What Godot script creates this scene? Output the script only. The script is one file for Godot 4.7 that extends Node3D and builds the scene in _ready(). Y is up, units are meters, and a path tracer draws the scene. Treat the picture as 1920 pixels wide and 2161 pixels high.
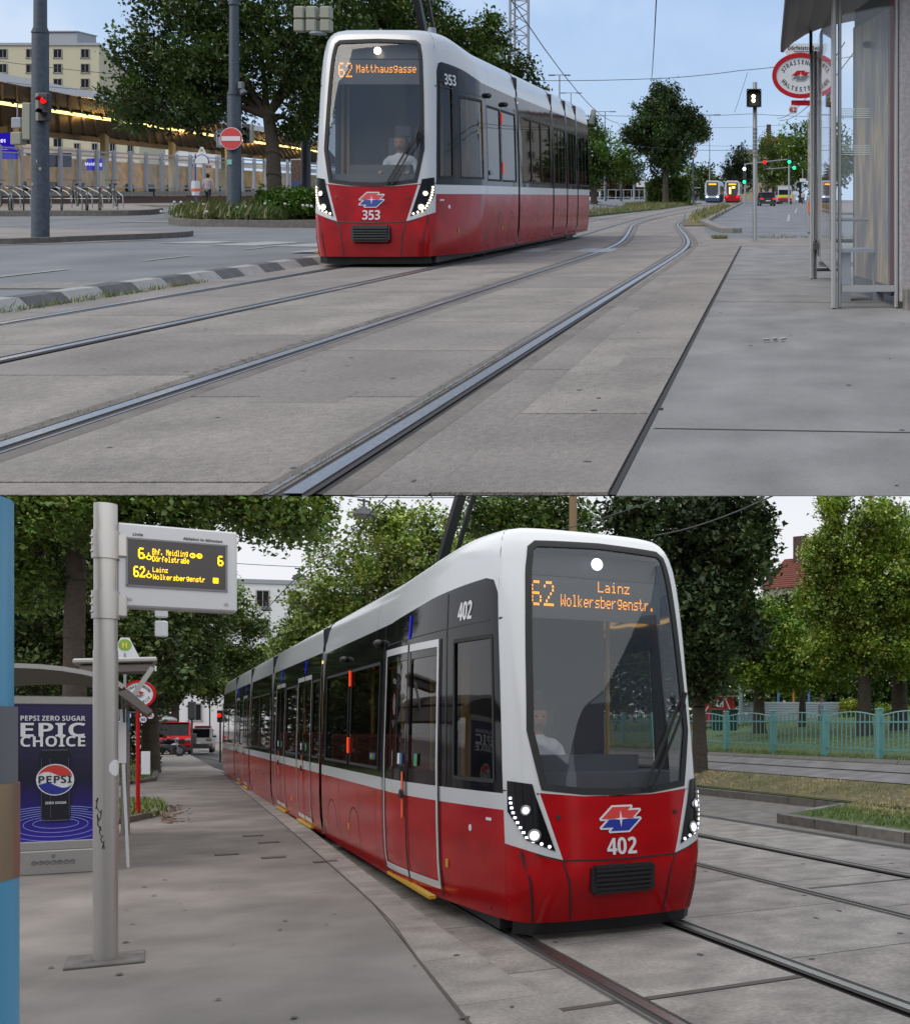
extends Node3D
# Two streets of one city: a level street below, and a steep hill street above it
# that climbs away from the viewer (K metres per metre); things on the hill stand plumb.
const K := 0.5105
const BASE := 0.715
const SA := 0.5118
const CA := 0.8591
const YAW := 0.5373
var kk := 0.0
var names := {}
var M := {}
var T := {}
var rng := RandomNumberGenerator.new()
var fbold: SystemFont
var fsans: SystemFont

class MB:
	var v := PackedVector3Array()
	var n := PackedVector3Array()
	var c := PackedColorArray()
	var col := Color(1, 1, 1)
	func t3(a: Vector3, b: Vector3, d: Vector3, na: Vector3, nb: Vector3, nd: Vector3) -> void:
		if (b - a).cross(d - a).dot(na + nb + nd) > 0.0:
			var q := b; b = d; d = q
			q = nb; nb = nd; nd = q
		v.append(a); v.append(b); v.append(d)
		n.append(na); n.append(nb); n.append(nd)
		c.append(col); c.append(col); c.append(col)
	func tn(a: Vector3, b: Vector3, d: Vector3, nn: Vector3) -> void:
		t3(a, b, d, nn, nn, nn)
	func qn(a: Vector3, b: Vector3, d: Vector3, e: Vector3, nn: Vector3) -> void:
		t3(a, b, d, nn, nn, nn); t3(a, d, e, nn, nn, nn)
	func quad(a: Vector3, b: Vector3, d: Vector3, e: Vector3, out: Vector3) -> void:
		var nn := (b - a).cross(d - a)
		if nn.length_squared() < 1e-14: nn = (d - a).cross(e - a)
		nn = nn.normalized()
		if nn.dot(out) < 0: nn = -nn
		qn(a, b, d, e, nn)
	func box(o: Vector3, s: Vector3, b := Basis()) -> void:
		var h := s * 0.5
		for ax in 3:
			for sg in [-1.0, 1.0]:
				var u := Vector3(); var w := Vector3(); var nn := Vector3()
				nn[ax] = sg; u[(ax + 1) % 3] = h[(ax + 1) % 3]; w[(ax + 2) % 3] = h[(ax + 2) % 3]
				var m := nn * h[ax]
				qn(o + b * (m - u - w), o + b * (m + u - w), o + b * (m + u + w), o + b * (m - u + w), (b * nn).normalized())
	func bev(o: Vector3, s: Vector3, r: float, b := Basis()) -> void:
		var h := s * 0.5
		var p := func(x: float, y: float, z: float, ax: int) -> Vector3:
			var q := Vector3(x * (h.x - r), y * (h.y - r), z * (h.z - r))
			q[ax] += [x, y, z][ax] * r
			return o + b * q
		for ax in 3:
			for sg in [-1.0, 1.0]:
				var k := []
				for e in [[-1, -1], [1, -1], [1, 1], [-1, 1]]:
					var t := [0.0, 0.0, 0.0]
					t[ax] = sg; t[(ax + 1) % 3] = float(e[0]); t[(ax + 2) % 3] = float(e[1])
					k.append(p.call(t[0], t[1], t[2], ax))
				var nn := Vector3(); nn[ax] = sg
				qn(k[0], k[1], k[2], k[3], b * nn)
		for ax in 3:
			var a1 := (ax + 1) % 3; var a2 := (ax + 2) % 3
			for s1 in [-1.0, 1.0]:
				for s2 in [-1.0, 1.0]:
					var t := [0.0, 0.0, 0.0]; t[a1] = s1; t[a2] = s2
					t[ax] = -1.0
					var x0 = p.call(t[0], t[1], t[2], a1); var x1 = p.call(t[0], t[1], t[2], a2)
					t[ax] = 1.0
					var x2 = p.call(t[0], t[1], t[2], a2); var x3 = p.call(t[0], t[1], t[2], a1)
					var nn := Vector3(); nn[a1] = s1; nn[a2] = s2
					quad(x0, x1, x2, x3, b * nn)
		for x in [-1.0, 1.0]:
			for y in [-1.0, 1.0]:
				for z in [-1.0, 1.0]:
					tn(p.call(x, y, z, 0), p.call(x, y, z, 1), p.call(x, y, z, 2), (b * Vector3(x, y, z)).normalized())
	func cyl(a: Vector3, b: Vector3, r0: float, r1 := -1.0, sg := 12, caps := true) -> void:
		if r1 < 0: r1 = r0
		var ax := (b - a).normalized()
		var u := ax.cross(Vector3.UP if absf(ax.y) < 0.9 else Vector3.RIGHT).normalized()
		var w := ax.cross(u)
		for i in sg:
			var t0 := TAU * i / sg; var t1 := TAU * (i + 1) / sg
			var d0 := u * cos(t0) + w * sin(t0); var d1 := u * cos(t1) + w * sin(t1)
			t3(a + d0 * r0, a + d1 * r0, b + d1 * r1, d0, d1, d1)
			t3(a + d0 * r0, b + d1 * r1, b + d0 * r1, d0, d1, d0)
			if caps:
				tn(a, a + d0 * r0, a + d1 * r0, -ax)
				tn(b, b + d0 * r1, b + d1 * r1, ax)
	func tube(path: Array, r: float, sg := 8) -> void:
		for i in path.size() - 1:
			cyl(path[i], path[i + 1], r, r, sg, true)
	func bar(a: Vector3, b: Vector3, w: float, h: float) -> void:
		var z := (b - a).normalized()
		var x := Vector3.UP.cross(z)
		if x.length() < 0.01: x = Vector3.RIGHT
		x = x.normalized()
		box((a + b) * 0.5, Vector3(w, h, (b - a).length()), Basis(x, z.cross(x), z))
	func ell(o: Vector3, r: Vector3, nu := 12, nv := 8, b := Basis()) -> void:
		for i in nu:
			for j in nv:
				var q := []
				var nq := []
				for e in [[0, 0], [1, 0], [1, 1], [0, 1]]:
					var a: float = TAU * (i + e[0]) / nu; var t: float = PI * (j + e[1]) / nv
					var d := Vector3(sin(t) * cos(a), cos(t), sin(t) * sin(a))
					q.append(o + b * (d * r)); nq.append((b * (d / r)).normalized())
				t3(q[0], q[1], q[2], nq[0], nq[1], nq[2]); t3(q[0], q[2], q[3], nq[0], nq[2], nq[3])
	func prism(poly: PackedVector2Array, z0: float, z1: float, X := Transform3D()) -> void:
		var id := Geometry2D.triangulate_polygon(poly)
		var bz := X.basis.z.normalized() * signf(z1 - z0)
		for i in range(0, id.size(), 3):
			for z in [z0, z1]:
				var p := []
				for j in 3: p.append(X * Vector3(poly[id[i + j]].x, poly[id[i + j]].y, z))
				tn(p[0], p[1], p[2], bz if z == z1 else -bz)
		var cw := Geometry2D.is_polygon_clockwise(poly)
		for i in poly.size():
			var a := poly[i]; var b := poly[(i + 1) % poly.size()]
			var d := b - a
			var nn := Vector3(d.y, -d.x, 0).normalized()
			if not cw: nn = nn
			else: nn = -nn
			qn(X * Vector3(a.x, a.y, z0), X * Vector3(b.x, b.y, z0), X * Vector3(b.x, b.y, z1), X * Vector3(a.x, a.y, z1), (X.basis * nn).normalized())
	func torus(o: Vector3, R: float, r: float, b := Basis(), nu := 24, nv := 6) -> void:
		for i in nu:
			for j in nv:
				var q := []; var nq := []
				for e in [[0, 0], [1, 0], [1, 1], [0, 1]]:
					var a: float = TAU * (i + e[0]) / nu; var t: float = TAU * (j + e[1]) / nv
					var d := Vector3(cos(a), sin(a), 0)
					var m := d * cos(t) + Vector3(0, 0, 1) * sin(t)
					q.append(o + b * (d * R + m * r)); nq.append(b * m)
				t3(q[0], q[1], q[2], nq[0], nq[1], nq[2]); t3(q[0], q[2], q[3], nq[0], nq[2], nq[3])
	func lathe(pr: Array, o: Vector3, sg := 16) -> void:
		for i in pr.size() - 1:
			cyl(o + Vector3(0, pr[i][1], 0), o + Vector3(0, pr[i + 1][1], 0), pr[i][0], pr[i + 1][0], sg, i == 0 or i == pr.size() - 2)
	func spin(b: Basis, o := Vector3.ZERO) -> void:
		for i in v.size():
			v[i] = b * v[i] + o; n[i] = (b * n[i]).normalized()
	func add(arr: Array, X: Transform3D) -> void:
		var av: PackedVector3Array = arr[0]; var an: PackedVector3Array = arr[1]
		var ix = arr[12]
		if ix == null or ix.size() == 0:
			ix = range(av.size())
		for i in ix:
			v.append(X * av[i]); n.append((X.basis * an[i]).normalized()); c.append(col)

func _ready() -> void:
	rng.seed = 402353
	# camera
	var cam := Camera3D.new(); cam.name = "camera"
	cam.projection = Camera3D.PROJECTION_FRUSTUM
	cam.near = 0.1; cam.far = 2000.0
	cam.size = 2.0 * 0.1 * 1080.5 / 2194.0
	cam.frustum_offset = Vector2(-657.0 / 2194.0, 454.5 / 2194.0) * 0.1
	cam.position = Vector3(0, 1.745, 0)
	add_child(cam); cam.current = true
	# sky: pale by the horizon, blue grey higher up, soft streaks of cloud
	var we := WorldEnvironment.new(); we.name = "environment"
	var env := Environment.new()
	env.background_mode = Environment.BG_SKY
	env.tonemap_mode = Environment.TONE_MAPPER_LINEAR
	env.tonemap_exposure = 1.2
	env.sdfgi_enabled = true; env.ssao_enabled = true; env.ssil_enabled = true
	var sky := Sky.new(); var pan := PanoramaSkyMaterial.new()
	pan.panorama = sky_image()
	pan.energy_multiplier = 1.0
	sky.sky_material = pan
	env.sky = sky; env.background_energy_multiplier = 1.0
	we.environment = env
	add_child(we)
	# soft overcast sun from behind the viewer's right shoulder
	var sun := DirectionalLight3D.new(); sun.name = "sun"
	sun.light_energy = 0.5; sun.light_angular_distance = 40.0
	sun.light_color = Color(1.0, 0.96, 0.9); sun.shadow_enabled = true
	add_child(sun)
	sun.look_at_from_position(Vector3(-10, 16, -1.4), Vector3(0, 0, -8))
	make_materials(); more_materials()
	make_sprigs(); make_plan()
	upper()
	lower()

func sky_image() -> ImageTexture:
	var w := 1024; var h := 512
	var im := Image.create(w, h, false, Image.FORMAT_RGBF)
	var nz := FastNoiseLite.new(); nz.seed = 4; nz.frequency = 1.3; nz.fractal_octaves = 4; nz.domain_warp_enabled = true; nz.domain_warp_amplitude = 0.4; nz.domain_warp_frequency = 0.8
	var tab := [[-1.0, Vector3(0.25, 0.24, 0.22)], [-0.02, Vector3(0.4, 0.4, 0.4)], [0.0, Vector3(0.72, 0.72, 0.74)], [0.17, Vector3(0.74, 0.755, 0.79)], [0.3, Vector3(0.66, 0.71, 0.79)], [0.46, Vector3(0.46, 0.59, 0.77)], [0.56, Vector3(0.40, 0.54, 0.76)], [0.75, Vector3(0.38, 0.5, 0.72)], [1.0, Vector3(0.38, 0.48, 0.68)]]
	for y in h:
		var el := (0.5 - (y + 0.5) / h) * PI
		var s := sin(el)
		var c := Vector3()
		for i in tab.size() - 1:
			if s >= tab[i][0] and s <= tab[i + 1][0]:
				c = (tab[i][1] as Vector3).lerp(tab[i + 1][1], smoothstep(0, 1, (s - tab[i][0]) / (tab[i + 1][0] - tab[i][0])))
		for x in w:
			var q := c
			if s > -0.02:
				var a := TAU * x / w
				var p := Vector3(cos(a) * cos(el), s * 3.0, sin(a) * cos(el))
				var k := nz.get_noise_3dv(p * 1.2)
				var m := clampf(k * 2.2 + 0.2, 0.0, 1.0) * smoothstep(-0.02, 0.2, s)
				q = q.lerp(Vector3(0.68, 0.73, 0.80), m * 0.8)
				var d := clampf(-k * 1.5 - 0.1, 0, 1) * smoothstep(0.35, 0.6, s)
				q = q.lerp(q * Vector3(0.74, 0.8, 0.86), d)
			im.set_pixel(x, y, Color(q.x, q.y, q.z))
	return ImageTexture.create_from_image(im)

func more_materials() -> void:
	M.skyfill = glow(Color(0.96, 0.98, 1.0).linear_to_srgb(), 1.35); M.skyfill.albedo_color = Color(0, 0, 0)  # glow for the added fill sheet below the hill deck
	M.blackstone = mat(lin(0.17, 0.17, 0.17), 0.8, 0, T.grain, 1.5, T.blotch, 0.9, T.bump, 0.4)
	M.brick = mat(lin(0.10, 0.055, 0.045), 0.85, 0, T.grain, 1.0)
	M.brick2 = mat(lin(0.17, 0.10, 0.085), 0.85, 0, T.grain, 1.0)
	M.rooftile = mat(lin(0.28, 0.075, 0.045), 0.8, 0, T.grain, 1.0, T.blotch, 0.3)
	M.fencegrey = mat(lin(0.38, 0.41, 0.46), 0.5, 0.1, T.grain, 1.0)
	M.canopywood = mat(lin(0.27, 0.225, 0.175), 0.8, 0, T.grain, 0.5, T.blotch, 0.3)
	M.brownsteel = mat(lin(0.075, 0.065, 0.058), 0.6, 0, T.grain, 1.0)
	M.striplamp = glow(Color(1.0, 0.9, 0.55), 2.0)
	M.cream = mat(lin(0.62, 0.47, 0.26), 0.8, 0, T.blotch, 0.15)
	M.cream2 = mat(lin(0.56, 0.52, 0.37), 0.85)
	M.wallgrey = mat(lin(0.46, 0.44, 0.45), 0.8, 0, T.grain, 0.6, null, 0.6, T.bump, 0.2)
	M.whiteglow = glow(Color(0.95, 0.97, 1.0), 3.0)
	var streak := ntex(FastNoiseLite.TYPE_SIMPLEX_SMOOTH, 0.02, 0, 1, 3, 256)
	var g := Gradient.new(); g.offsets = PackedFloat32Array([0, 0.35, 0.55, 0.75, 1]); g.colors = PackedColorArray([Color(0.27, 0.27, 0.3), Color(0.46, 0.41, 0.38), Color(0.74, 0.63, 0.42), Color(0.5, 0.48, 0.47), Color(0.72, 0.68, 0.62)])
	streak.color_ramp = g
	M.posterwarm = mat(Color.WHITE, 0.35, 0, streak, 0.8); M.posterwarm.uv1_scale = Vector3(0.55, 0.1, 0.55)
	var g2 := Gradient.new(); g2.offsets = PackedFloat32Array([0, 0.5, 1]); g2.colors = PackedColorArray([Color(0.13, 0.14, 0.16), Color(0.3, 0.3, 0.31), Color(0.5, 0.48, 0.45)])
	var st2 := ntex(FastNoiseLite.TYPE_SIMPLEX_SMOOTH, 0.025, 0, 1, 3, 256, false, 1.0, 22); st2.color_ramp = g2
	M.posterdark = mat(Color.WHITE, 0.3, 0, st2, 0.8)
	var g3 := Gradient.new(); g3.offsets = PackedFloat32Array([0, 0.45, 0.6, 1]); g3.colors = PackedColorArray([Color(0.1, 0.05, 0.06), Color(0.25, 0.12, 0.08), Color(0.5, 0.3, 0.12), Color(0.3, 0.25, 0.28)])
	var st3 := ntex(FastNoiseLite.TYPE_CELLULAR, 0.05, 0, 1, 2, 256, false, 1.0, 25); st3.color_ramp = g3
	M.autumn = mat(Color.WHITE, 0.5, 0, st3, 1.2)
	M.tar = mat(lin(0.10, 0.08, 0.07), 0.8, 0, T.grain, 2.0)
	M.rust = mat(lin(0.12, 0.05, 0.03), 0.8, 0, T.grain, 3.0)
	M.polealu = mat(lin(0.46, 0.44, 0.42), 0.38, 0.6)
	M.dispgrey = mat(lin(0.50, 0.50, 0.52), 0.5)
	M.skyblue = mat(lin(0.10, 0.38, 0.58), 0.35)
	M.bronze = mat(lin(0.42, 0.30, 0.22), 0.3, 0.8)
	M.roofbrown = mat(lin(0.16, 0.135, 0.12), 0.5, 0, T.grain, 2.0)
	M.yellowsign = mat(lin(0.7, 0.6, 0.05), 0.5)
	M.pathgrey = mat(lin(0.34, 0.31, 0.30), 0.9, 0, T.fine, 1.2, T.blotch, 0.2)
	M.teal = mat(lin(0.17, 0.42, 0.41), 0.5, 0, T.grain, 2.0)
	M.tealight = mat(lin(0.3, 0.5, 0.48), 0.5)
	M.print = StandardMaterial3D.new(); M.print.vertex_color_use_as_albedo = true; M.print.roughness = 0.3

func mk(called: String, mb: MB, mat: Material, parent: Node = self) -> MeshInstance3D:
	if mb.v.is_empty(): print("EMPTY ", called)
	var vv := mb.v; var nn := mb.n
	if kk != 0.0:
		for i in vv.size():
			vv[i].y -= kk * vv[i].z
			nn[i] = Vector3(nn[i].x, nn[i].y, nn[i].z + kk * nn[i].y).normalized()
	var arr := []
	arr.resize(Mesh.ARRAY_MAX)
	arr[Mesh.ARRAY_VERTEX] = vv; arr[Mesh.ARRAY_NORMAL] = nn; arr[Mesh.ARRAY_COLOR] = mb.c
	var me := ArrayMesh.new()
	me.add_surface_from_arrays(Mesh.PRIMITIVE_TRIANGLES, arr)
	var o := MeshInstance3D.new()
	o.mesh = me
	o.material_override = mat
	o.name = numbered(called) if parent == self else called
	parent.add_child(o, true)
	return o

func numbered(called: String) -> String:
	var k: int = names.get(called, 0)
	names[called] = k + 1
	return called if k == 0 else "%s_%03d" % [called, k]

func tag(o: Node, label: String, category: String, group := "") -> Node:
	o.set_meta("label", label); o.set_meta("category", category)
	if group != "": o.set_meta("group", group)
	return o

func thing(called: String, label: String, category: String, at: Vector3, group := "", turn := 0.0) -> Node3D:
	var o := Node3D.new()
	o.name = numbered(called)
	add_child(o)
	o.position = at; o.rotation.y = turn
	tag(o, label, category, group)
	return o

func one(called: String, label: String, category: String, at: Vector3, mb: MB, mat: Material, group := "", turn := 0.0) -> MeshInstance3D:
	var o := mk(called, mb, mat)
	o.position = at; o.rotation.y = turn
	tag(o, label, category, group)
	return o

func struct(called: String, mb: MB, mat: Material, at := Vector3.ZERO, turn := 0.0) -> MeshInstance3D:
	var o := mk(called, mb, mat)
	o.position = at; o.rotation.y = turn
	o.set_meta("kind", "structure")
	return o

func dup(src: Node3D, at: Vector3, label: String, turn = null) -> Node3D:
	var o: Node3D = src.duplicate()
	o.name = numbered(str(src.name).rstrip("0123456789").trim_suffix("_"))
	add_child(o)
	o.position = at
	if turn != null: o.rotation.y = turn
	o.set_meta("label", label)
	return o

func U(x: float, z: float, e := 0.0) -> Vector3:      # a place on the hill street: metres right, metres away, metres above the road
	return Vector3(x, BASE + K * z + e, -z)

func L(u: float, v: float, y := 0.0) -> Vector3:      # a place on the level street: metres along the track, metres right of the viewer
	return Vector3(-u * SA + v * CA, y, -(u * CA + v * SA))

func lin(r: float, g: float, b: float, a := 1.0) -> Color:
	var q := Color(r, g, b).linear_to_srgb()
	q.a = a
	return q

func ntex(kind: int, freq: float, lo: float, hi: float, oct := 4, size := 512, asnormal := false, strength := 4.0, sd := 1) -> NoiseTexture2D:
	var f := FastNoiseLite.new()
	f.noise_type = kind; f.frequency = freq; f.fractal_octaves = oct; f.seed = sd
	var t := NoiseTexture2D.new()
	t.width = size; t.height = size; t.seamless = true; t.noise = f
	t.seamless_blend_skirt = 0.3
	if asnormal:
		t.as_normal_map = true; t.bump_strength = strength
	else:
		var g := Gradient.new()
		g.set_color(0, Color(lo, lo, lo)); g.set_color(1, Color(hi, hi, hi))
		t.color_ramp = g
	return t

func mat(col: Color, rough := 0.6, metal := 0.0, tex = null, sc := 1.0, det = null, dsc := 0.1, bump = null, bs := 0.5) -> StandardMaterial3D:
	var m := StandardMaterial3D.new()
	m.albedo_color = col; m.roughness = rough; m.metallic = metal
	if tex != null:
		m.albedo_texture = tex
		m.uv1_triplanar = true; m.uv1_world_triplanar = true
		m.uv1_scale = Vector3.ONE * sc
	if det != null:
		m.detail_enabled = true; m.detail_albedo = det; m.detail_blend_mode = BaseMaterial3D.BLEND_MODE_MUL
		m.detail_uv_layer = BaseMaterial3D.DETAIL_UV_2
		m.uv2_triplanar = true; m.uv2_world_triplanar = true
		m.uv2_scale = Vector3.ONE * dsc
	if bump != null:
		m.normal_enabled = true; m.normal_texture = bump; m.normal_scale = bs
		m.uv1_triplanar = true; m.uv1_world_triplanar = true
		m.uv1_scale = Vector3.ONE * sc
	return m

func glow(col: Color, e: float) -> StandardMaterial3D:
	var m := StandardMaterial3D.new()
	m.albedo_color = col; m.emission_enabled = true; m.emission = col; m.emission_energy_multiplier = e
	return m

func glass(col: Color, a: float, rough := 0.02) -> StandardMaterial3D:
	var m := StandardMaterial3D.new()
	m.albedo_color = Color(col.r, col.g, col.b, a); m.roughness = rough
	m.transparency = BaseMaterial3D.TRANSPARENCY_ALPHA
	return m

func pv(a: Array) -> PackedVector2Array:
	var p := PackedVector2Array()
	for q in a: p.append(Vector2(q[0], q[1]))
	return p

func rect(x0: float, y0: float, x1: float, y1: float) -> PackedVector2Array:
	return PackedVector2Array([Vector2(x0, y0), Vector2(x1, y0), Vector2(x1, y1), Vector2(x0, y1)])

func circ(x: float, y: float, rx: float, ry := -1.0, k := 24) -> PackedVector2Array:
	var p := PackedVector2Array()
	if ry < 0: ry = rx
	for i in k: p.append(Vector2(x + rx * cos(TAU * i / k), y + ry * sin(TAU * i / k)))
	return p

func rrect(x0: float, y0: float, x1: float, y1: float, r: float) -> PackedVector2Array:
	var p := PackedVector2Array()
	for q in [[x1 - r, y1 - r, 0], [x0 + r, y1 - r, 1], [x0 + r, y0 + r, 2], [x1 - r, y0 + r, 3]]:
		for i in 5:
			var a: float = (q[2] + i / 4.0) * PI / 2
			p.append(Vector2(q[0] + r * cos(a), q[1] + r * sin(a)))
	return p

func words(mb: MB, s: String, height: float, X: Transform3D, bold := true, depth := 0.004, stretch := 1.0, width := -1.0) -> void:
	# lettering whose capitals are about `height` tall, centred on X
	var tm := TextMesh.new()
	tm.text = s; tm.font = fbold if bold else fsans
	tm.font_size = 64; tm.pixel_size = 0.01; tm.depth = 0.02; tm.curve_step = 2.0
	var arr := tm.get_mesh_arrays()
	var av: PackedVector3Array = arr[0]
	if av.size() == 0: return
	var lo := av[0]; var hi := av[0]
	for q in av:
		lo = lo.min(q); hi = hi.max(q)
	var k := height / 0.457
	var kx := k * stretch
	if width > 0: kx = width / (hi.x - lo.x)
	var Y := X * Transform3D(Basis(Vector3(kx, 0, 0), Vector3(0, k, 0), Vector3(0, 0, depth / 0.02)), Vector3.ZERO) * Transform3D(Basis(), Vector3(-(lo.x + hi.x) / 2, -(lo.y + hi.y) / 2, 0))
	mb.add(arr, Y)

func arc_words(mb: MB, s: String, h: float, rx: float, ry: float, a0: float, a1: float, top: bool, X: Transform3D) -> void:
	for i in s.length():
		var f := float(i) / (s.length() - 1)
		var a := deg_to_rad(lerpf(a0, a1, f))
		var p := Vector3(rx * cos(a), ry * sin(a), 0)
		var nrm := Vector3(cos(a) / rx, sin(a) / ry, 0).normalized().lerp(Vector3(0, 1 if top else -1, 0), 0.42).normalized()
		var up := nrm if top else -nrm
		words(mb, s[i], h, X * Transform3D(Basis(Vector3(up.y, -up.x, 0), up, Vector3(0, 0, 1)), p), true, 0.004, 0.82)

const GLYPHS := {
	"0": "0E11111111110E", "2": "0E11010204081F", "6": "0E10101E11110E", "a": "00000E010F110F", "b": "10101E1111111E", "d": "01010F1111110F", "e": "00000E111F100E", "f": "0609081C080808", "g": "000F11110F010E", "h": "10101E11111111", "i": "04000C0404040E", "k": "10101214181412", "l": "0C04040404040E", "n": "00001E11111111", "o": "00000E1111110E", "r": "00001618101010", "s": "00000F100E011E", "t": "08081C08080906", "u": "0000111111130D", "z": "00001F0204081F", "L": "1010101010101F", "W": "11111115151B11", "M": "111B1515111111", "B": "1E11111E11111E", "D": "1E11111111111E", "ß": "0E11121E11111E", "ö": "0A000E1111110E", ".": "00000000000C0C", " ": "00000000000000", "ä": "0A000E010F110F"}

func led(mb: MB, s: String, w: float, h: float, X: Transform3D, fill := 0.78) -> void:
	# dot matrix lettering w wide, h high, its lower left corner at X
	var cols := s.length() * 6 - 1
	var dx := w / cols; var dy := h / 7.0
	for k in s.length():
		var g: String = GLYPHS.get(s[k], GLYPHS[" "])
		for r in 7:
			var bits := g.substr(r * 2, 2).hex_to_int()
			for q in 5:
				if bits & (16 >> q):
					var x := (k * 6 + q) * dx; var y := (6 - r) * dy
					var e := (1.0 - fill) * 0.5
					mb.qn(X * Vector3(x + e * dx, y + e * dy, 0), X * Vector3(x + (1 - e) * dx, y + e * dy, 0), X * Vector3(x + (1 - e) * dx, y + (1 - e) * dy, 0), X * Vector3(x + e * dx, y + (1 - e) * dy, 0), X.basis.z)

func lookup(tab: Array, x: float) -> float:
	if x <= tab[0][0]: return tab[0][1]
	for i in tab.size() - 1:
		if x <= tab[i + 1][0]:
			var f: float = (x - tab[i][0]) / (tab[i + 1][0] - tab[i][0])
			return lerpf(tab[i][1], tab[i + 1][1], f)
	return tab[-1][1]

func make_materials() -> void:
	fbold = SystemFont.new(); fbold.font_names = PackedStringArray(["Droid Sans"]); fbold.font_weight = 700
	fsans = SystemFont.new(); fsans.font_names = PackedStringArray(["Droid Sans"])
	T.fine = ntex(FastNoiseLite.TYPE_VALUE, 0.35, 0.80, 1.0, 2)
	T.grain = ntex(FastNoiseLite.TYPE_SIMPLEX, 0.06, 0.82, 1.0, 5, 512, false, 1.0, 3)
	T.blotch = ntex(FastNoiseLite.TYPE_SIMPLEX_SMOOTH, 0.012, 0.74, 1.0, 6, 512, false, 1.0, 5)
	T.grass = ntex(FastNoiseLite.TYPE_SIMPLEX, 0.03, 0.6, 1.0, 5, 512, false, 1.0, 7)
	T.bump = ntex(FastNoiseLite.TYPE_SIMPLEX, 0.2, 0, 1, 4, 512, true, 6.0, 9)
	T.wave = ntex(FastNoiseLite.TYPE_SIMPLEX_SMOOTH, 0.012, 0, 1, 2, 256, true, 3.0, 11)
	M.asphalt = mat(lin(0.29, 0.295, 0.31), 0.75, 0, T.fine, 1.3, T.blotch, 0.06, T.bump, 0.3)
	M.asphalt_walk = mat(lin(0.40, 0.385, 0.37), 0.85, 0, T.fine, 1.6, T.blotch, 0.22, T.bump, 0.4)
	M.concrete = mat(lin(0.415, 0.365, 0.325), 0.8, 0, T.grain, 0.5, T.blotch, 0.12, T.bump, 0.35)
	M.concrete2 = mat(lin(0.38, 0.335, 0.30), 0.8, 0, T.grain, 0.6, T.blotch, 0.15, T.bump, 0.35)
	M.concrete3 = mat(lin(0.43, 0.38, 0.335), 0.8, 0, T.grain, 0.45, T.blotch, 0.2, T.bump, 0.35)
	M.joint = mat(lin(0.05, 0.047, 0.043), 0.9, 0, T.grain, 3.0)
	M.low_walk = mat(lin(0.34, 0.305, 0.28), 0.9, 0, T.fine, 3.0, T.blotch, 0.12, T.bump, 0.3)
	M.low_conc = mat(lin(0.46, 0.415, 0.375), 0.8, 0, T.grain, 0.6, T.blotch, 0.3, T.bump, 0.3)
	M.low_conc2 = mat(lin(0.42, 0.375, 0.335), 0.8, 0, T.grain, 0.5, T.blotch, 0.35, T.bump, 0.3)
	M.low_edge = mat(lin(0.42, 0.375, 0.335), 0.8, 0, T.grain, 0.8, T.blotch, 0.3, T.bump, 0.3)
	M.low_road = mat(lin(0.33, 0.295, 0.26), 0.85, 0, T.fine, 1.2, T.blotch, 0.3, T.bump, 0.6)
	M.stone = mat(lin(0.24, 0.22, 0.2), 0.8, 0, T.grain, 1.5, T.blotch, 0.8, T.bump, 0.5)
	M.stone_light = mat(lin(0.38, 0.36, 0.32), 0.8, 0, T.grain, 1.5, T.blotch, 0.8, T.bump, 0.5)
	M.whitepaint = mat(lin(0.54, 0.52, 0.49), 0.7, 0, T.grain, 1.2, T.blotch, 1.1)
	M.markpaint = mat(lin(0.55, 0.55, 0.55), 0.7, 0, T.grain, 1.2, T.blotch, 0.9)
	M.blackpaint = mat(lin(0.07, 0.07, 0.075), 0.7, 0, T.grain, 1.2, T.blotch, 0.9)
	M.dirt = mat(lin(0.27, 0.235, 0.205), 0.85, 0, T.grain, 0.8, T.blotch, 0.5)
	M.rail = mat(lin(0.50, 0.49, 0.47), 0.34, 1.0, T.grain, 0.8)
	M.raildark = mat(lin(0.06, 0.05, 0.045), 0.7, 0.3, T.grain, 3.0)
	M.grass = mat(lin(0.17, 0.23, 0.06), 0.95, 0, T.grass, 0.6, T.blotch, 0.2)
	M.drygrass = mat(lin(0.30, 0.25, 0.12), 0.95, 0, T.grass, 0.7, T.blotch, 0.3)
	M.soil = mat(lin(0.12, 0.09, 0.06), 0.95, 0, T.grass, 1.0)
	M.red = mat(lin(0.50, 0.008, 0.012), 0.17, 0, T.blotch, 0.35, null, 0.1, T.wave, 0.10); M.red.metallic_specular = 0.32; M.red.clearcoat_roughness = 0.05
	M.white = mat(lin(0.56, 0.57, 0.585), 0.28); M.white.clearcoat_enabled = true; M.white.clearcoat = 0.4; M.white.clearcoat_roughness = 0.08
	M.gloss = mat(lin(0.008, 0.008, 0.010), 0.06, 0, null, 0.35, null, 0.1, T.wave, 0.06); M.gloss.metallic_specular = 0.28
	M.black = mat(lin(0.012, 0.012, 0.014), 0.5)
	M.rubber = mat(lin(0.02, 0.02, 0.021), 0.75, 0, T.grain, 6.0)
	M.darkgrey = mat(lin(0.045, 0.045, 0.05), 0.5)
	M.midgrey = mat(lin(0.16, 0.165, 0.175), 0.55)
	M.steel = mat(lin(0.36, 0.36, 0.355), 0.42, 0.75, T.grain, 2.0)
	M.alu = mat(lin(0.46, 0.45, 0.43), 0.45, 0.55, T.grain, 2.0)
	M.polepaint = mat(lin(0.085, 0.115, 0.155), 0.55, 0.1, T.grain, 1.5, T.blotch, 1.2)
	M.greypaint = mat(lin(0.36, 0.38, 0.42), 0.5, 0.1, T.grain, 2.0)
	M.boxbeige = mat(lin(0.36, 0.37, 0.29), 0.6, 0, T.grain, 3.0)
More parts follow.
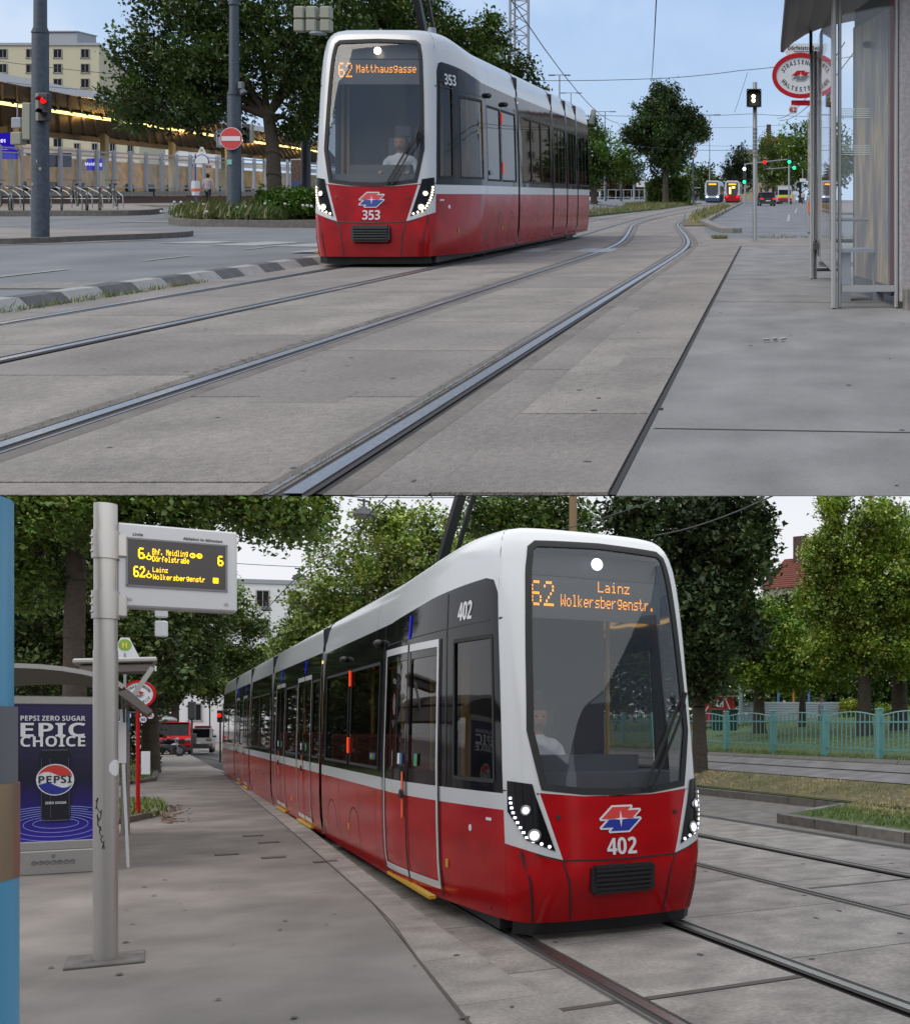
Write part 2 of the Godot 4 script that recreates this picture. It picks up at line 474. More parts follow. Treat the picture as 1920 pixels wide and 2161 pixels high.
	M.glass_tram = glass(Color(0.015, 0.018, 0.022), 0.62); M.glass_tram.metallic_specular = 0.42
	M.glass_front = glass(Color(0.34, 0.40, 0.46), 0.16); M.glass_front.metallic_specular = 1.0
	M.glass = glass(Color(0.75, 0.82, 0.82), 0.05)
	M.led = glow(Color(1.0, 0.62, 0.12), 1.6)
	M.ledy = glow(Color(1.0, 0.80, 0.06), 1.5)
	M.lamp = glow(Color(1.0, 0.93, 0.8), 5.0)
	M.lampcool = glow(Color(0.95, 0.95, 1.0), 1.3)
	M.lampwarm = glow(Color(1.0, 0.8, 0.45), 2.2)
	M.lampred = glow(Color(1.0, 0.05, 0.04), 2.0)
	M.lampgreen = glow(Color(0.1, 1.0, 0.6), 2.2)
	M.yellow = mat(lin(0.55, 0.33, 0.03), 0.4)
	M.orange = mat(lin(0.85, 0.12, 0.015), 0.5)
	M.signred = mat(lin(0.48, 0.01, 0.016), 0.5); M.signred.metallic_specular = 0.25
	M.signwhite = mat(lin(0.66, 0.67, 0.69), 0.45)
	M.signblue = mat(lin(0.02, 0.03, 0.28), 0.4)
	M.ink = mat(lin(0.018, 0.02, 0.03), 0.6)
	M.bark = mat(lin(0.15, 0.118, 0.09), 0.95, 0, T.grain, 2.5, T.blotch, 1.2, T.bump, 1.0)
	M.stickerblue = mat(lin(0.03, 0.14, 0.42), 0.4); M.stickergreen = mat(lin(0.03, 0.28, 0.14), 0.4)
	M.wire = mat(lin(0.02, 0.02, 0.022), 0.6)
	M.leaf = StandardMaterial3D.new()
	M.leaf.vertex_color_use_as_albedo = true; M.leaf.roughness = 0.55
	M.leaf.backlight_enabled = true; M.leaf.backlight = Color(0.30, 0.40, 0.10)
	M.vcol = StandardMaterial3D.new(); M.vcol.vertex_color_use_as_albedo = true; M.vcol.roughness = 0.85

# ---------------------------------------------------------------- vegetation
var sprigs := []
func make_sprigs() -> void:
	for k in 4:
		var mb := MB.new()
		for i in 11:
			var p := Vector3(rng.randfn(0, 0.34), rng.randfn(0, 0.24), rng.randfn(0, 0.34))
			var a := rng.randf() * TAU
			var dr := Vector3(cos(a), rng.randf_range(-0.7, 0.5), sin(a)).normalized()
			var sd := dr.cross(Vector3(rng.randfn(0, 0.5), 1, rng.randfn(0, 0.5))).normalized()
			var nn := sd.cross(dr).normalized()
			var l := rng.randf_range(0.24, 0.42); var w := l * rng.randf_range(0.26, 0.4)
			var tip := p + dr * l - Vector3(0, 0.06, 0)
			var b := rng.randf_range(0.75, 1.2)
			mb.col = Color(b, b, b)
			var m1 := p + dr * l * 0.5 + sd * w + nn * 0.03; var m2 := p + dr * l * 0.5 - sd * w + nn * 0.03
			if nn.y < 0: nn = -nn
			mb.tn(p, m1, tip, (nn + sd * 0.3 + Vector3.UP * 0.8).normalized()); mb.tn(p, tip, m2, (nn - sd * 0.3 + Vector3.UP * 0.8).normalized())
		sprigs.append(to_mesh(mb))

func to_mesh(mb: MB) -> ArrayMesh:
	var arr := []
	arr.resize(Mesh.ARRAY_MAX)
	arr[Mesh.ARRAY_VERTEX] = mb.v; arr[Mesh.ARRAY_NORMAL] = mb.n; arr[Mesh.ARRAY_COLOR] = mb.c
	var me := ArrayMesh.new()
	me.add_surface_from_arrays(Mesh.PRIMITIVE_TRIANGLES, arr)
	return me

func leaves(called: String, parent: Node, pts: Array, scales: Array, cols: Array, which := 0, flat := 1.0) -> MultiMeshInstance3D:
	var mm := MultiMesh.new()
	mm.transform_format = MultiMesh.TRANSFORM_3D; mm.use_colors = true
	mm.mesh = sprigs[which % sprigs.size()]
	mm.instance_count = pts.size()
	for i in pts.size():
		var b := Basis.from_euler(Vector3(rng.randfn(0, 0.5), rng.randf() * TAU, rng.randfn(0, 0.5)))
		b = b.scaled(Vector3.ONE * scales[i])
		mm.set_instance_transform(i, Transform3D(b, pts[i]))
		mm.set_instance_color(i, cols[i])
	var o := MultiMeshInstance3D.new()
	o.multimesh = mm; o.material_override = M.leaf
	o.name = numbered(called) if parent == self else called
	parent.add_child(o, true)
	return o

# lobes: [x, y, z, rx, ry, rz]; ceil_y: height above the tree's foot that leaves stay under (per metre away: slope)
func tree(called: String, label: String, at: Vector3, trunk_h: float, trunk_r: float, lobes: Array, count: int, sc: float, col: Color, group := "", lean := Vector3.ZERO, ceil_y := 1e9, ceil_k := 0.0) -> Node3D:
	var t := thing(called, label, "tree", at, group)
	var tb := MB.new()
	var top := Vector3(lean.x, trunk_h, lean.z)
	var prev := Vector3(0, -0.3, 0)
	for i in 5:
		var f := (i + 1) / 5.0
		var nx := Vector3(top.x * f * f, trunk_h * f, top.z * f * f) + Vector3(rng.randfn(0, 0.02), 0, rng.randfn(0, 0.02)) * trunk_h * 0.2
		tb.cyl(prev, nx, trunk_r * (1.25 - 0.4 * (f - 0.2)) if i > 0 else trunk_r * 1.5, trunk_r * (1.17 - 0.4 * f), 10, false)
		prev = nx
	var lb := MB.new()
	for q in lobes:
		var e := Vector3(q[0], q[1], q[2])
		if e.y < trunk_h * 0.6 and absf(e.x) < 0.4: continue
		var mid := prev.lerp(e, 0.5) + Vector3(0, absf(e.x) * 0.12, 0)
		lb.cyl(prev - Vector3(0, trunk_r, 0), mid, trunk_r * 0.55, trunk_r * 0.32, 7, false)
		lb.cyl(mid, e, trunk_r * 0.32, trunk_r * 0.12, 6, false)
		for j in 3:
			var d := Vector3(rng.randfn(0, 1) * q[3], rng.randfn(0, 0.6) * q[4], rng.randfn(0, 1) * q[5]) * 0.5
			if e.y + d.y < ceil_y + ceil_k * (-(at.z + e.z)) - 0.4: lb.cyl(mid.lerp(e, 0.6), e + d, trunk_r * 0.14, trunk_r * 0.04, 5, false)
	col = Color(col.r * 3.1, col.g * 3.0, col.b * 2.3)
	var tk := mk("trunk", tb, M.bark, t)
	mk("limbs", lb, M.bark, tk)
	var tot := 0.0
	for q in lobes: tot += pow(q[3] * q[4] * q[5], 0.6667)
	var nz := FastNoiseLite.new(); nz.seed = int(at.x * 10) + 5; nz.frequency = 0.35 / sc
	var per := [[], [], []]; var ps := [[], [], []]; var pc := [[], [], []]
	for q in lobes:
		var k := int(count * pow(q[3] * q[4] * q[5], 0.6667) / tot)
		for i in k:
			var d := Vector3(rng.randfn(0, 1), rng.randfn(0, 1), rng.randfn(0, 1)).normalized()
			var r := pow(rng.randf(), 0.45) * rng.randf_range(0.86, 1.1)
			var p := Vector3(q[0], q[1], q[2]) + d * Vector3(q[3], q[4], q[5]) * r
			var w := nz.get_noise_3dv(p)
			if w < -0.10 and r > 0.45: continue
			if p.y > ceil_y + ceil_k * (-(at.z + p.z)): continue
			var bri := 0.9 + 1.1 * nz.get_noise_3dv(p * 0.5 + Vector3(9, 9, 9)) + rng.randfn(0, 0.12)
			bri = clampf(bri, 0.35, 1.9)
			var hue := rng.randfn(0, 0.12)
			var g := i % 3
			per[g].append(p); ps[g].append(sc * rng.randf_range(0.55, 1.45))
			pc[g].append(Color(col.r * bri * (1 + hue), col.g * bri, col.b * bri * (1 - hue)))
	var cr := Node3D.new(); cr.name = "crown"; t.add_child(cr, true)
	for g in 3: leaves("foliage", cr, per[g], ps[g], pc[g], g).set_meta("kind", "stuff")
	return t

func shrub(called: String, label: String, cat: String, at: Vector3, boxes: Array, count: int, sc: float, col: Color, group := "", slope := 0.0) -> Node3D:
	# boxes: [x0, x1, y0, y1, z0, z1] in metres around the foot
	var pts := []; var ss := []; var cc := []
	var vol := 0.0
	for q in boxes: vol += (q[1] - q[0]) * (q[3] - q[2]) * (q[5] - q[4])
	var nz := FastNoiseLite.new(); nz.seed = int(at.x * 7); nz.frequency = 0.4 / sc
	for q in boxes:
		var k := int(count * (q[1] - q[0]) * (q[3] - q[2]) * (q[5] - q[4]) / vol)
		for i in k:
			var p := Vector3(rng.randf_range(q[0], q[1]), q[2] + (q[3] - q[2]) * pow(rng.randf(), 0.75), rng.randf_range(q[4], q[5]))
			p.y += nz.get_noise_2d(p.x * 2.0, p.z * 2.0) * 0.16 * (q[3] - q[2])
			var b := 2.1 * clampf(0.9 + 0.8 * nz.get_noise_3dv(p) + rng.randfn(0, 0.15), 0.4, 1.7)
			p.y -= slope * p.z
			pts.append(p); ss.append(sc * rng.randf_range(0.7, 1.3)); cc.append(Color(col.r * b, col.g * b, col.b * b))
	var o := thing(called, label, cat, at, group)
	leaves("foliage", o, pts, ss, cc, 1).set_meta("kind", "stuff")
	return o

# grass blades: one mesh of tufts over a polygon given in world x,z; y from a callable
var tuft: ArrayMesh
func blades(called: String, label: String, polys: Array, yf: Callable, count: int, h: float, cols: Array) -> void:
	if tuft == null:
		var mb := MB.new()
		for i in 9:
			var a := rng.randf() * TAU
			var p := Vector3(rng.randfn(0, 0.5), 0, rng.randfn(0, 0.5))
			var d := Vector3(cos(a), 0, sin(a))
			var b := rng.randf_range(0.7, 1.3)
			mb.col = Color(b, b, b)
			mb.tn(p - d * 0.07, p + d * 0.07, p + Vector3(rng.randfn(0, 0.35), rng.randf_range(0.6, 1.2), rng.randfn(0, 0.35)), Vector3(-d.z, 0.6, d.x).normalized())
		tuft = to_mesh(mb)
	var mm := MultiMesh.new()
	mm.transform_format = MultiMesh.TRANSFORM_3D; mm.use_colors = true; mm.mesh = tuft
	var xf := []; var cc := []
	var nz := FastNoiseLite.new(); nz.seed = 31; nz.frequency = 0.35
	for poly in polys:
		var lo: Vector2 = poly[0]; var hi: Vector2 = poly[0]
		for q in poly:
			lo = lo.min(q); hi = hi.max(q)
		for i in int(count / polys.size()):
			var p := Vector2(rng.randf_range(lo.x, hi.x), rng.randf_range(lo.y, hi.y))
			if not Geometry2D.is_point_in_polygon(p, poly): continue
			var s := h * rng.randf_range(0.6, 1.4)
			xf.append(Transform3D(Basis(Vector3.UP, rng.randf() * TAU).scaled(Vector3(s, s, s)), Vector3(p.x, yf.call(p.x, p.y), p.y)))
			var f := clampf(0.5 + nz.get_noise_2d(p.x, p.y) * 1.6 + rng.randfn(0, 0.25), 0, 1)
			var q: Color = cols[0].lerp(cols[1], f)
			cc.append(q * rng.randf_range(1.1, 1.9))
	mm.instance_count = xf.size()
	for i in xf.size():
		mm.set_instance_transform(i, xf[i]); mm.set_instance_color(i, cc[i])
	var o := MultiMeshInstance3D.new()
	o.multimesh = mm; o.material_override = M.leaf; o.name = numbered(called)
	add_child(o)
	tag(o, label, "grass")
	o.set_meta("kind", "stuff")

# ---------------------------------------------------------------- people: one skin round a skeleton
func body(bones: Array, cell: float) -> MB:
	# bones: [a, b, ra, rb, colour]
	var lo := Vector3.INF; var hi := -Vector3.INF
	for q in bones:
		var r: float = maxf(q[2], q[3]) + cell * 2
		lo = lo.min(q[0] - Vector3.ONE * r).min(q[1] - Vector3.ONE * r)
		hi = hi.max(q[0] + Vector3.ONE * r).max(q[1] + Vector3.ONE * r)
	var nx := int((hi.x - lo.x) / cell) + 2; var ny := int((hi.y - lo.y) / cell) + 2; var nz := int((hi.z - lo.z) / cell) + 2
	var f := PackedFloat32Array(); f.resize(nx * ny * nz); f.fill(1.0)
	for q in bones:
		var r: float = maxf(q[2], q[3]) + cell * 3
		var l: Vector3 = (q[0].min(q[1]) - Vector3.ONE * r - lo) / cell
		var h: Vector3 = (q[0].max(q[1]) + Vector3.ONE * r - lo) / cell
		for x in range(maxi(0, int(l.x)), mini(nx, int(h.x) + 1)):
			for y in range(maxi(0, int(l.y)), mini(ny, int(h.y) + 1)):
				for z in range(maxi(0, int(l.z)), mini(nz, int(h.z) + 1)):
					var d := cap(lo + Vector3(x, y, z) * cell, q)
					var i := (x * ny + y) * nz + z
					var k := 0.025
					var g := clampf(0.5 + 0.5 * (f[i] - d) / k, 0, 1)
					f[i] = lerpf(f[i], d, g) - k * g * (1 - g)
	var mb := MB.new()
	var ids := {}
	var pos := PackedVector3Array(); var nor := PackedVector3Array(); var col := PackedColorArray()
	for x in nx - 1:
		for y in ny - 1:
			for z in nz - 1:
				var s := 0; var p := Vector3.ZERO; var cnt := 0
				var cv := []
				for e in 8:
					var w := f[((x + (e & 1)) * ny + y + ((e >> 1) & 1)) * nz + z + (e >> 2)]
					cv.append(w)
					if w < 0: s |= 1 << e
				if s == 0 or s == 255: continue
				for e in [[0, 1], [2, 3], [4, 5], [6, 7], [0, 2], [1, 3], [4, 6], [5, 7], [0, 4], [1, 5], [2, 6], [3, 7]]:
					var a: float = cv[e[0]]; var b: float = cv[e[1]]
					if (a < 0) != (b < 0):
						var t := a / (a - b)
						p += Vector3(e[0] & 1, (e[0] >> 1) & 1, e[0] >> 2).lerp(Vector3(e[1] & 1, (e[1] >> 1) & 1, e[1] >> 2), t); cnt += 1
				ids[(x * ny + y) * nz + z] = pos.size()
				var P := lo + (Vector3(x, y, z) + p / cnt) * cell
				pos.append(P)
				nor.append(Vector3(cv[1] + cv[3] + cv[5] + cv[7] - cv[0] - cv[2] - cv[4] - cv[6], cv[2] + cv[3] + cv[6] + cv[7] - cv[0] - cv[1] - cv[4] - cv[5], cv[4] + cv[5] + cv[6] + cv[7] - cv[0] - cv[1] - cv[2] - cv[3]).normalized())
				var best := 1e9; var cc := Color.WHITE
				for q in bones:
					var d := cap(P, q)
					if d < best: best = d; cc = q[4]
				col.append(cc)
	var st := [ny * nz, nz, 1]
	for x in range(1, nx - 1):
		for y in range(1, ny - 1):
			for z in range(1, nz - 1):
				var i := (x * ny + y) * nz + z
				for ax in 3:
					if (f[i] < 0) == (f[i + st[ax]] < 0): continue
					var b1: int = st[(ax + 1) % 3]; var b2: int = st[(ax + 2) % 3]
					var q := [ids.get(i, -1), ids.get(i - b1, -1), ids.get(i - b1 - b2, -1), ids.get(i - b2, -1)]
					if q.min() < 0: continue
					for tr in [[0, 1, 2], [0, 2, 3]]:
						mb.col = col[q[tr[0]]]
						mb.t3(pos[q[tr[0]]], pos[q[tr[1]]], pos[q[tr[2]]], nor[q[tr[0]]], nor[q[tr[1]]], nor[q[tr[2]]])
	return mb

func cap(p: Vector3, q: Array) -> float:
	var a: Vector3 = q[0]; var ab: Vector3 = q[1] - a
	var t := clampf((p - a).dot(ab) / maxf(ab.length_squared(), 1e-6), 0, 1)
	return (p - a - ab * t).length() - lerpf(q[2], q[3], t)

func standing(top: Color, legs: Color, hair: Color, skin: Color, stride: float, facing: float) -> Array:
	# facing +1 looks towards +z (the viewer); a step of `stride` metres between the feet
	var b := []
	var s := stride * 0.5
	for k in [-1.0, 1.0]:
		var hip := Vector3(0.09 * k, 0.9, 0); var knee := Vector3(0.1 * k, 0.5, s * k * 0.4 + 0.03 * facing); var ank := Vector3(0.1 * k, 0.09, s * k)
		b.append([hip, knee, 0.092, 0.062, legs]); b.append([knee, ank, 0.06, 0.045, legs])
		b.append([ank - Vector3(0, 0.04, 0), ank + Vector3(0, -0.05, 0.15 * facing), 0.045, 0.035, Color(0.05, 0.05, 0.05)])
		var sh := Vector3(0.185 * k, 1.42, 0); var el := Vector3(0.235 * k, 1.14, -s * k * 0.4 - 0.02 * facing); var wr := Vector3(0.22 * k, 0.9, -s * k * 0.5 + 0.06 * facing)
		b.append([sh, el, 0.062, 0.05, top]); b.append([el, wr, 0.048, 0.036, top])
		b.append([wr, wr + Vector3(0, -0.1, 0.02 * facing), 0.032, 0.024, skin])
	b.append([Vector3(0, 0.95, 0), Vector3(0, 1.2, 0), 0.15, 0.15, top]); b.append([Vector3(-0.1, 1.36, 0), Vector3(0.1, 1.36, 0), 0.12, 0.12, top])
	b.append([Vector3(0, 1.2, 0), Vector3(0, 1.36, 0), 0.16, 0.15, top])
	b.append([Vector3(0, 1.45, 0), Vector3(0, 1.58, 0.01 * facing), 0.055, 0.05, skin])
	b.append([Vector3(0, 1.62, 0.02 * facing), Vector3(0, 1.68, 0.015 * facing), 0.085, 0.092, skin])
	b.append([Vector3(0, 1.645, 0.105 * facing), Vector3(0, 1.62, 0.112 * facing), 0.012, 0.015, skin])
	b.append([Vector3(0, 1.66, -0.03 * facing), Vector3(0, 1.71, -0.012 * facing), 0.09, 0.094, hair])
	return b

func person(label: String, at: Vector3, top: Color, legs: Color, hair: Color, stride: float, facing: float, cell := 0.03, group := "", turn := 0.0) -> Node3D:
	var t := thing("person", label, "person", at, group, turn)
	var k := kk; kk = 0.0
	mk("body", body(standing(top, legs, hair, Color(0.42, 0.25, 0.18), stride, facing), cell), M.vcol, t)
	kk = k
	return t

# ---------------------------------------------------------------- the tram
# tram space: s metres back from the nose, l metres to the driver's right, y up; drawn with -z back, so the viewer meets its nose
const WY := [[0.05, 0.93], [0.16, 0.955], [0.45, 0.99], [0.8, 1.0], [1.4, 1.0], [2.0, 0.985], [2.6, 0.97], [3.0, 0.95], [3.25, 0.915], [3.36, 0.88], [3.43, 0.835], [3.475, 0.78], [3.5, 0.7]]
const NOSE := [[0.05, 0.14], [0.16, 0.1], [0.35, 0.03], [0.6, 0.0], [0.8, 0.02], [1.2, 0.08], [2.0, 0.2], [2.8, 0.35], [3.2, 0.45], [3.32, 0.51], [3.41, 0.6], [3.47, 0.72], [3.5, 0.9]]
var plan_l := PackedFloat32Array()
var plan_b := PackedFloat32Array()
var cs := 1.0

func make_plan() -> void:
	var cv := Curve2D.new()
	var pts := [[0, 0], [0.40, 0.018], [0.62, 0.065], [0.76, 0.13], [0.835, 0.235], [0.875, 0.35], [0.95, 0.8], [1.06, 1.6], [1.15, 2.5], [1.2, 3.4], [1.2, 80]]
	for i in pts.size():
		var p := Vector2(pts[i][0], pts[i][1])
		var t := Vector2(1, 0)
		if i > 0 and i < pts.size() - 1:
			t = (Vector2(pts[i + 1][0], pts[i + 1][1]) - Vector2(pts[i - 1][0], pts[i - 1][1])).normalized()
		if i >= 9: t = Vector2(0, 1)
		var a: float = 0.0 if i == 0 else (p - Vector2(pts[i - 1][0], pts[i - 1][1])).length() * 0.33
		var b: float = 0.0 if i == pts.size() - 1 else minf(2.0, (Vector2(pts[i + 1][0], pts[i + 1][1]) - p).length() * 0.33)
		if i == 10: a = 1.0
		cv.add_point(p, -t * a, t * b)
	for i in pts.size() - 1:
		for j in 16:
			var q := cv.sample(i, j / 16.0)
			plan_l.append(q.x); plan_b.append(q.y)
	plan_l.append(1.2); plan_b.append(80)

func plan_at(xs: PackedFloat32Array, ys: PackedFloat32Array, x: float) -> float:
	var lo := 0; var hi := xs.size() - 1
	while hi - lo > 1:
		var m := (lo + hi) >> 1
		if xs[m] <= x: lo = m
		else: hi = m
	var w := xs[hi] - xs[lo]
	return ys[lo] if w < 1e-6 else lerpf(ys[lo], ys[hi], clampf((x - xs[lo]) / w, 0, 1))

func skin(lat: float, back: float, y: float, sg: float) -> Vector3:
	var ytop := lerpf(3.5, 3.34, smoothstep(0.9, 3.7, back))
	var yy := y if y < 2.6 else 2.6 + (y - 2.6) * (ytop - 2.6) / 0.9
	var fade := pow(clampf(1.0 - back / 3.2, 0, 1), 1.5)
	return Vector3(sg * lat * lookup(WY, y), yy, -(back + lookup(NOSE, y) * fade) * cs)

func fr(x: float, y: float) -> Vector3:      # a point of the front; x towards the viewer's right
	return skin(absf(x), plan_at(plan_l, plan_b, absf(x)), y, signf(x) if x != 0 else 1.0)

func sd(s: float, y: float, sg: float) -> Vector3:   # a point of a side; sg -1 is the driver's right
	return skin(plan_at(plan_b, plan_l, s), s, y, sg)

func lift(f: Callable, a: float, b: float, out: Vector3) -> Array:
	var e := 0.012
	var p: Vector3 = f.call(a, b)
	var nn: Vector3 = (f.call(a + e, b) - f.call(a - e, b)).cross(f.call(a, b + e) - f.call(a, b - e)).normalized()
	if nn.dot(out) < 0: nn = -nn
	return [p, nn]

func patch(mb: MB, polys: Array, holes: Array, f: Callable, out: Vector3, xs: Array, ys: Array, off: float) -> void:
	var boxes := []
	for h in holes:
		var lo: Vector2 = h[0]; var hi: Vector2 = h[0]
		for q in h:
			lo = lo.min(q); hi = hi.max(q)
		boxes.append(Rect2(lo, hi - lo).grow(0.001))
	for poly in polys:
		var lo: Vector2 = poly[0]; var hi: Vector2 = poly[0]
		for q in poly:
			lo = lo.min(q); hi = hi.max(q)
		for i in xs.size() - 1:
			if xs[i + 1] < lo.x or xs[i] > hi.x: continue
			for j in ys.size() - 1:
				if ys[j + 1] < lo.y or ys[j] > hi.y: continue
				var cell := rect(xs[i], ys[j], xs[i + 1], ys[j + 1])
				var got: Array = Geometry2D.intersect_polygons(poly, cell)
				var cr := Rect2(xs[i], ys[j], xs[i + 1] - xs[i], ys[j + 1] - ys[j])
				for k in holes.size():
					if not boxes[k].intersects(cr): continue
					var nxt := []
					for g in got:
						for r in Geometry2D.clip_polygons(g, holes[k]):
							if not Geometry2D.is_polygon_clockwise(r): nxt.append(r)
					got = nxt
				for g in got:
					var id := Geometry2D.triangulate_polygon(g)
					if id.is_empty(): continue
					var pp := []
					for q in g:
						pp.append(lift(f, q.x, q.y, out))
					for k in range(0, id.size(), 3):
						var a = pp[id[k]]; var b = pp[id[k + 1]]; var c = pp[id[k + 2]]
						mb.t3(a[0] + a[1] * off, b[0] + b[1] * off, c[0] + c[1] * off, a[1], b[1], c[1])

func steps(a: float, b: float, d: float, extra: Array = []) -> Array:
	var k := maxi(1, int(ceil((b - a) / d)))
	var o := []
	for i in k + 1: o.append(a + (b - a) * i / k)
	for e in extra:
		if e > a and e < b: o.append(e)
	o.sort()
	return o

func strip(f: Callable, path: Array, w: float, out: Vector3, off: float, mb: MB) -> void:
	# a thin line of width w along a path on the skin
	for i in path.size() - 1:
		var a: Vector2 = path[i]; var b: Vector2 = path[i + 1]
		var k := maxi(1, int((b - a).length() / 0.15))
		for j in k:
			var p := a.lerp(b, float(j) / k); var q := a.lerp(b, float(j + 1) / k)
			var d := (q - p).normalized().orthogonal() * w * 0.5
			var c := []
			for e in [p - d, p + d, q + d, q - d]: c.append(lift(f, e.x, e.y, out))
			mb.t3(c[0][0] + c[0][1] * off, c[1][0] + c[1][1] * off, c[2][0] + c[2][1] * off, c[0][1], c[1][1], c[2][1])
			mb.t3(c[0][0] + c[0][1] * off, c[2][0] + c[2][1] * off, c[3][0] + c[3][1] * off, c[0][1], c[2][1], c[3][1])

func frame_at(f: Callable, x: float, y: float, out: Vector3, off: float) -> Transform3D:
	# axes on the skin: x along its first parameter as the viewer reads it, z outwards
	var l := lift(f, x, y, out)
	var z: Vector3 = l[1]
	var up := (Vector3.UP - z * z.y).normalized()
	return Transform3D(Basis(up.cross(z), up, z), l[0] + z * off)

func logo(called: String, parent: Node, X: Transform3D, w: float, h: float, red: Material, blue: Material) -> void:
	var up := [[0.0, 0.5], [0.30, 1.0], [0.78, 1.0], [0.69, 0.84], [1.0, 0.84], [0.80, 0.5]]
	var dn := []
	for q in up: dn.append([1.0 - q[0], 1.0 - q[1]])
	var mk_poly := func(l: Array, gy: float) -> PackedVector2Array:
		var p := PackedVector2Array()
		for q in l: p.append(Vector2((q[0] - 0.5) * w, (q[1] - 0.5) * h + gy))
		return p
	var a: PackedVector2Array = mk_poly.call(up, h * 0.02); var b: PackedVector2Array = mk_poly.call(dn, -h * 0.02)
	var wb := MB.new()
	for q in [a, b]:
		for r in Geometry2D.offset_polygon(q, w * 0.045, Geometry2D.JOIN_MITER): wb.prism(r, 0, 0.003, X)
	var o := mk(called, wb, M.signwhite, parent)
	var m1 := MB.new(); m1.prism(a, 0.003, 0.006, X); mk("red_arrow", m1, red, o)
	var m2 := MB.new(); m2.prism(b, 0.003, 0.006, X); mk("blue_arrow", m2, blue, o)
	var m3 := MB.new()
	m3.prism(pv([[0, h * 0.36], [w * 0.03, h * 0.04], [w * 0.2, 0], [w * 0.03, -h * 0.04], [0, -h * 0.36], [-w * 0.03, -h * 0.04], [-w * 0.2, 0], [-w * 0.03, h * 0.04]]), 0.006, 0.009, X)
	mk("star", m3, M.signwhite, o)

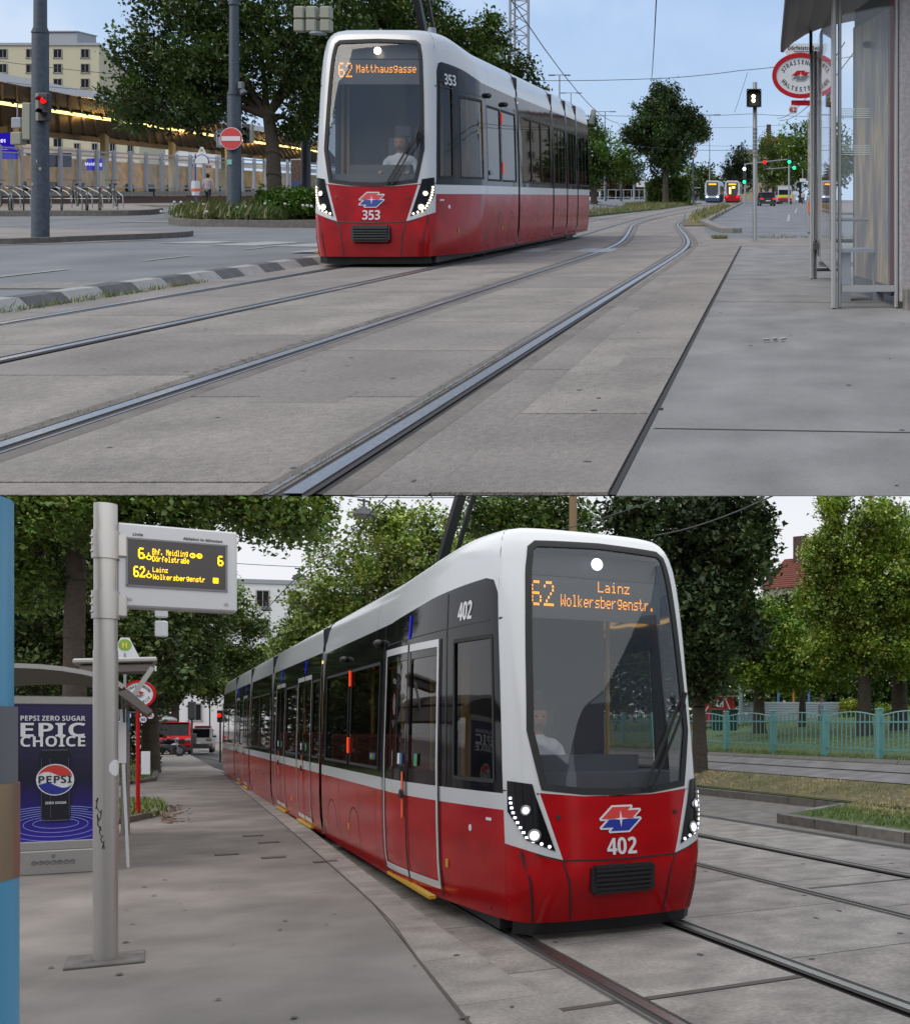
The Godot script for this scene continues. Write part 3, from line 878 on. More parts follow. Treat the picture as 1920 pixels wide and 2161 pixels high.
func make_tram(label: String, at: Vector3, turn: float, joints: Array, number: String, dest: Array, near_right: bool, warm: bool) -> Node3D:
	var t := thing("tram", label, "tram", at, "red and white trams of line 62", turn)
	var F := Vector3(0, 0.15, 1)
	var fxs := steps(-0.875, 0.875, 0.11, [0.0]); var fys := steps(0.16, 3.5, 0.16, [3.3, 3.4, 3.45, 3.48])
	# openings of the front
	var wo := pv([[-0.64, 1.235], [-0.3, 1.19], [0, 1.18], [0.3, 1.19], [0.64, 1.235], [0.735, 1.72], [0.725, 2.3], [0.705, 3.1], [0.69, 3.27], [0.63, 3.325], [0, 3.345], [-0.63, 3.325], [-0.69, 3.27], [-0.705, 3.1], [-0.725, 2.3], [-0.735, 1.72]])
	var wi := Geometry2D.offset_polygon(wo, -0.055)[0]
	var mb := MB.new()
	# red nose, white pillars and brow
	var redp := pv([[-0.875, 0.16], [0.875, 0.16], [0.875, 0.8], [0.60, 0.70], [0.50, 0.672], [0.655, 1.215], [0.3, 1.18], [0, 1.17], [-0.3, 1.18], [-0.655, 1.215], [-0.50, 0.672], [-0.60, 0.70], [-0.875, 0.8]])
	patch(mb, [redp], [wo], fr, F, fxs, fys, 0.0)
	mk("nose", mb, M.red, t)
	mb = MB.new()
	patch(mb, [pv([[0.875, 0.8], [0.875, 3.5], [-0.875, 3.5], [-0.875, 0.8], [-0.60, 0.70], [-0.50, 0.672], [-0.655, 1.215], [-0.3, 1.18], [0.3, 1.18], [0.655, 1.215], [0.50, 0.672], [0.60, 0.70]])], [wo], fr, F, fxs, fys, 0.0)
	mk("front_pillars", mb, M.white, t)
	mb = MB.new()
	patch(mb, [wo], [wi], fr, F, fxs, fys, 0.006)
	patch(mb, [wo], [wi], fr, F, fxs, fys, -0.03)
	mk("windscreen_frame", mb, M.rubber, t)
	mb = MB.new()
	patch(mb, [wi], [], fr, F, fxs, fys, -0.004)
	mk("windscreen", mb, M.glass_front, t)
	# seams
	mb = MB.new()
	strip(fr, [Vector2(-0.5, 0.668), Vector2(0, 0.655), Vector2(0.5, 0.668)], 0.014, F, 0.004, mb)
	for k in [-1.0, 1.0]:
		strip(fr, [Vector2(0.5 * k, 0.668), Vector2(0.875 * k, 0.775)], 0.012, F, 0.004, mb)
		strip(fr, [Vector2(0.50 * k, 0.66), Vector2(0.45 * k, 0.5), Vector2(0.43 * k, 0.17)], 0.014, F, 0.004, mb)
		strip(fr, [Vector2(0.80 * k, 0.75), Vector2(0.745 * k, 0.5), Vector2(0.73 * k, 0.17)], 0.014, F, 0.004, mb)
		strip(fr, [Vector2(0.70 * k, 2.64), Vector2(0.875 * k, 2.66)], 0.02, F, 0.004, mb)
		strip(fr, [Vector2(0.66 * k, 1.205), Vector2(0.875 * k, 1.23)], 0.012, F, 0.008, mb)
		mb.prism(circ(0, 0, 0.018), 0, 0.006, frame_at(fr, 0.52 * k, 1.02, F, 0.001))
	mk("panel_seams", mb, M.black, t)
	# grille
	mb = MB.new()
	patch(mb, [rrect(-0.255, 0.40, 0.255, 0.60, 0.035)], [], fr, F, steps(-0.3, 0.3, 0.1), steps(0.38, 0.62, 0.06), 0.035)
	var gt := mk("coupler_grille", mb, M.darkgrey, t)
	mb = MB.new()
	for i in 5:
		var y := 0.425 + 0.038 * i
		for j in 10:
			var a := fr(-0.25 + 0.05 * j, y); var b := fr(-0.2 + 0.05 * j, y)
			mb.bar(a + Vector3(0, 0, 0.045), b + Vector3(0, 0, 0.045), 0.03, 0.02)
	for e in [[-0.255, 0.5, 0.05, 0.2], [0.255, 0.5, 0.05, 0.2], [0, 0.395, 0.5, 0.03], [0, 0.605, 0.5, 0.03]]:
		mb.box(fr(e[0], e[1]) + Vector3(0, 0, 0.02), Vector3(e[2], e[3], 0.05))
	mk("slats", mb, M.black, gt)
	# headlights
	for k in [-1.0, 1.0]:
		var lens := pv([[0.705 * k, 1.285], [0.855 * k, 1.31], [0.858 * k, 1.06], [0.765 * k, 0.84], [0.555 * k, 0.745], [0.685 * k, 1.19]])
		if Geometry2D.is_polygon_clockwise(lens): lens.reverse()
		mb = MB.new()
		patch(mb, [lens], [], fr, F, fxs, steps(0.6, 1.4, 0.08), 0.007)
		var hl := mk("headlight", mb, M.gloss, t)
		mb = MB.new()
		for i in 9:
			var f := i / 8.0
			var X := frame_at(fr, lerpf(0.838, 0.755, f * f) * k, lerpf(1.17, 0.86, f), F, 0.012)
			mb.prism(rect(-0.014, -0.01, 0.014, 0.01), 0, 0.006, X)
		for i in 3:
			mb.prism(circ(0, 0, 0.014, -1, 10), 0, 0.006, frame_at(fr, lerpf(0.715, 0.60, i / 2.0) * k, lerpf(0.83, 0.785, i / 2.0), F, 0.012))
		mk("daytime_led", mb, M.lamp if warm else M.lampcool, hl)
		for e in [[0.755, 1.075, 0.036], [0.705, 0.875, 0.045]]:
			var X := frame_at(fr, e[0] * k, e[1], F, 0.008)
			mb = MB.new(); mb.torus(X.origin + X.basis.z * 0.008, e[2], 0.009, X.basis, 24, 6)
			mk("lamp_ring", mb, M.steel, hl)
			mb = MB.new(); mb.ell(X.origin, Vector3(e[2] * 0.92, e[2] * 0.92, 0.02), 16, 8, X.basis)
			mk("lamp_bulb", mb, M.lamp if warm else M.lampcool, hl)
	# number and emblem
	mb = MB.new()
	words(mb, number, 0.135, frame_at(fr, 0.0, 0.765, F, 0.004), true, 0.004, 0.86)
	mk("fleet_number", mb, M.signwhite, t)
	var lr := mat(lin(0.62, 0.05, 0.05), 0.3); var lbu := mat(lin(0.02, 0.035, 0.3), 0.3)
	logo("operator_emblem", t, frame_at(fr, 0.0, 0.985, F, 0.004), 0.34, 0.19, lr, lbu)
	# inside of the cab
	mb = MB.new()
	mb.box(Vector3(0, 2.86, -0.62 * cs), Vector3(1.24, 0.36, 0.03))
	mb.box(Vector3(0, 3.16, -0.70 * cs), Vector3(1.24, 0.2, 0.03))
	mk("display_box", mb, mat(lin(0.05, 0.055, 0.06), 0.4), t)
	mb = MB.new()
	var dz := -0.62 * cs + 0.02
	led(mb, dest[0], 0.2, 0.22, Transform3D(Basis(), Vector3(-0.58, 2.78, dz)), 0.7)
	if dest.size() == 2:
		led(mb, dest[1], 0.88, 0.12, Transform3D(Basis(), Vector3(-0.32, 2.85, dz)), 0.75)
	else:
		led(mb, dest[1], 0.30, 0.095, Transform3D(Basis(), Vector3(0.02, 2.93, dz)), 0.7)
		led(mb, dest[2], 0.88, 0.105, Transform3D(Basis(), Vector3(-0.32, 2.79, dz)), 0.7)
	mk("destination_display", mb, M.led, t)
	mb = MB.new(); mb.ell(Vector3(0.0, 3.17, -0.60 * cs + 0.03), Vector3(0.055, 0.055, 0.02), 16, 8)
	mk("top_lamp", mb, M.lamp if warm else M.lampcool, t)
	mb = MB.new()
	mb.box(Vector3(0, 1.28, -0.62 * cs), Vector3(1.36, 0.16, 0.7 * cs)); mb.box(Vector3(0, 1.42, -0.85 * cs), Vector3(0.9, 0.16, 0.3 * cs))
	mb.box(Vector3(0, 0.3, -(joints[-1] + 2.2) * 0.5 * cs), Vector3(2.0, 0.1, (joints[-1] - 3.0) * cs)); mb.box(Vector3(0, 0.3, -1.7 * cs), Vector3(1.5, 0.1, 1.8 * cs))
	mk("dashboard_and_floor", mb, mat(lin(0.055, 0.058, 0.062), 0.6), t)
	mb = MB.new()
	mb.box(Vector3(-0.1, 1.9, -2.3 * cs), Vector3(1.7, 2.4, 0.04))
	mk("cab_partition", mb, mat(lin(0.045, 0.05, 0.055), 0.5), t)
	mb = MB.new()
	mb.box(Vector3(0, 3.02, -(joints[-1] + 2.0) * 0.5 * cs), Vector3(1.9, 0.05, (joints[-1] - 2.8) * cs))
	mk("inner_ceiling", mb, mat(lin(0.3, 0.3, 0.29), 0.6), t)
	mb = MB.new()
	for i in joints.size():
		var a: float = 2.8 if i == 0 else joints[i - 1] + 0.6
		mb.box(Vector3(0.5, 2.985, -(a + joints[i] - 0.6) * 0.5 * cs), Vector3(0.07, 0.02, (joints[i] - 0.6 - a) * cs))
		mb.box(Vector3(-0.5, 2.985, -(a + joints[i] - 0.6) * 0.5 * cs), Vector3(0.07, 0.02, (joints[i] - 0.6 - a) * cs))
	mk("interior_light", mb, M.lampwarm, t)
	# driver, seated on the left of the cab behind the desk
	var sk := Color(0.28, 0.16, 0.11); var shirt := Color(0.5, 0.52, 0.55)
	var dx := 0.12 if near_right else 0.22
	if near_right: dx = -0.32
	var dzz := -1.25 * cs
	var bones := [[Vector3(0, 1.1, 0), Vector3(0, 1.42, 0), 0.16, 0.17, shirt], [Vector3(-0.13, 1.55, 0), Vector3(0.13, 1.55, 0), 0.1, 0.1, shirt], [Vector3(0, 1.42, 0), Vector3(0, 1.55, 0), 0.16, 0.14, shirt],
		[Vector3(0, 1.62, 0), Vector3(0, 1.75, 0.02), 0.055, 0.05, sk], [Vector3(0, 1.80, 0.03), Vector3(0, 1.86, 0.02), 0.082, 0.088, sk], [Vector3(0, 1.85, -0.04), Vector3(0, 1.90, 0.0), 0.092, 0.094, Color(0.05, 0.04, 0.035)], [Vector3(0, 1.825, 0.112), Vector3(0, 1.80, 0.118), 0.011, 0.014, sk]]
	for k in [-1.0, 1.0]:
		bones.append([Vector3(0.2 * k, 1.54, 0), Vector3(0.25 * k, 1.3, 0.12), 0.06, 0.05, shirt])
		bones.append([Vector3(0.25 * k, 1.3, 0.12), Vector3(0.2 * k, 1.38, 0.36), 0.047, 0.035, sk])
		for fg in 4: bones.append([Vector3(0.2 * k, 1.385, 0.36), Vector3(0.2 * k + (fg - 1.5) * 0.02, 1.37, 0.45 - absf(fg - 1.5) * 0.01), 0.016, 0.008, sk])
	for q in bones:
		q[0] += Vector3(dx, 0, 0); q[1] += Vector3(dx, 0, 0)
	var pb := body(bones, 0.02)
	for i in pb.v.size(): pb.v[i].z = pb.v[i].z * minf(1.0, cs + 0.25) + dzz
	var dr := mk("driver", pb, M.vcol, t)
	mb = MB.new()
	for k in [-1.0, 1.0]: mb.ell(Vector3(dx + 0.032 * k, 1.845, dzz + 0.098 * minf(1.0, cs + 0.25)), Vector3(0.014, 0.009, 0.012), 8, 6)
	mb.box(Vector3(dx, 1.765, dzz + 0.1 * minf(1.0, cs + 0.25)), Vector3(0.04, 0.008, 0.012))
	mk("eyes_and_mouth", mb, M.black, dr)
	mb = MB.new(); mb.bev(Vector3(dx, 1.55, dzz - 0.26 * cs), Vector3(0.5, 0.8, 0.12 * cs), 0.04); mb.bev(Vector3(dx, 2.02, dzz - 0.26 * cs), Vector3(0.28, 0.2, 0.1 * cs), 0.03)
	mk("driver_seat", mb, M.darkgrey, t)
	# wiper
	mb = MB.new()
	var w0 := fr(0.22, 1.22) + Vector3(0, 0, 0.03); var w1 := fr(0.66, 2.0) + Vector3(0, 0, 0.05)
	mb.bar(w0, w1, 0.022, 0.022); mb.bar(w0 + Vector3(0.07, -0.01, 0), w1 + Vector3(0.03, -0.06, 0.01), 0.018, 0.018)
	mb.bar(w1 + Vector3(-0.03, -0.12, 0.02), w1 + Vector3(0.02, 0.05, 0.02), 0.05, 0.03)
	mk("windscreen_wiper", mb, M.black, t)
	# sides, module by module
	var a0 := 0.875
	for sgi in 2:
		var sg := -1.0 if sgi == 0 else 1.0       # -1: driver's right, with the doors
		var f := func(s: float, y: float) -> Vector3: return sd(s, y, sg)
		var out := Vector3(sg, 0.1, 0)
		for m in joints.size():
			var s0: float = 0.35 if m == 0 else joints[m - 1] + 0.13
			var s1: float = joints[m] - 0.13
			var wl := s1 - s0
			var wins := []; var doors := []
			if sg < 0:
				if m == 0:
					wins = [[0.50, 1.36, 1.3, 2.52, 0], [4.0, 5.85, 1.3, 2.45, 1], [6.05, s1 - 0.35, 1.3, 2.45, 1]]; doors = [[1.72, 3.66]]
				elif m % 2 == 1:
					doors = [[s0 + wl * 0.135, s0 + wl * 0.39], [s0 + wl * 0.655, s0 + wl * 0.88]]
					wins = [[s0 + 0.12, s0 + wl * 0.12, 1.3, 2.45, 1], [s0 + wl * 0.41, s0 + wl * 0.635, 1.3, 2.45, 1], [s0 + wl * 0.9, s1 - 0.12, 1.3, 2.45, 1]]
				else:
					wins = [[s0 + wl * 0.06, s0 + wl * 0.48, 1.3, 2.45, 1], [s0 + wl * 0.52, s0 + wl * 0.94, 1.3, 2.45, 1]]
			else:
				if m == 0:
					wins = [[0.50, 1.20, 1.32, 2.75, 0], [1.65, 3.40, 1.32, 2.55, 0], [3.95, 5.75, 1.3, 2.5, 1], [5.9, s1 - 0.3, 1.3, 2.5, 1]]
				else:
					wins = [[s0 + wl * 0.08, s0 + wl * 0.33, 1.3, 2.5, 1], [s0 + wl * 0.36, s0 + wl * 0.62, 1.3, 2.5, 1], [s0 + wl * 0.65, s0 + wl * 0.93, 1.3, 2.5, 1]]
			var holes := []; var ex := []
			for q in wins:
				holes.append(rrect(q[0], q[2], q[1], q[3], 0.04)); ex.append((q[0] + q[1]) * 0.5)
			var panes := []
			for q in doors:
				var mid: float = (q[0] + q[1]) * 0.5
				panes.append([q[0] + 0.1, mid - 0.07]); panes.append([mid + 0.07, q[1] - 0.1])
			for q in panes:
				holes.append(rrect(q[0], 1.34, q[1], 2.42, 0.03)); ex.append((q[0] + q[1]) * 0.5)
			var xs := steps(s0, s1, 0.55, ex)
			if m == 0:
				xs = steps(s0, minf(3.4, s1), 0.16, ex) + steps(3.4, s1, 0.6, ex).slice(1)
			var top := 2.9
			var blk := rect(s0 + (0.0 if m == 0 else 0.02), 1.205, s1, top)
			if m == 0: blk = pv([[s0, 1.205], [s1, 1.205], [s1, 2.86], [3.5, 2.9], [2.0, 2.99], [0.62, 3.03], [0.45, 3.0], [s0 + 0.02, 2.88]])
			mb = MB.new()
			patch(mb, [rect(s0, 0.16, s1, 1.07)], [], f, out, xs, [0.16, 0.45, 0.8, 1.07], 0)
			mk("side_panel", mb, M.red, t)
			mb = MB.new()
			patch(mb, [rect(s0, 1.07, s1, 1.205)], [], f, out, xs, [1.07, 1.205], 0)
			patch(mb, [rect(s0, 1.205, s1, 3.5)], [blk], f, out, xs, [1.205, 1.9, 2.6, 2.86, 3.0, 3.1, 3.2, 3.25, 3.3, 3.36, 3.4, 3.43, 3.455, 3.475, 3.5], 0)
			mk("white_band", mb, M.white, t)
			mb = MB.new()
			patch(mb, [blk], holes, f, out, xs, [1.205, 1.88, 2.2, 2.6, 2.9, 3.04], 0)
			var band := mk("window_band", mb, M.gloss, t)
			for q in wins:
				mb = MB.new()
				patch(mb, [rrect(q[0], q[2], q[1], q[3], 0.04)], [], f, out, xs, [q[2], 1.9, q[3]], -0.012)
				var w := mk("window", mb, M.glass_tram, t)
				mb = MB.new()
				var pth := [Vector2(q[0], q[2]), Vector2(q[1], q[2]), Vector2(q[1], q[3]), Vector2(q[0], q[3]), Vector2(q[0], q[2])]
				strip(f, pth, 0.035, out, 0.004, mb)
				mk("frame", mb, M.rubber, w)
			for q in doors:
				var mid: float = (q[0] + q[1]) * 0.5
				for k in 2:
					var d0: float = q[0] if k == 0 else mid; var d1: float = mid if k == 0 else q[1]
					mb = MB.new()
					var fxp: float = d1 - 0.045 if k == 1 else d0 + 0.045
					strip(f, [Vector2(fxp, 0.27), Vector2(fxp, 2.55)], 0.05, out, 0.009, mb)
					strip(f, [Vector2(d0 + 0.03, 2.53), Vector2(d1 - 0.03, 2.53)], 0.07, out, 0.009, mb)
					strip(f, [Vector2(d0 + 0.03, 0.29), Vector2(d1 - 0.03, 0.29)], 0.07, out, 0.009, mb)
					var door := mk("door", mb, M.white, t)
					for dd in [d0, d1]:
						mb = MB.new(); strip(f, [Vector2(dd, 0.2), Vector2(dd, 2.57)], 0.035, out, 0.012, mb)
						mk("seal", mb, M.black, door)
					mb = MB.new()
					var p = [d0 + 0.1 if k == 0 else d0 + 0.07, d1 - 0.07 if k == 0 else d1 - 0.1]
					patch(mb, [rrect(p[0], 1.34, p[1], 2.42, 0.03)], [], f, out, xs, [1.3, 1.9, 2.45], -0.012)
					mk("pane", mb, M.glass_tram, door)
				mb = MB.new()
				mb.box(f.call(mid, 0.19) + Vector3(sg * 0.02, 0, 0), Vector3(0.06, 0.03, (q[1] - q[0]) * cs))
				mk("door_step", mb, M.yellow, t)
				for st in [[mid + 0.28, 0.075, 0.11, M.signwhite], [mid + 0.19, 0.06, 0.11, M.stickerblue], [mid - 0.30, 0.085, 0.12, M.stickergreen]]:
					mb = MB.new(); mb.prism(rect(-st[1] / 2 * cs, -st[2] / 2, st[1] / 2 * cs, st[2] / 2), 0, 0.003, frame_at(f, st[0], 1.43, out, 0.002)); mk("door_sticker", mb, st[3], t)
				mb = MB.new()
				strip(f, [Vector2(mid + 0.12, 0.84), Vector2(mid + 0.12, 1.3)], 0.06, out, 0.014, mb)
				mk("warning_strip", mb, M.orange, t)
				mb = MB.new(); mb.prism(circ(0, 0, 0.045), 0, 0.02, frame_at(f, mid + 0.12, 1.08, out, 0.014))
				mk("door_button", mb, M.black, t)
				mb = MB.new(); mb.prism(rrect(-0.022, -0.12, 0.022, 0.12, 0.02), 0, 0.006, frame_at(f, mid, 2.76, out, 0.004))
				mk("door_lamp", mb, glow(Color(0.08, 0.1, 0.7), 0.3), t)
				mb = MB.new()
				mb.cyl(sd(mid + 0.3, 0.5, sg) * Vector3(0.72, 1, 1), sd(mid + 0.3, 0.5, sg) * Vector3(0.72, 1, 1) + Vector3(0, 2.3, 0), 0.022, 0.022, 8)
				mb.cyl(sd(mid - 0.7, 0.5, sg) * Vector3(0.72, 1, 1), sd(mid - 0.7, 0.5, sg) * Vector3(0.72, 1, 1) + Vector3(0, 2.3, 0), 0.022, 0.022, 8)
				mk("grab_pole", mb, M.yellow, t)
			# wheel arch outlines, hatches
			mb = MB.new()
			if (m % 2 == 0):
				for k in 2:
					var cx: float = lerpf(s0, s1, 0.66 if m == 0 else 0.3) + k * 1.75 - (0.0 if m == 0 else 0.1)
					var pth := []
					for i in 13: pth.append(Vector2(cx + 0.42 * cos(PI * i / 12.0), 0.36 + 0.40 * sin(PI * i / 12.0)))
					strip(f, pth, 0.012, out, 0.004, mb)
				for q in [0.48, 0.62, 0.8]:
					var xx := lerpf(s0, s1, q)
					strip(f, [Vector2(xx, 0.18), Vector2(xx, 1.05)], 0.008, out, 0.004, mb)
			else:
				for q in [0.1, 0.5, 0.93]:
					var xx := lerpf(s0, s1, q)
					strip(f, [Vector2(xx, 0.18), Vector2(xx, 1.05)], 0.008, out, 0.004, mb)
			var xx2 := lerpf(s0, s1, 0.5)
			strip(f, [Vector2(xx2, 2.62), Vector2(xx2, 3.42)], 0.008, out, 0.004, mb)
			if m == 0:
				strip(f, [Vector2(0.55, 2.66), Vector2(3.6, 2.62)], 0.01, out, 0.004, mb)
				strip(f, [Vector2(1.55, 1.22), Vector2(1.55, 2.98)], 0.02, out, 0.005, mb)
				strip(f, [Vector2(3.78, 0.2), Vector2(3.78, 2.9)], 0.014, out, 0.005, mb)
			for i in 9:
				mb.prism(circ(0, 0, 0.012, -1, 6), 0, 0.004, frame_at(f, lerpf(s0 + 0.3, s1 - 0.3, i / 8.0), 0.22, out, 0.002))
			mk("panel_lines", mb, M.black, t)
			mb = MB.new()
			for q in ([1.55, 5.95] if m == 0 else [lerpf(s0, s1, 0.5)]):
				mb.box(frame_at(f, q, 0.52 if q < 3 else 0.5, out, 0.004).origin, Vector3(0.01, 0.075, 0.06 * cs))
			mk("side_reflector", mb, M.yellow, t)
			if m == 0:
				mb = MB.new()
				for q in [[5.95, 1.52], [5.95, 2.36]]:
					mb.bev(frame_at(f, q[0], q[1], out, 0.008).origin, Vector3(0.02, 0.2, 0.06 * cs), 0.008)
				mk("turn_indicator", mb, glow(Color(1.0, 0.25, 0.04), 0.35), t)
				mb = MB.new(); words(mb, number, 0.16, frame_at(f, 1.1, 2.78, out, 0.004), true, 0.004, 0.8)
				mk("side_number", mb, M.signwhite, t)
				mb = MB.new(); mb.prism(circ(0, 0, 0.03, -1, 14), 0, 0.003, frame_at(f, 1.0, 0.88, out, 0.003)); mb.prism(rect(-0.05, -0.012, 0.05, 0.012), 0, 0.003, frame_at(f, 0.62, 0.98, out, 0.003)); mk("small_mark", mb, M.signwhite, t)
				for k in 4:
					mb = MB.new(); mb.prism(circ(0, 0, 0.022, 0.04, 12), 0, 0.003, frame_at(f, 4.2 + k * 0.085, 1.42, out, 0.002)); mk("window_sticker", mb, [M.stickerblue, M.stickergreen, M.yellow, M.stickerblue][k], t)
				mb = MB.new()
				for q in [[4.0, 2.68], [6.3, 2.62]]: mb.ell(f.call(q[0], q[1]) + Vector3(sg * 0.03, 0, 0), Vector3(0.06, 0.045, 0.09 * cs), 12, 8)
				mk("side_camera", mb, M.black, t)
				mb = MB.new()
				for q in [[2.1, 1.0], [3.3, 1.0], [5.0, 1.0], [7.0, 1.0]]:
					mb.cyl(Vector3(sg * 0.72, 0.4, -q[0] * cs), Vector3(sg * 0.72, 2.9, -q[0] * cs), 0.022, 0.022, 8)
				mb.cyl(Vector3(sg * 0.72, 2.5, -3.0 * cs), Vector3(sg * 0.72, 2.5, -(joints[0] - 0.5) * cs), 0.018, 0.018, 8)
				mk("handrail", mb, M.yellow, t)
			# seats
			mb = MB.new()
			var ss := s0 + (4.2 if m == 0 else 0.6)
			while ss < s1 - 0.6:
				mb.bev(Vector3(sg * 0.75, 0.85, -ss * cs), Vector3(0.8, 0.12, 0.45 * cs), 0.03); mb.bev(Vector3(sg * 0.75, 1.25, -(ss + 0.24) * cs), Vector3(0.8, 0.8, 0.08 * cs), 0.02)
				ss += 0.95
			mk("seat_row", mb, mat(lin(0.20, 0.05, 0.045), 0.7), t)
		# bellows
		for m in joints.size() - 1:
			mb = MB.new()
			var j: float = joints[m]
			for i in 5:
				var z := -(j - 0.16 + i * 0.08) * cs
				mb.box(Vector3(0, 1.72, z), Vector3(2.2 + (0.06 if i % 2 == 0 else 0.0), 2.95, 0.05 * cs))
			if sg > 0: mk("bellows", mb, M.rubber, t)
			mb = MB.new()
			mb.bar(sd(j - 0.13, 0.2, sg) + Vector3(0.012 * sg, 0, 0), sd(j - 0.13, 2.9, sg) + Vector3(0.012 * sg, 0, 0), 0.03, 0.045 * cs)
			mk("joint_trim", mb, M.steel, t)
	# roof, underside, tail
	var xsr := steps(0.0, 4.6, 0.2) + steps(4.6, joints[-1] - 0.13, 3.0).slice(1)
	mb = MB.new()
	for i in xsr.size() - 1:
		for k in 8:
			var q := []
			for e in [[xsr[i], k], [xsr[i + 1], k], [xsr[i + 1], k + 1], [xsr[i], k + 1]]:
				var la: float = (e[1] / 4.0 - 1.0) * plan_at(plan_b, plan_l, maxf(e[0], 0.001))
				q.append(skin(absf(la), e[0], 3.5, signf(la)))
			mb.quad(q[0], q[1], q[2], q[3], Vector3.UP)
	mk("roof", mb, M.white, t)
	mb = MB.new()
	for m in joints.size():
		var s0: float = 4.4 if m == 0 else joints[m - 1] + 0.5
		mb.bev(Vector3(0, 3.33, -(s0 + joints[m] - 0.5) * 0.5 * cs), Vector3(1.3, 0.2, (joints[m] - 0.5 - s0) * cs), 0.04)
	mk("roof_equipment", mb, M.midgrey, t)
	mb = MB.new()
	mb.cyl(Vector3(-0.12, 3.47, -1.5 * cs), Vector3(-0.12, 3.57, -1.5 * cs), 0.07, 0.01, 4); mb.cyl(Vector3(0.55, 3.45, -2.2 * cs), Vector3(0.55, 3.63, -2.2 * cs), 0.075, 0.06, 12)
	mk("roof_aerial", mb, M.greypaint, t)
	mb = MB.new()
	mb.box(Vector3(0, 0.16, -(joints[-1] * 0.5 + 0.3) * cs), Vector3(1.7, 0.2, (joints[-1] - 0.6) * cs))
	for i in fxs.size() - 1:
		var a := fr(fxs[i] * 0.96, 0.17); var b := fr(fxs[i + 1] * 0.96, 0.17)
		mb.quad(a - Vector3(0, 0.0, 0.05), b - Vector3(0, 0, 0.05), b - Vector3(0, 0.12, 0.09), a - Vector3(0, 0.12, 0.09), Vector3(0, 0, 1))
	mk("underframe", mb, M.black, t)
	for m in [0, 2, 4]:
		if m >= joints.size(): continue
		var c0: float = joints[m] - 3.3 if m == 0 else (joints[m] + joints[m - 1]) * 0.5
		for k in 2:
			for sg in [-1.0, 1.0]:
				mb = MB.new()
				mb.cyl(Vector3(sg * 0.62, 0.31, -(c0 + k * 1.75) * cs), Vector3(sg * 0.76, 0.31, -(c0 + k * 1.75) * cs), 0.3, 0.3, 18)
				mk("wheel", mb, M.raildark, t)
	mb = MB.new()
	var tl: float = joints[-1] - 0.13
	for e in [[0.16, 1.07], [1.07, 1.205], [1.205, 2.9], [2.9, 3.5]]:
		mb.quad(sd(tl, e[0], -1), sd(tl, e[0], 1), sd(tl, e[1], 1), sd(tl, e[1], -1), Vector3(0, 0, -1))
	mk("tail", mb, M.gloss, t)
	mb = MB.new()
	var pb0 := Vector3(0, 3.4, -6.3 * cs)
	mb.bev(pb0, Vector3(0.9, 0.12, 0.7 * cs), 0.03)
	mb.bar(pb0 + Vector3(-0.12, 0.05, 0), Vector3(-0.12, 4.75, -4.4 * cs), 0.10, 0.12); mb.bar(pb0 + Vector3(0.05, 0.05, 0), Vector3(0.05, 4.75, -4.5 * cs), 0.05, 0.05)
	mk("pantograph", mb, M.black, t)
	return t

# ---------------------------------------------------------------- shared pieces
func slab(mb: MB, poly: PackedVector2Array, f: Callable, e1: float, e0: float) -> void:
	# a flat piece over poly (x, z or u, v) from height e0 to e1 on the street given by f
	var id := Geometry2D.triangulate_polygon(poly)
	var up := ((f.call(1, 0, 0) - f.call(0, 0, 0)) as Vector3).cross(f.call(0, 1, 0) - f.call(0, 0, 0)).normalized()
	if up.y < 0: up = -up
	for i in range(0, id.size(), 3):
		mb.tn(f.call(poly[id[i]].x, poly[id[i]].y, e1), f.call(poly[id[i + 1]].x, poly[id[i + 1]].y, e1), f.call(poly[id[i + 2]].x, poly[id[i + 2]].y, e1), up)
	var c := Vector2.ZERO
	for q in poly: c += q
	c /= poly.size()
	if e0 >= e1: return
	for i in poly.size():
		var a := poly[i]; var b := poly[(i + 1) % poly.size()]
		var m := (a + b) * 0.5
		var out: Vector3 = f.call(m.x, m.y, 0) - f.call(c.x, c.y, 0)
		mb.quad(f.call(a.x, a.y, e0), f.call(b.x, b.y, e0), f.call(b.x, b.y, e1), f.call(a.x, a.y, e1), out)

func ribbon(mb: MB, pts: Array, o0: float, o1: float, e1: float, e0: float, f: Callable) -> void:
	# a strip along pts (Vector2) between two sideways offsets
	var l := []; var r := []
	for i in pts.size():
		var d: Vector2 = (pts[mini(i + 1, pts.size() - 1)] - pts[maxi(i - 1, 0)]).normalized()
		var s := Vector2(d.y, -d.x)
		l.append(pts[i] + s * o0); r.append(pts[i] + s * o1)
	for i in pts.size() - 1:
		var a: Vector2 = l[i]; var b: Vector2 = r[i]; var c: Vector2 = r[i + 1]; var d: Vector2 = l[i + 1]
		mb.quad(f.call(a.x, a.y, e1), f.call(b.x, b.y, e1), f.call(c.x, c.y, e1), f.call(d.x, d.y, e1), Vector3.UP)
		if e0 < e1:
			mb.quad(f.call(a.x, a.y, e0), f.call(d.x, d.y, e0), f.call(d.x, d.y, e1), f.call(a.x, a.y, e1), f.call(a.x, a.y, 0) - f.call(b.x, b.y, 0))
			mb.quad(f.call(b.x, b.y, e0), f.call(c.x, c.y, e0), f.call(c.x, c.y, e1), f.call(b.x, b.y, e1), f.call(b.x, b.y, 0) - f.call(a.x, a.y, 0))

func smooth(pts: Array, k := 8) -> Array:
	var o := []
	for i in pts.size() - 1:
		var p0: Vector2 = pts[maxi(i - 1, 0)]; var p1: Vector2 = pts[i]; var p2: Vector2 = pts[i + 1]; var p3: Vector2 = pts[mini(i + 2, pts.size() - 1)]
		for j in k: o.append(p1.cubic_interpolate(p2, p0, p3, float(j) / k))
	o.append(pts[-1])
	return o

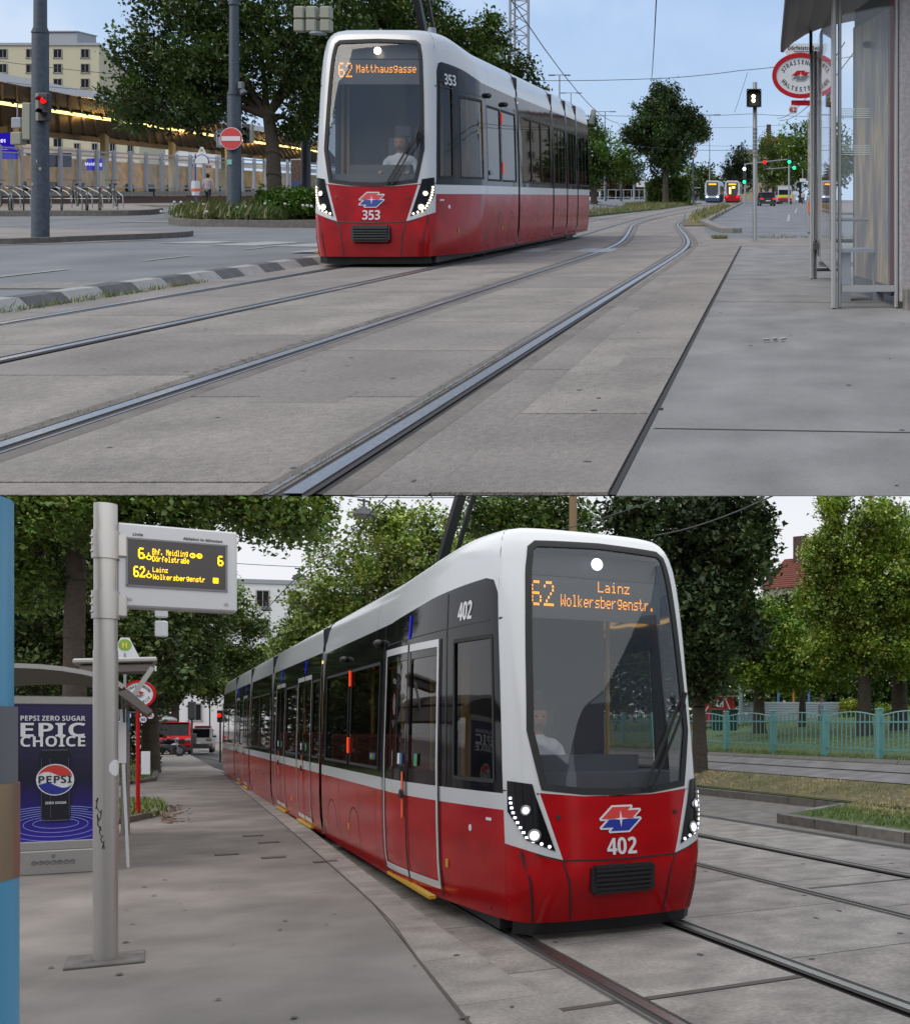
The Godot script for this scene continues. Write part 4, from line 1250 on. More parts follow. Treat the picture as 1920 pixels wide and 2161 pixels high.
func tram_rail(label: String, pts: Array, f: Callable, inner: float, group: String) -> void:
	# grooved rail: polished head, dark groove on its inner side, rubber on its outer side
	var t := thing("tram_rail", label, "rail", Vector3.ZERO, group)
	var k := kk; kk = 0.0
	var mb := MB.new(); ribbon(mb, pts, -0.034, 0.034, 0.022, 0.0, f); mk("rail_head", mb, M.rail, t)
	mb = MB.new(); ribbon(mb, pts, minf(inner * 0.034, inner * 0.085), maxf(inner * 0.034, inner * 0.085), 0.014, 0.014, f); mk("groove", mb, M.raildark, t)
	mb = MB.new(); ribbon(mb, pts, minf(inner * 0.085, inner * 0.10), maxf(inner * 0.085, inner * 0.10), 0.02, 0.0, f); mk("guard_lip", mb, M.steel, t)
	mb = MB.new(); ribbon(mb, pts, minf(-inner * 0.034, -inner * 0.062), maxf(-inner * 0.034, -inner * 0.062), 0.015, 0.015, f); mk("sealing_strip", mb, M.raildark, t)
	kk = k

func oval_sign(t: Node3D, o: Vector3, rx: float, ry: float, b := Basis()) -> void:
	var X := Transform3D(b, o)
	var mb := MB.new()
	var ring := PackedVector2Array(); var k := 48
	for i in k:
		var a0 := TAU * i / k; var a1 := TAU * (i + 1) / k
		var p := PackedVector2Array([Vector2(rx * cos(a0), ry * sin(a0)), Vector2(rx * cos(a1), ry * sin(a1)), Vector2((rx - 0.065 * rx / 0.45) * cos(a1), (ry - 0.065 * rx / 0.45) * sin(a1)), Vector2((rx - 0.065 * rx / 0.45) * cos(a0), (ry - 0.065 * rx / 0.45) * sin(a0))])
		mb.prism(p, -0.03, 0.03, X)
	mk("sign_rim", mb, M.signred, t)
	mb = MB.new(); mb.prism(circ(0, 0, rx * 0.87, ry * 0.85, 40), -0.015, 0.015, X)
	var face := mk("sign_face", mb, M.signwhite, t)
	mb = MB.new()
	var Y := X * Transform3D(Basis(), Vector3(0, 0, 0.016))
	arc_words(mb, "STRASSENBAHN", ry * 0.19, rx * 0.66, ry * 0.60, 158, 22, true, Y)
	arc_words(mb, "HALTESTELLE", ry * 0.19, rx * 0.66, ry * 0.60, 205, 335, false, Y)
	mk("lettering", mb, M.ink, face)
	logo("tram_emblem", t, X * Transform3D(Basis(), Vector3(0, 0, 0.017)), rx * 0.62, ry * 0.42, M.signred, M.midgrey)

func wheel(mb: MB, mb2: MB, o: Vector3, r: float, w: float) -> void:
	mb.cyl(o - Vector3(w / 2, 0, 0), o + Vector3(w / 2, 0, 0), r, r, 18)
	mb2.cyl(o - Vector3(w / 2 + 0.008, 0, 0), o + Vector3(w / 2 + 0.008, 0, 0), r * 0.62, r * 0.62, 12)

func car(called: String, label: String, at: Vector3, paint: Material, w: float, low: Array, cabin: Array, rear: bool, turn := 0.0, sc := 1.0, lights_on := true) -> Node3D:
	# low, cabin: side outlines as [z, y]; +z is the end towards the viewer
	var t := thing(called, label, "car" if called != "ambulance" and called != "van" else called, at, "", 0.0 if kk != 0 else turn)
	var B := Basis(Vector3(0, 0, 1), Vector3(0, 1, 0), Vector3(1, 0, 0)).scaled(Vector3.ONE * sc)
	var R := Basis(Vector3.UP, turn) if kk != 0 else Basis()
	var zs := []
	for q in low: zs.append(q[0])
	var z1: float = zs.max(); var z0: float = zs.min()
	var put := func(nm: String, mb: MB, m: Material, par: Node = t) -> Node:
		mb.spin(R)
		return mk(nm, mb, m, par)
	var mb := MB.new()
	mb.prism(pv(low), -w / 2 + 0.05, w / 2 - 0.05, Transform3D(B, Vector3.ZERO))
	var mid := []
	var cy := 0.0
	for q in low: cy += q[1]
	cy /= low.size()
	for q in low: mid.append([q[0] * 0.985, cy + (q[1] - cy) * 0.9])
	mb.prism(pv(mid), -w / 2, w / 2, Transform3D(B, Vector3.ZERO))
	put.call("body", mb, paint)
	mb = MB.new(); mb.prism(pv(cabin), -w * 0.44, w * 0.44, Transform3D(B, Vector3.ZERO))
	put.call("windows", mb, M.gloss)
	# roof and pillars
	mb = MB.new()
	var ys := []
	for q in cabin: ys.append(q[1])
	var top: float = ys.max()
	var rz := []
	for q in cabin:
		if q[1] > top - 0.06: rz.append(q[0])
	mb.bev(Vector3(0, top + 0.01, (rz.max() + rz.min()) / 2) * sc, Vector3(w * 0.84, 0.07, rz.max() - rz.min() + 0.1) * sc, 0.03 * sc)
	for i in cabin.size():
		var a = cabin[i]; var b = cabin[(i + 1) % cabin.size()]
		if absf(a[1] - b[1]) > 0.2:
			for k in [-1.0, 1.0]: mb.bar(Vector3(k * w * 0.43, a[1], a[0]) * sc, Vector3(k * w * 0.43, b[1], b[0]) * sc, 0.09 * sc, 0.09 * sc)
	put.call("roof", mb, paint)
	for zz in [z0 + (z1 - z0) * 0.19, z1 - (z1 - z0) * 0.19]:
		for k in [-1.0, 1.0]:
			mb = MB.new(); var m2 := MB.new()
			wheel(mb, m2, Vector3(k * (w / 2 - 0.1), 0.32, zz) * sc, 0.32 * sc, 0.22 * sc)
			var ty = put.call("wheel", mb, M.rubber); put.call("rim", m2, M.alu, ty)
	mb = MB.new(); mb.box(Vector3(0, 0.36, (z0 + z1) / 2) * sc, Vector3(w * 0.98, 0.16, (z1 - z0) * 1.005) * sc)
	mb.box(Vector3(0, 0.52, z1 + 0.02) * sc, Vector3(w * 0.7, 0.12, 0.06) * sc)
	put.call("bumper", mb, M.darkgrey)
	mb = MB.new(); mb.box(Vector3(0, 0.66, z1 + 0.035) * sc, Vector3(0.5, 0.11, 0.02) * sc)
	put.call("number_plate", mb, M.signwhite)
	for k in [-1.0, 1.0]:
		mb = MB.new(); mb.bev(Vector3(k * w * 0.39, 0.88, z1 + 0.0) * sc, Vector3(0.3, 0.16, 0.1) * sc, 0.03 * sc)
		put.call("tail_light" if rear else "headlight", mb, (M.lampred if rear else M.lampcool) if lights_on else (M.signred if rear else M.steel))
		mb = MB.new(); mb.bev(Vector3(k * (w / 2 + 0.08), 1.05, (z0 + z1) / 2 + (-0.7 if rear else 0.7)) * sc, Vector3(0.18, 0.14, 0.1) * sc, 0.03 * sc)
		put.call("mirror", mb, M.darkgrey)
	return t

func bicycle(R: Basis, label: String, at: Vector3, frame_mat: Material) -> Node3D:
	var t := thing("bicycle", label, "bicycle", at, "bicycles parked in the rack")
	var put := func(nm: String, mb: MB, m: Material, par: Node = t) -> Node:
		mb.spin(R)
		return mk(nm, mb, m, par)
	for k in [-0.52, 0.52]:
		var mb := MB.new(); mb.torus(Vector3(k, 0.34, 0), 0.32, 0.022, Basis(), 20, 5)
		var w = put.call("wheel", mb, M.rubber)
		mb = MB.new()
		for i in 8:
			var a := TAU * i / 8.0
			mb.cyl(Vector3(k, 0.34, 0), Vector3(k + 0.31 * cos(a), 0.34 + 0.31 * sin(a), 0), 0.004, 0.004, 3, false)
		mb.torus(Vector3(k, 0.34, 0), 0.295, 0.01, Basis(), 16, 4)
		put.call("spokes", mb, M.steel, w)
	var mb := MB.new()
	mb.tube([Vector3(-0.52, 0.34, 0), Vector3(-0.15, 0.32, 0), Vector3(0.36, 0.78, 0), Vector3(-0.22, 0.80, 0), Vector3(-0.52, 0.34, 0)], 0.018, 6)
	mb.tube([Vector3(-0.15, 0.32, 0), Vector3(-0.25, 0.9, 0)], 0.018, 6); mb.tube([Vector3(0.52, 0.34, 0), Vector3(0.34, 0.9, 0)], 0.017, 6)
	put.call("frame", mb, frame_mat)
	mb = MB.new(); mb.bev(Vector3(-0.27, 0.94, 0), Vector3(0.26, 0.06, 0.14), 0.02); put.call("saddle", mb, M.black)
	mb = MB.new(); mb.tube([Vector3(0.34, 0.9, 0), Vector3(0.32, 1.03, 0)], 0.014, 6); mb.tube([Vector3(0.24, 1.05, -0.3), Vector3(0.36, 1.03, 0), Vector3(0.24, 1.05, 0.3)], 0.014, 6); put.call("handlebar", mb, M.black)
	return t

func wire(label: String, pts: Array, r: float, group := "") -> void:
	# pts in world space
	var mb := MB.new()
	for i in pts.size() - 1:
		var a: Vector3 = pts[i]; var b: Vector3 = pts[i + 1]
		var sag := (b - a).length() * 0.012
		var prev := a
		for j in range(1, 9):
			var f := j / 8.0
			var p := a.lerp(b, f) - Vector3(0, sag * 4 * f * (1 - f), 0)
			mb.cyl(prev, p, r, r, 5, false); prev = p
	var k := kk; kk = 0.0
	one("overhead_wire", label, "wire", Vector3.ZERO, mb, M.wire, group)
	kk = k

func building(called: String, label: String, at: Vector3, w: float, h: float, d: float, wall: Material, cols: int, rows: int, y0: float, fw: float, fh: float, roof: String, turn := 0.0, par := 0.0) -> Node3D:
	var t := thing(called, label, "building", at, "", turn)
	var k := kk; kk = 0.0
	var mb := MB.new(); mb.box(Vector3(0, h / 2 - 3, -d / 2), Vector3(w, h + 6, d)); mk("wall", mb, wall, t)
	var bw := w / cols; var bh := (h - y0) / rows
	for i in cols:
		for j in rows:
			var o := Vector3(-w / 2 + bw * (i + 0.5), y0 + bh * (j + 0.45), 0)
			mb = MB.new()
			for e in [[-fw / 2, 0, 0.12, fh + 0.12], [fw / 2, 0, 0.12, fh + 0.12], [0, fh / 2, fw, 0.12], [0, -fh / 2, fw + 0.3, 0.16]]: mb.box(o + Vector3(e[0], e[1], 0.05), Vector3(e[2], e[3], 0.16))
			mb.box(o + Vector3(0, 0, 0.03), Vector3(0.08, fh, 0.1))
			var f := mk("window", mb, M.whitepaint, t)
			mb = MB.new(); mb.box(o + Vector3(0, 0, 0.015), Vector3(fw, fh, 0.04)); mk("pane", mb, M.gloss, f)
	mb = MB.new()
	if roof == "flat":
		mb.box(Vector3(0, h + 0.2, -d / 2), Vector3(w + 0.4, 0.5, d + 0.4)); mk("roof", mb, M.greypaint, t)
	else:
		var rh := w * 0.28 if par == 0.0 else par
		mb.prism(pv([[0.5, 0], [-d / 2, rh], [-d - 0.5, 0]]), -w / 2 - 0.4, w / 2 + 0.4, Transform3D(Basis(Vector3(0, 0, 1), Vector3(0, 1, 0), Vector3(1, 0, 0)), Vector3(0, h, 0)))
		var r := mk("roof", mb, M.rooftile, t)
		mb = MB.new(); mb.box(Vector3(-w * 0.3, h + rh, -d * 0.45), Vector3(1.3, rh * 1.1, 0.9)); mk("chimney", mb, M.brick, r)
		mb = MB.new()
		for j in 14:
			var f := (j + 0.5) / 14.0
			mb.box(Vector3(0, h + rh * f + 0.03, 0.5 - (d / 2 + 0.5) * f), Vector3(w + 0.8, 0.05, 0.06))
		mk("tile_courses", mb, M.rooftile, r)
	kk = k
	return t

# ---------------------------------------------------------------- the hill street
func G(x: float, z: float) -> float:
	return 0.5 * smoothstep(31.0, 58.0, z) * smoothstep(-13.0, -19.0, x)

func UG(x: float, z: float, e := 0.0) -> Vector3:
	return U(x, z, e + G(x, z))

func upper_ground() -> void:
	var mb := MB.new()
	var zs := []
	var z := 3.664
	while z < 320.0:
		zs.append(z); z *= 1.09
	zs.append(320.0)
	var lx := func(q: float) -> float: return -0.76 * q - 0.9
	var rx := func(q: float) -> float: return 0.16 * q + 0.9
	var nc := 36
	for i in zs.size() - 1:
		for j in nc:
			var q := []
			for e in [[i, j], [i, j + 1], [i + 1, j + 1], [i + 1, j]]:
				var zz: float = zs[e[0]]
				var x := lerpf(lx.call(zz), rx.call(zz), float(e[1]) / nc)
				var n1 := (UG(x + 0.1, zz) - UG(x - 0.1, zz)).cross(UG(x, zz + 0.1) - UG(x, zz - 0.1)).normalized()
				if n1.y < 0: n1 = -n1
				q.append([UG(x, zz, -0.022), n1])
			mb.t3(q[0][0], q[1][0], q[2][0], q[0][1], q[1][1], q[2][1]); mb.t3(q[0][0], q[2][0], q[3][0], q[0][1], q[2][1], q[3][1])
	struct("hill_road", mb, M.asphalt)
	# the deck that carries the hill street
	mb = MB.new()
	var und := func(x: float, q: float) -> Vector3:
		var y := BASE + K * 3.664 - 0.022 + 0.40 * (q - 3.664)
		return Vector3(x, minf(BASE + K * q - 0.026, maxf(y, BASE + K * q - 0.28)), -q)
	zs = [3.664, 4.5, 6.2, 20.0, 80.0, 320.0]
	for i in zs.size() - 1:
		var a: float = zs[i]; var b: float = zs[i + 1]
		mb.quad(und.call(lx.call(a), a), und.call(rx.call(a), a), und.call(rx.call(b), b), und.call(lx.call(b), b), Vector3.DOWN)
		for s in [lx, rx]:
			mb.quad(und.call(s.call(a), a), und.call(s.call(b), b), U(s.call(b), b, -0.002), U(s.call(a), a, -0.002), Vector3(-1 if s == lx else 1, 0, 0))
	struct("hill_deck", mb, M.low_conc)
	# added glowing sheet under the deck, standing in for the sky the deck hides
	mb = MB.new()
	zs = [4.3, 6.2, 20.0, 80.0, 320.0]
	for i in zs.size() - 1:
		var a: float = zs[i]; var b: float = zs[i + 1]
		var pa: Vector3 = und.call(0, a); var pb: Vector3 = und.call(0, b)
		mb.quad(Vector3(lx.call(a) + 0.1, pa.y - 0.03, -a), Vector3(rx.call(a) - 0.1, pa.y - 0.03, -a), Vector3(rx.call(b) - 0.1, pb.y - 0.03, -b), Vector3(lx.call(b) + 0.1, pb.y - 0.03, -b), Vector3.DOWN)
	struct("sky", mb, M.skyfill)  # unseen light panel added to brighten the level street, not open sky

func upper() -> void:
	upper_ground()
	var g := func(x: float, z: float, e: float) -> Vector3: return U(x, z, e - 0.0155)
	# --- track bed: concrete panels, dark joints
	var mb := MB.new()
	var right_rail := [Vector2(-1.635, 3.587), Vector2(-1.63, 5), Vector2(-1.62, 9), Vector2(-1.6, 13.2), Vector2(-1.58, 16.5), Vector2(-1.6, 20.0), Vector2(-1.75, 23.3), Vector2(-2.1, 27.1), Vector2(-2.69, 32.5), Vector2(-3.25, 37.9), Vector2(-3.56, 43.5), Vector2(-3.7, 50.2), Vector2(-3.75, 66.5), Vector2(-4.1, 100), Vector2(-5.6, 141), Vector2(-9, 190)]
	var left_rail := []
	for q in right_rail: left_rail.append(q + Vector2(-1.53 - clampf((q.y - 20) * 0.004, 0, 0.1), 0))
	slab(mb, pv([[-6.78, 3.64], [-0.5, 3.64], [-0.5, 21.9], [-1.3, 25.3], [-1.9, 32], [-2.6, 45], [-3.0, 70], [-3.7, 150], [-8, 200], [-13, 200], [-9.6, 150], [-9.2, 60], [-7.9, 28], [-7.0, 17]]), g, 0.004, 0.004)
	struct("track_bed", mb, M.concrete2)
	var panels := Node3D.new(); panels.name = numbered("track_paving"); add_child(panels); panels.set_meta("kind", "structure")
	var mats := [M.concrete, M.concrete2, M.concrete3]
	mb = MB.new()
	slab(mb, pv([[-6.74, 3.63], [-0.54, 3.63], [-0.54, 21.6], [-6.74, 21.6]]), g, 0.007, 0.007)
	mk("joint_filler", mb, M.joint, panels)
	var cols := [[-6.74, -6.30], [-6.10, -4.92], [-4.70, -3.26], [-3.04, -1.74], [-1.53, -1.17], [-1.16, -0.55]]
	for ci in cols.size():
		var z: float = 2.0 + [0.4, 0.0, 0.5, 0.15, 0.7, 0.3][ci]
		while z < 21.5:
			var z1: float = minf(z + [3.4, 1.75, 1.75, 1.6, 3.5, 2.6][ci], 21.55)
			var z0 := maxf(z, 3.587)
			if z1 > z0 + 0.03:
				mb = MB.new()
				slab(mb, rect(cols[ci][0], z0 + 0.008, cols[ci][1], z1 - 0.008), g, 0.0155 + (0.008 if ci == 5 else 0.0), 0.0125)
				mk("concrete_panel", mb, mats[rng.randi() % 3], panels)
			z = z1 if z1 > z else z + 1.0
	mb = MB.new()
	for e in [27.0, 29.6, 32.5, 36.0, 40.5, 47.0]:
		slab(mb, rect(-7.6, e, -2.2 - (e - 27) * 0.04, e + 0.05), g, 0.008, 0.008)
	mk("joint_line", mb, M.joint, panels)
	tram_rail("right rail of the near hill track, nearest the platform, bending in an S far off", smooth(right_rail), g, -1.0, "rails of the hill tracks")
	tram_rail("left rail of the near hill track, between the platform rail and the tram", smooth(left_rail), g, 1.0, "rails of the hill tracks")
	tram_rail("rail under the right wheels of tram 353", smooth([Vector2(-4.85, 3.587), Vector2(-4.82, 6.5), Vector2(-4.78, 14), Vector2(-4.9, 26), Vector2(-5.6, 40), Vector2(-6.4, 60), Vector2(-7.4, 110), Vector2(-10.4, 190)]), g, -1.0, "rails of the hill tracks")
	tram_rail("outer left rail of tram 353 beside the striped kerb", smooth([Vector2(-6.2, 3.587), Vector2(-6.2, 8.3), Vector2(-6.3, 15), Vector2(-6.5, 26), Vector2(-7.2, 40), Vector2(-8.0, 60), Vector2(-9.0, 110), Vector2(-12, 190)]), g, 1.0, "rails of the hill tracks")
	# --- striped kerb
	var t := thing("striped_kerb", "row of alternate black and white painted kerb stones beside the tram track", "kerb", Vector3.ZERO)
	kk = 0.0
	var z := 6.2; var i := 0
	while z < 20.0:
		var z1 := z + 0.575
		var x := -6.98 - 0.02 * (z - 8) * 0.4
		mb = MB.new()
		var pr := [[-0.2, -0.03], [-0.16, 0.07], [-0.1, 0.10], [0.06, 0.095], [0.2, -0.03]]
		for k in pr.size() - 1:
			mb.quad(U(x + pr[k][0], z + 0.008, pr[k][1]), U(x + pr[k + 1][0], z + 0.008, pr[k + 1][1]), U(x + pr[k + 1][0], z1 - 0.008, pr[k + 1][1]), U(x + pr[k][0], z1 - 0.008, pr[k][1]), Vector3(pr[k][0] + pr[k + 1][0], 0.6, 0))
		for zz in [z + 0.008, z1 - 0.008]:
			for k in range(1, pr.size() - 1):
				mb.tn(U(x + pr[0][0], zz, pr[0][1]), U(x + pr[k][0], zz, pr[k][1]), U(x + pr[k + 1][0], zz, pr[k + 1][1]), Vector3(0, 0, 1 if zz < z1 - 0.1 else -1))
		mk("kerb_stone", mb, M.whitepaint if i % 2 == 1 else M.blackstone, t)
		z = z1; i += 1
	blades("weed_tufts", "thin grass growing along the foot of the striped kerb", [rectp(-6.80, -9.3, -6.70, -12.5), rectp(-6.84, -6.6, -6.74, -9.3)], func(x: float, zz: float) -> float: return BASE - K * zz, 260, 0.05, [Color(0.10, 0.13, 0.03), Color(0.18, 0.16, 0.05)])
	blades("rail_weeds", "low weeds in the gap beside the near left rail", [rectp(-3.30, -4.0, -3.21, -9.0), rectp(-1.74, -3.6, -1.69, -7.5)], func(x: float, zz: float) -> float: return BASE - K * zz, 300, 0.014, [Color(0.10, 0.11, 0.03), Color(0.10, 0.09, 0.04)])
	# --- platform on the right
	mb = MB.new()
	slab(mb, pv([[-0.52, 3.587], [1.45, 3.587], [4.6, 21.8], [-0.52, 21.8]]), g, 0.0145, 0.012)
	struct("platform_pavement", mb, M.asphalt_walk)
	mb = MB.new()
	slab(mb, pv([[-1.45, 21.62], [4.6, 21.62], [4.8, 25.2], [-0.3, 25.6], [-1.35, 25.2]]), g, 0.022, 0.0)
	struct("platform_end_paving", mb, M.concrete)
	mb = MB.new()
	for e in [[4.62, 4.4], [10.2, 10.0], [12.9, 12.7], [15.6, 15.6], [18.6, 18.7]]:
		var q := [Vector2(-0.5, e[0]), Vector2(1.0, (e[0] + e[1]) / 2), Vector2(3.0, e[1])]
		ribbon(mb, q, -0.008, 0.008, 0.0165, 0.0165, g)
	struct("pavement_seams", mb, M.joint)
	mb = MB.new(); ribbon(mb, [Vector2(-0.535, 3.587), Vector2(-0.53, 12), Vector2(-0.53, 21.6)], -0.008, 0.014, 0.0175, 0.0175, g); struct("platform_edge_seam", mb, M.joint)
	mb = MB.new()
	for k in 3: mb.bev(U(0.0 + 0.06 * k, 7.35 + 0.02 * k, 0.02), Vector3(0.05, 0.006, 0.03), 0.002, Basis(Vector3.UP, k * 1.3))
	one("paper_scraps", "white scraps of paper on the grey platform pavement", "litter", Vector3.ZERO, mb, M.signwhite)
	blades("platform_weeds", "weeds along the far end of the platform", [rectp(-1.3, -25.2, -1.0, -25.4), rectp(-0.4, -25.4, 4.5, -25.7)], func(x: float, zz: float) -> float: return BASE - K * zz + 0.02, 300, 0.06, [Color(0.08, 0.13, 0.03), Color(0.16, 0.14, 0.05)])
	mb = MB.new()
	for q in [right_rail, left_rail]:
		ribbon(mb, smooth(q).slice(0, 90), -0.15, -0.064, 0.0164, 0.0164, g); ribbon(mb, smooth(q).slice(0, 90), 0.103, 0.2, 0.0164, 0.0164, g)
	struct("rail_grime", mb, M.dirt)
	mb = MB.new()
	for k in 90:
		var p := Vector2(rng.randf_range(-6.6, 1.2), 3.7 + 15.0 * pow(rng.randf(), 1.6))
		slab(mb, circ(p.x, p.y, rng.randf_range(0.006, 0.02), rng.randf_range(0.006, 0.02), 7), g, 0.0168 + (0.0085 if p.x > -1.16 and p.x < -0.5 else 0.0), 0.0168)
	struct("ground_spots", mb, M.tar)
	mb = MB.new()
	for q in [[-4.5, 7.4, 0.5, 0.35], [-2.6, 5.2, 0.45, 0.3], [-0.9, 6.1, 0.25, 0.5], [-2.2, 9.5, 0.5, 0.4], [-5.6, 11.0, 0.4, 0.7], [-3.8, 14.0, 0.5, 0.6]]:
		slab(mb, rect(q[0], q[1], q[0] + q[2], q[1] + q[3]), g, 0.0162 + (0.008 if q[0] > -1.16 else 0.0), 0.0162)
	struct("concrete_patches", mb, M.concrete2)
	# --- kerbed strip between the track and the road on the right
	mb = MB.new()
	var kp := smooth([Vector2(-0.9, 30.3), Vector2(-1.2, 31.0), Vector2(-2.1, 38.5), Vector2(-2.5, 44.5), Vector2(-2.85, 70.7), Vector2(-4.0, 170)])
	ribbon(mb, kp, -0.25, 0.1, 0.13, 0.0, g)
	one("median_kerb", "pale curved kerb between the tram track and the road on the right", "kerb", Vector3.ZERO, mb, M.stone_light)
	mb = MB.new()
	ribbon(mb, kp.slice(14), -0.25, -1.0, 0.03, 0.0, g)
	struct("median_verge", mb, M.drygrass)
	blades("median_grass", "rough grass on the strip beside the curved kerb", [pv([[-2.55, -40], [-3.1, -42], [-4.6, -100], [-3.6, -100]])], func(x: float, zz: float) -> float: return BASE - K * zz, 1800, 0.28, [Color(0.08, 0.11, 0.03), Color(0.2, 0.17, 0.06)])
	# --- markings
	mb = MB.new()
	for e in [[[-13.6, 23.3], [-12.4, 23.1], [-12.3, 24.2], [-13.3, 24.5]], [[-11.95, 22.3], [-10.85, 22.1], [-10.6, 23.9], [-11.6, 24.2]], [[-10.35, 21.8], [-9.3, 21.6], [-9.1, 23.3], [-10.0, 23.6]], [[-8.8, 21.3], [-8.0, 21.2], [-7.9, 22.8], [-8.6, 23.0]]]:
		slab(mb, pv(e), g, 0.004, 0.004)
	for e in [[-9.97, 13.3, -10.05, 15.0], [-10.12, 16.9, -10.2, 18.4], [-10.3, 20.6, -10.4, 22.6], [-10.0, 9.0, -10.0, 11.0]]:
		ribbon(mb, [Vector2(e[0], e[1]), Vector2(e[2], e[3])], -0.05, 0.05, 0.004, 0.004, g)
	ribbon(mb, [Vector2(-24, 38.5), Vector2(-15, 37.6)], -0.12, 0.12, 0.03, 0.03, UG)
	for e in [[0.9, 44, 1.3, 60], [1.8, 66, 2.6, 90]]: ribbon(mb, [Vector2(e[0], e[1]), Vector2(e[2], e[3])], -0.06, 0.06, 0.006, 0.006, g)
	for e in 5: slab(mb, rect(-3.4 + 1.3 * e - 5.4, 19.2, -3.4 + 1.3 * e - 4.7, 20.6), g, 0.0195, 0.0195)
	struct("road_markings", mb, M.markpaint)
	mb = MB.new()
	slab(mb, pv([[-8.85, 11.8], [-7.9, 11.8], [-8.0, 12.7], [-8.95, 12.7]]), g, 0.005, 0.0)
	one("manhole_cover", "pale square manhole cover in the road near the striped kerb", "manhole cover", Vector3.ZERO, mb, M.stone_light)
	# --- island with the tall pole
	mb = MB.new()
	slab(mb, pv([[-15.55, 27.6], [-15.2, 26.6], [-15.9, 24.6], [-17.2, 22.6], [-24, 21.6], [-31, 26], [-34, 33], [-22, 31]]), g, 0.11, 0.0)
	struct("traffic_island", mb, M.concrete)
	mb = MB.new()
	ribbon(mb, smooth([Vector2(-15.5, 27.9), Vector2(-15.2, 26.6), Vector2(-15.9, 24.6), Vector2(-17.2, 22.5), Vector2(-24, 21.4)], 5), -0.12, 0.1, 0.13, 0.0, g)
	one("island_kerb", "low stone kerb round the traffic island at far left", "kerb", Vector3.ZERO, mb, M.stone)
	mb = MB.new(); slab(mb, pv([[-14.6, 25.5], [-15.6, 23.2], [-17.4, 21.4], [-24, 20.3], [-24, 21.3], [-17.2, 22.4], [-15.8, 24.5]]), g, 0.004, 0.004); struct("gutter", mb, M.concrete3)
	kk = K
	mb = MB.new(); mb.cyl(Vector3(0, -0.1, 0), Vector3(0, 4.65, 0), 0.178, 0.165, 20); mb.cyl(Vector3(0, 4.65, 0), Vector3(0, 4.78, 0), 0.18, 0.135, 20); mb.cyl(Vector3(0, 4.78, 0), Vector3(0, 7.4, 0), 0.132, 0.12, 20)
	t = thing("mast_pole", "thick blue grey steel pole on the traffic island at far left", "pole", U(-16.54, 23.7, 0.11), "blue grey mast poles")
	mk("shaft", mb, M.polepaint, t)
	for q in [[0.02, 0.16, 1.72], [-0.06, 0.165, 1.2], [0.1, 0.15, 1.55]]:
		mb = MB.new(); mb.bev(Vector3(q[0], q[2], q[1]), Vector3(0.05, 0.07, 0.02), 0.004); mk("sticker", mb, M.whitepaint, t)
	traffic_light(U(-16.33, 23.55, 2.75), "black two aspect traffic light with red lit on the far left pole", 0.95, [[M.lampred, 0.75], [M.black, 0.3]], 1.0)
	t = thing("signal_cabinet", "pale grey beige equipment boxes fixed left of the far left pole", "box", U(-16.85, 23.8, 2.2))
	mb = MB.new(); mb.bev(Vector3(-0.02, 0.55, 0), Vector3(0.2, 0.85, 0.2), 0.02); mk("tall_box", mb, M.boxbeige, t)
	mb = MB.new(); mb.bev(Vector3(-0.26, 0.16, 0), Vector3(0.25, 0.29, 0.2), 0.02); mk("low_box", mb, M.boxbeige, t)
	mb = MB.new(); mb.bev(Vector3(-0.32, 0.52, -0.05), Vector3(0.24, 0.25, 0.1), 0.02); mb.cyl(Vector3(-0.32, 0.6, -0.05), Vector3(-0.32, 0.95, -0.05), 0.015); mb.cyl(Vector3(-0.32, 0.95, -0.05), Vector3(0.3, 0.98, -0.05), 0.015); mk("grey_box", mb, M.greypaint, t)
	# --- hedge island, second pole and its signs
	kk = 0.0
	mb = MB.new()
	slab(mb, pv([[-21.6, 38.0], [-21.0, 36.9], [-18.8, 35.3], [-12, 34.6], [-12, 46], [-21, 46], [-22.4, 41.5]]), UG, 0.14, -0.05)
	struct("planting_bed", mb, M.soil)
	mb = MB.new()
	ribbon(mb, smooth([Vector2(-22.2, 40.5), Vector2(-21.6, 38.0), Vector2(-20.8, 36.7), Vector2(-18.8, 35.2), Vector2(-12, 34.5)], 5), -0.1, 0.13, 0.22, -0.1, UG)
	one("planting_kerb", "stone kerb in front of the hedge and tall grass", "kerb", Vector3.ZERO, mb, M.stone)
	shrub("hedge", "dense green clipped hedge right of the pole with the no entry sign", "hedge", U(-15.6, 38.2, 0.25), [[-2.6, 3.0, 0.0, 0.92, -1.6, 1.0]], 2600, 0.34, Color(0.07, 0.13, 0.02), "", K)
	blades("meadow_grass", "tall wild grass with seed heads around the pole of the no entry sign", [pv([[-21.3, -37.8], [-20.4, -36.8], [-17.4, -36.0], [-17.4, -40], [-21.8, -41]])], func(x: float, zz: float) -> float: return BASE - K * zz + 0.15 + G(x, -zz), 5200, 0.36, [Color(0.06, 0.10, 0.02), Color(0.15, 0.13, 0.045)])
	mb = MB.new()
	for k in 26:
		var p := Vector2(rng.randf_range(-21.3, -14.0), rng.randf_range(35.9, 37.4))
		mb.ell(UG(p.x, p.y, rng.randf_range(0.4, 0.8)), Vector3(0.055, 0.05, 0.055), 7, 5)
	var fl := one("white_flowers", "scattered white flower heads above the grass and hedge", "flowers", Vector3.ZERO, mb, M.signwhite)
	fl.set_meta("kind", "stuff")
	kk = K
	t = thing("mast_pole", "thick blue grey pole carrying the no entry sign beside the hedge", "pole", U(-18.93, 37.0, 0.1), "blue grey mast poles")
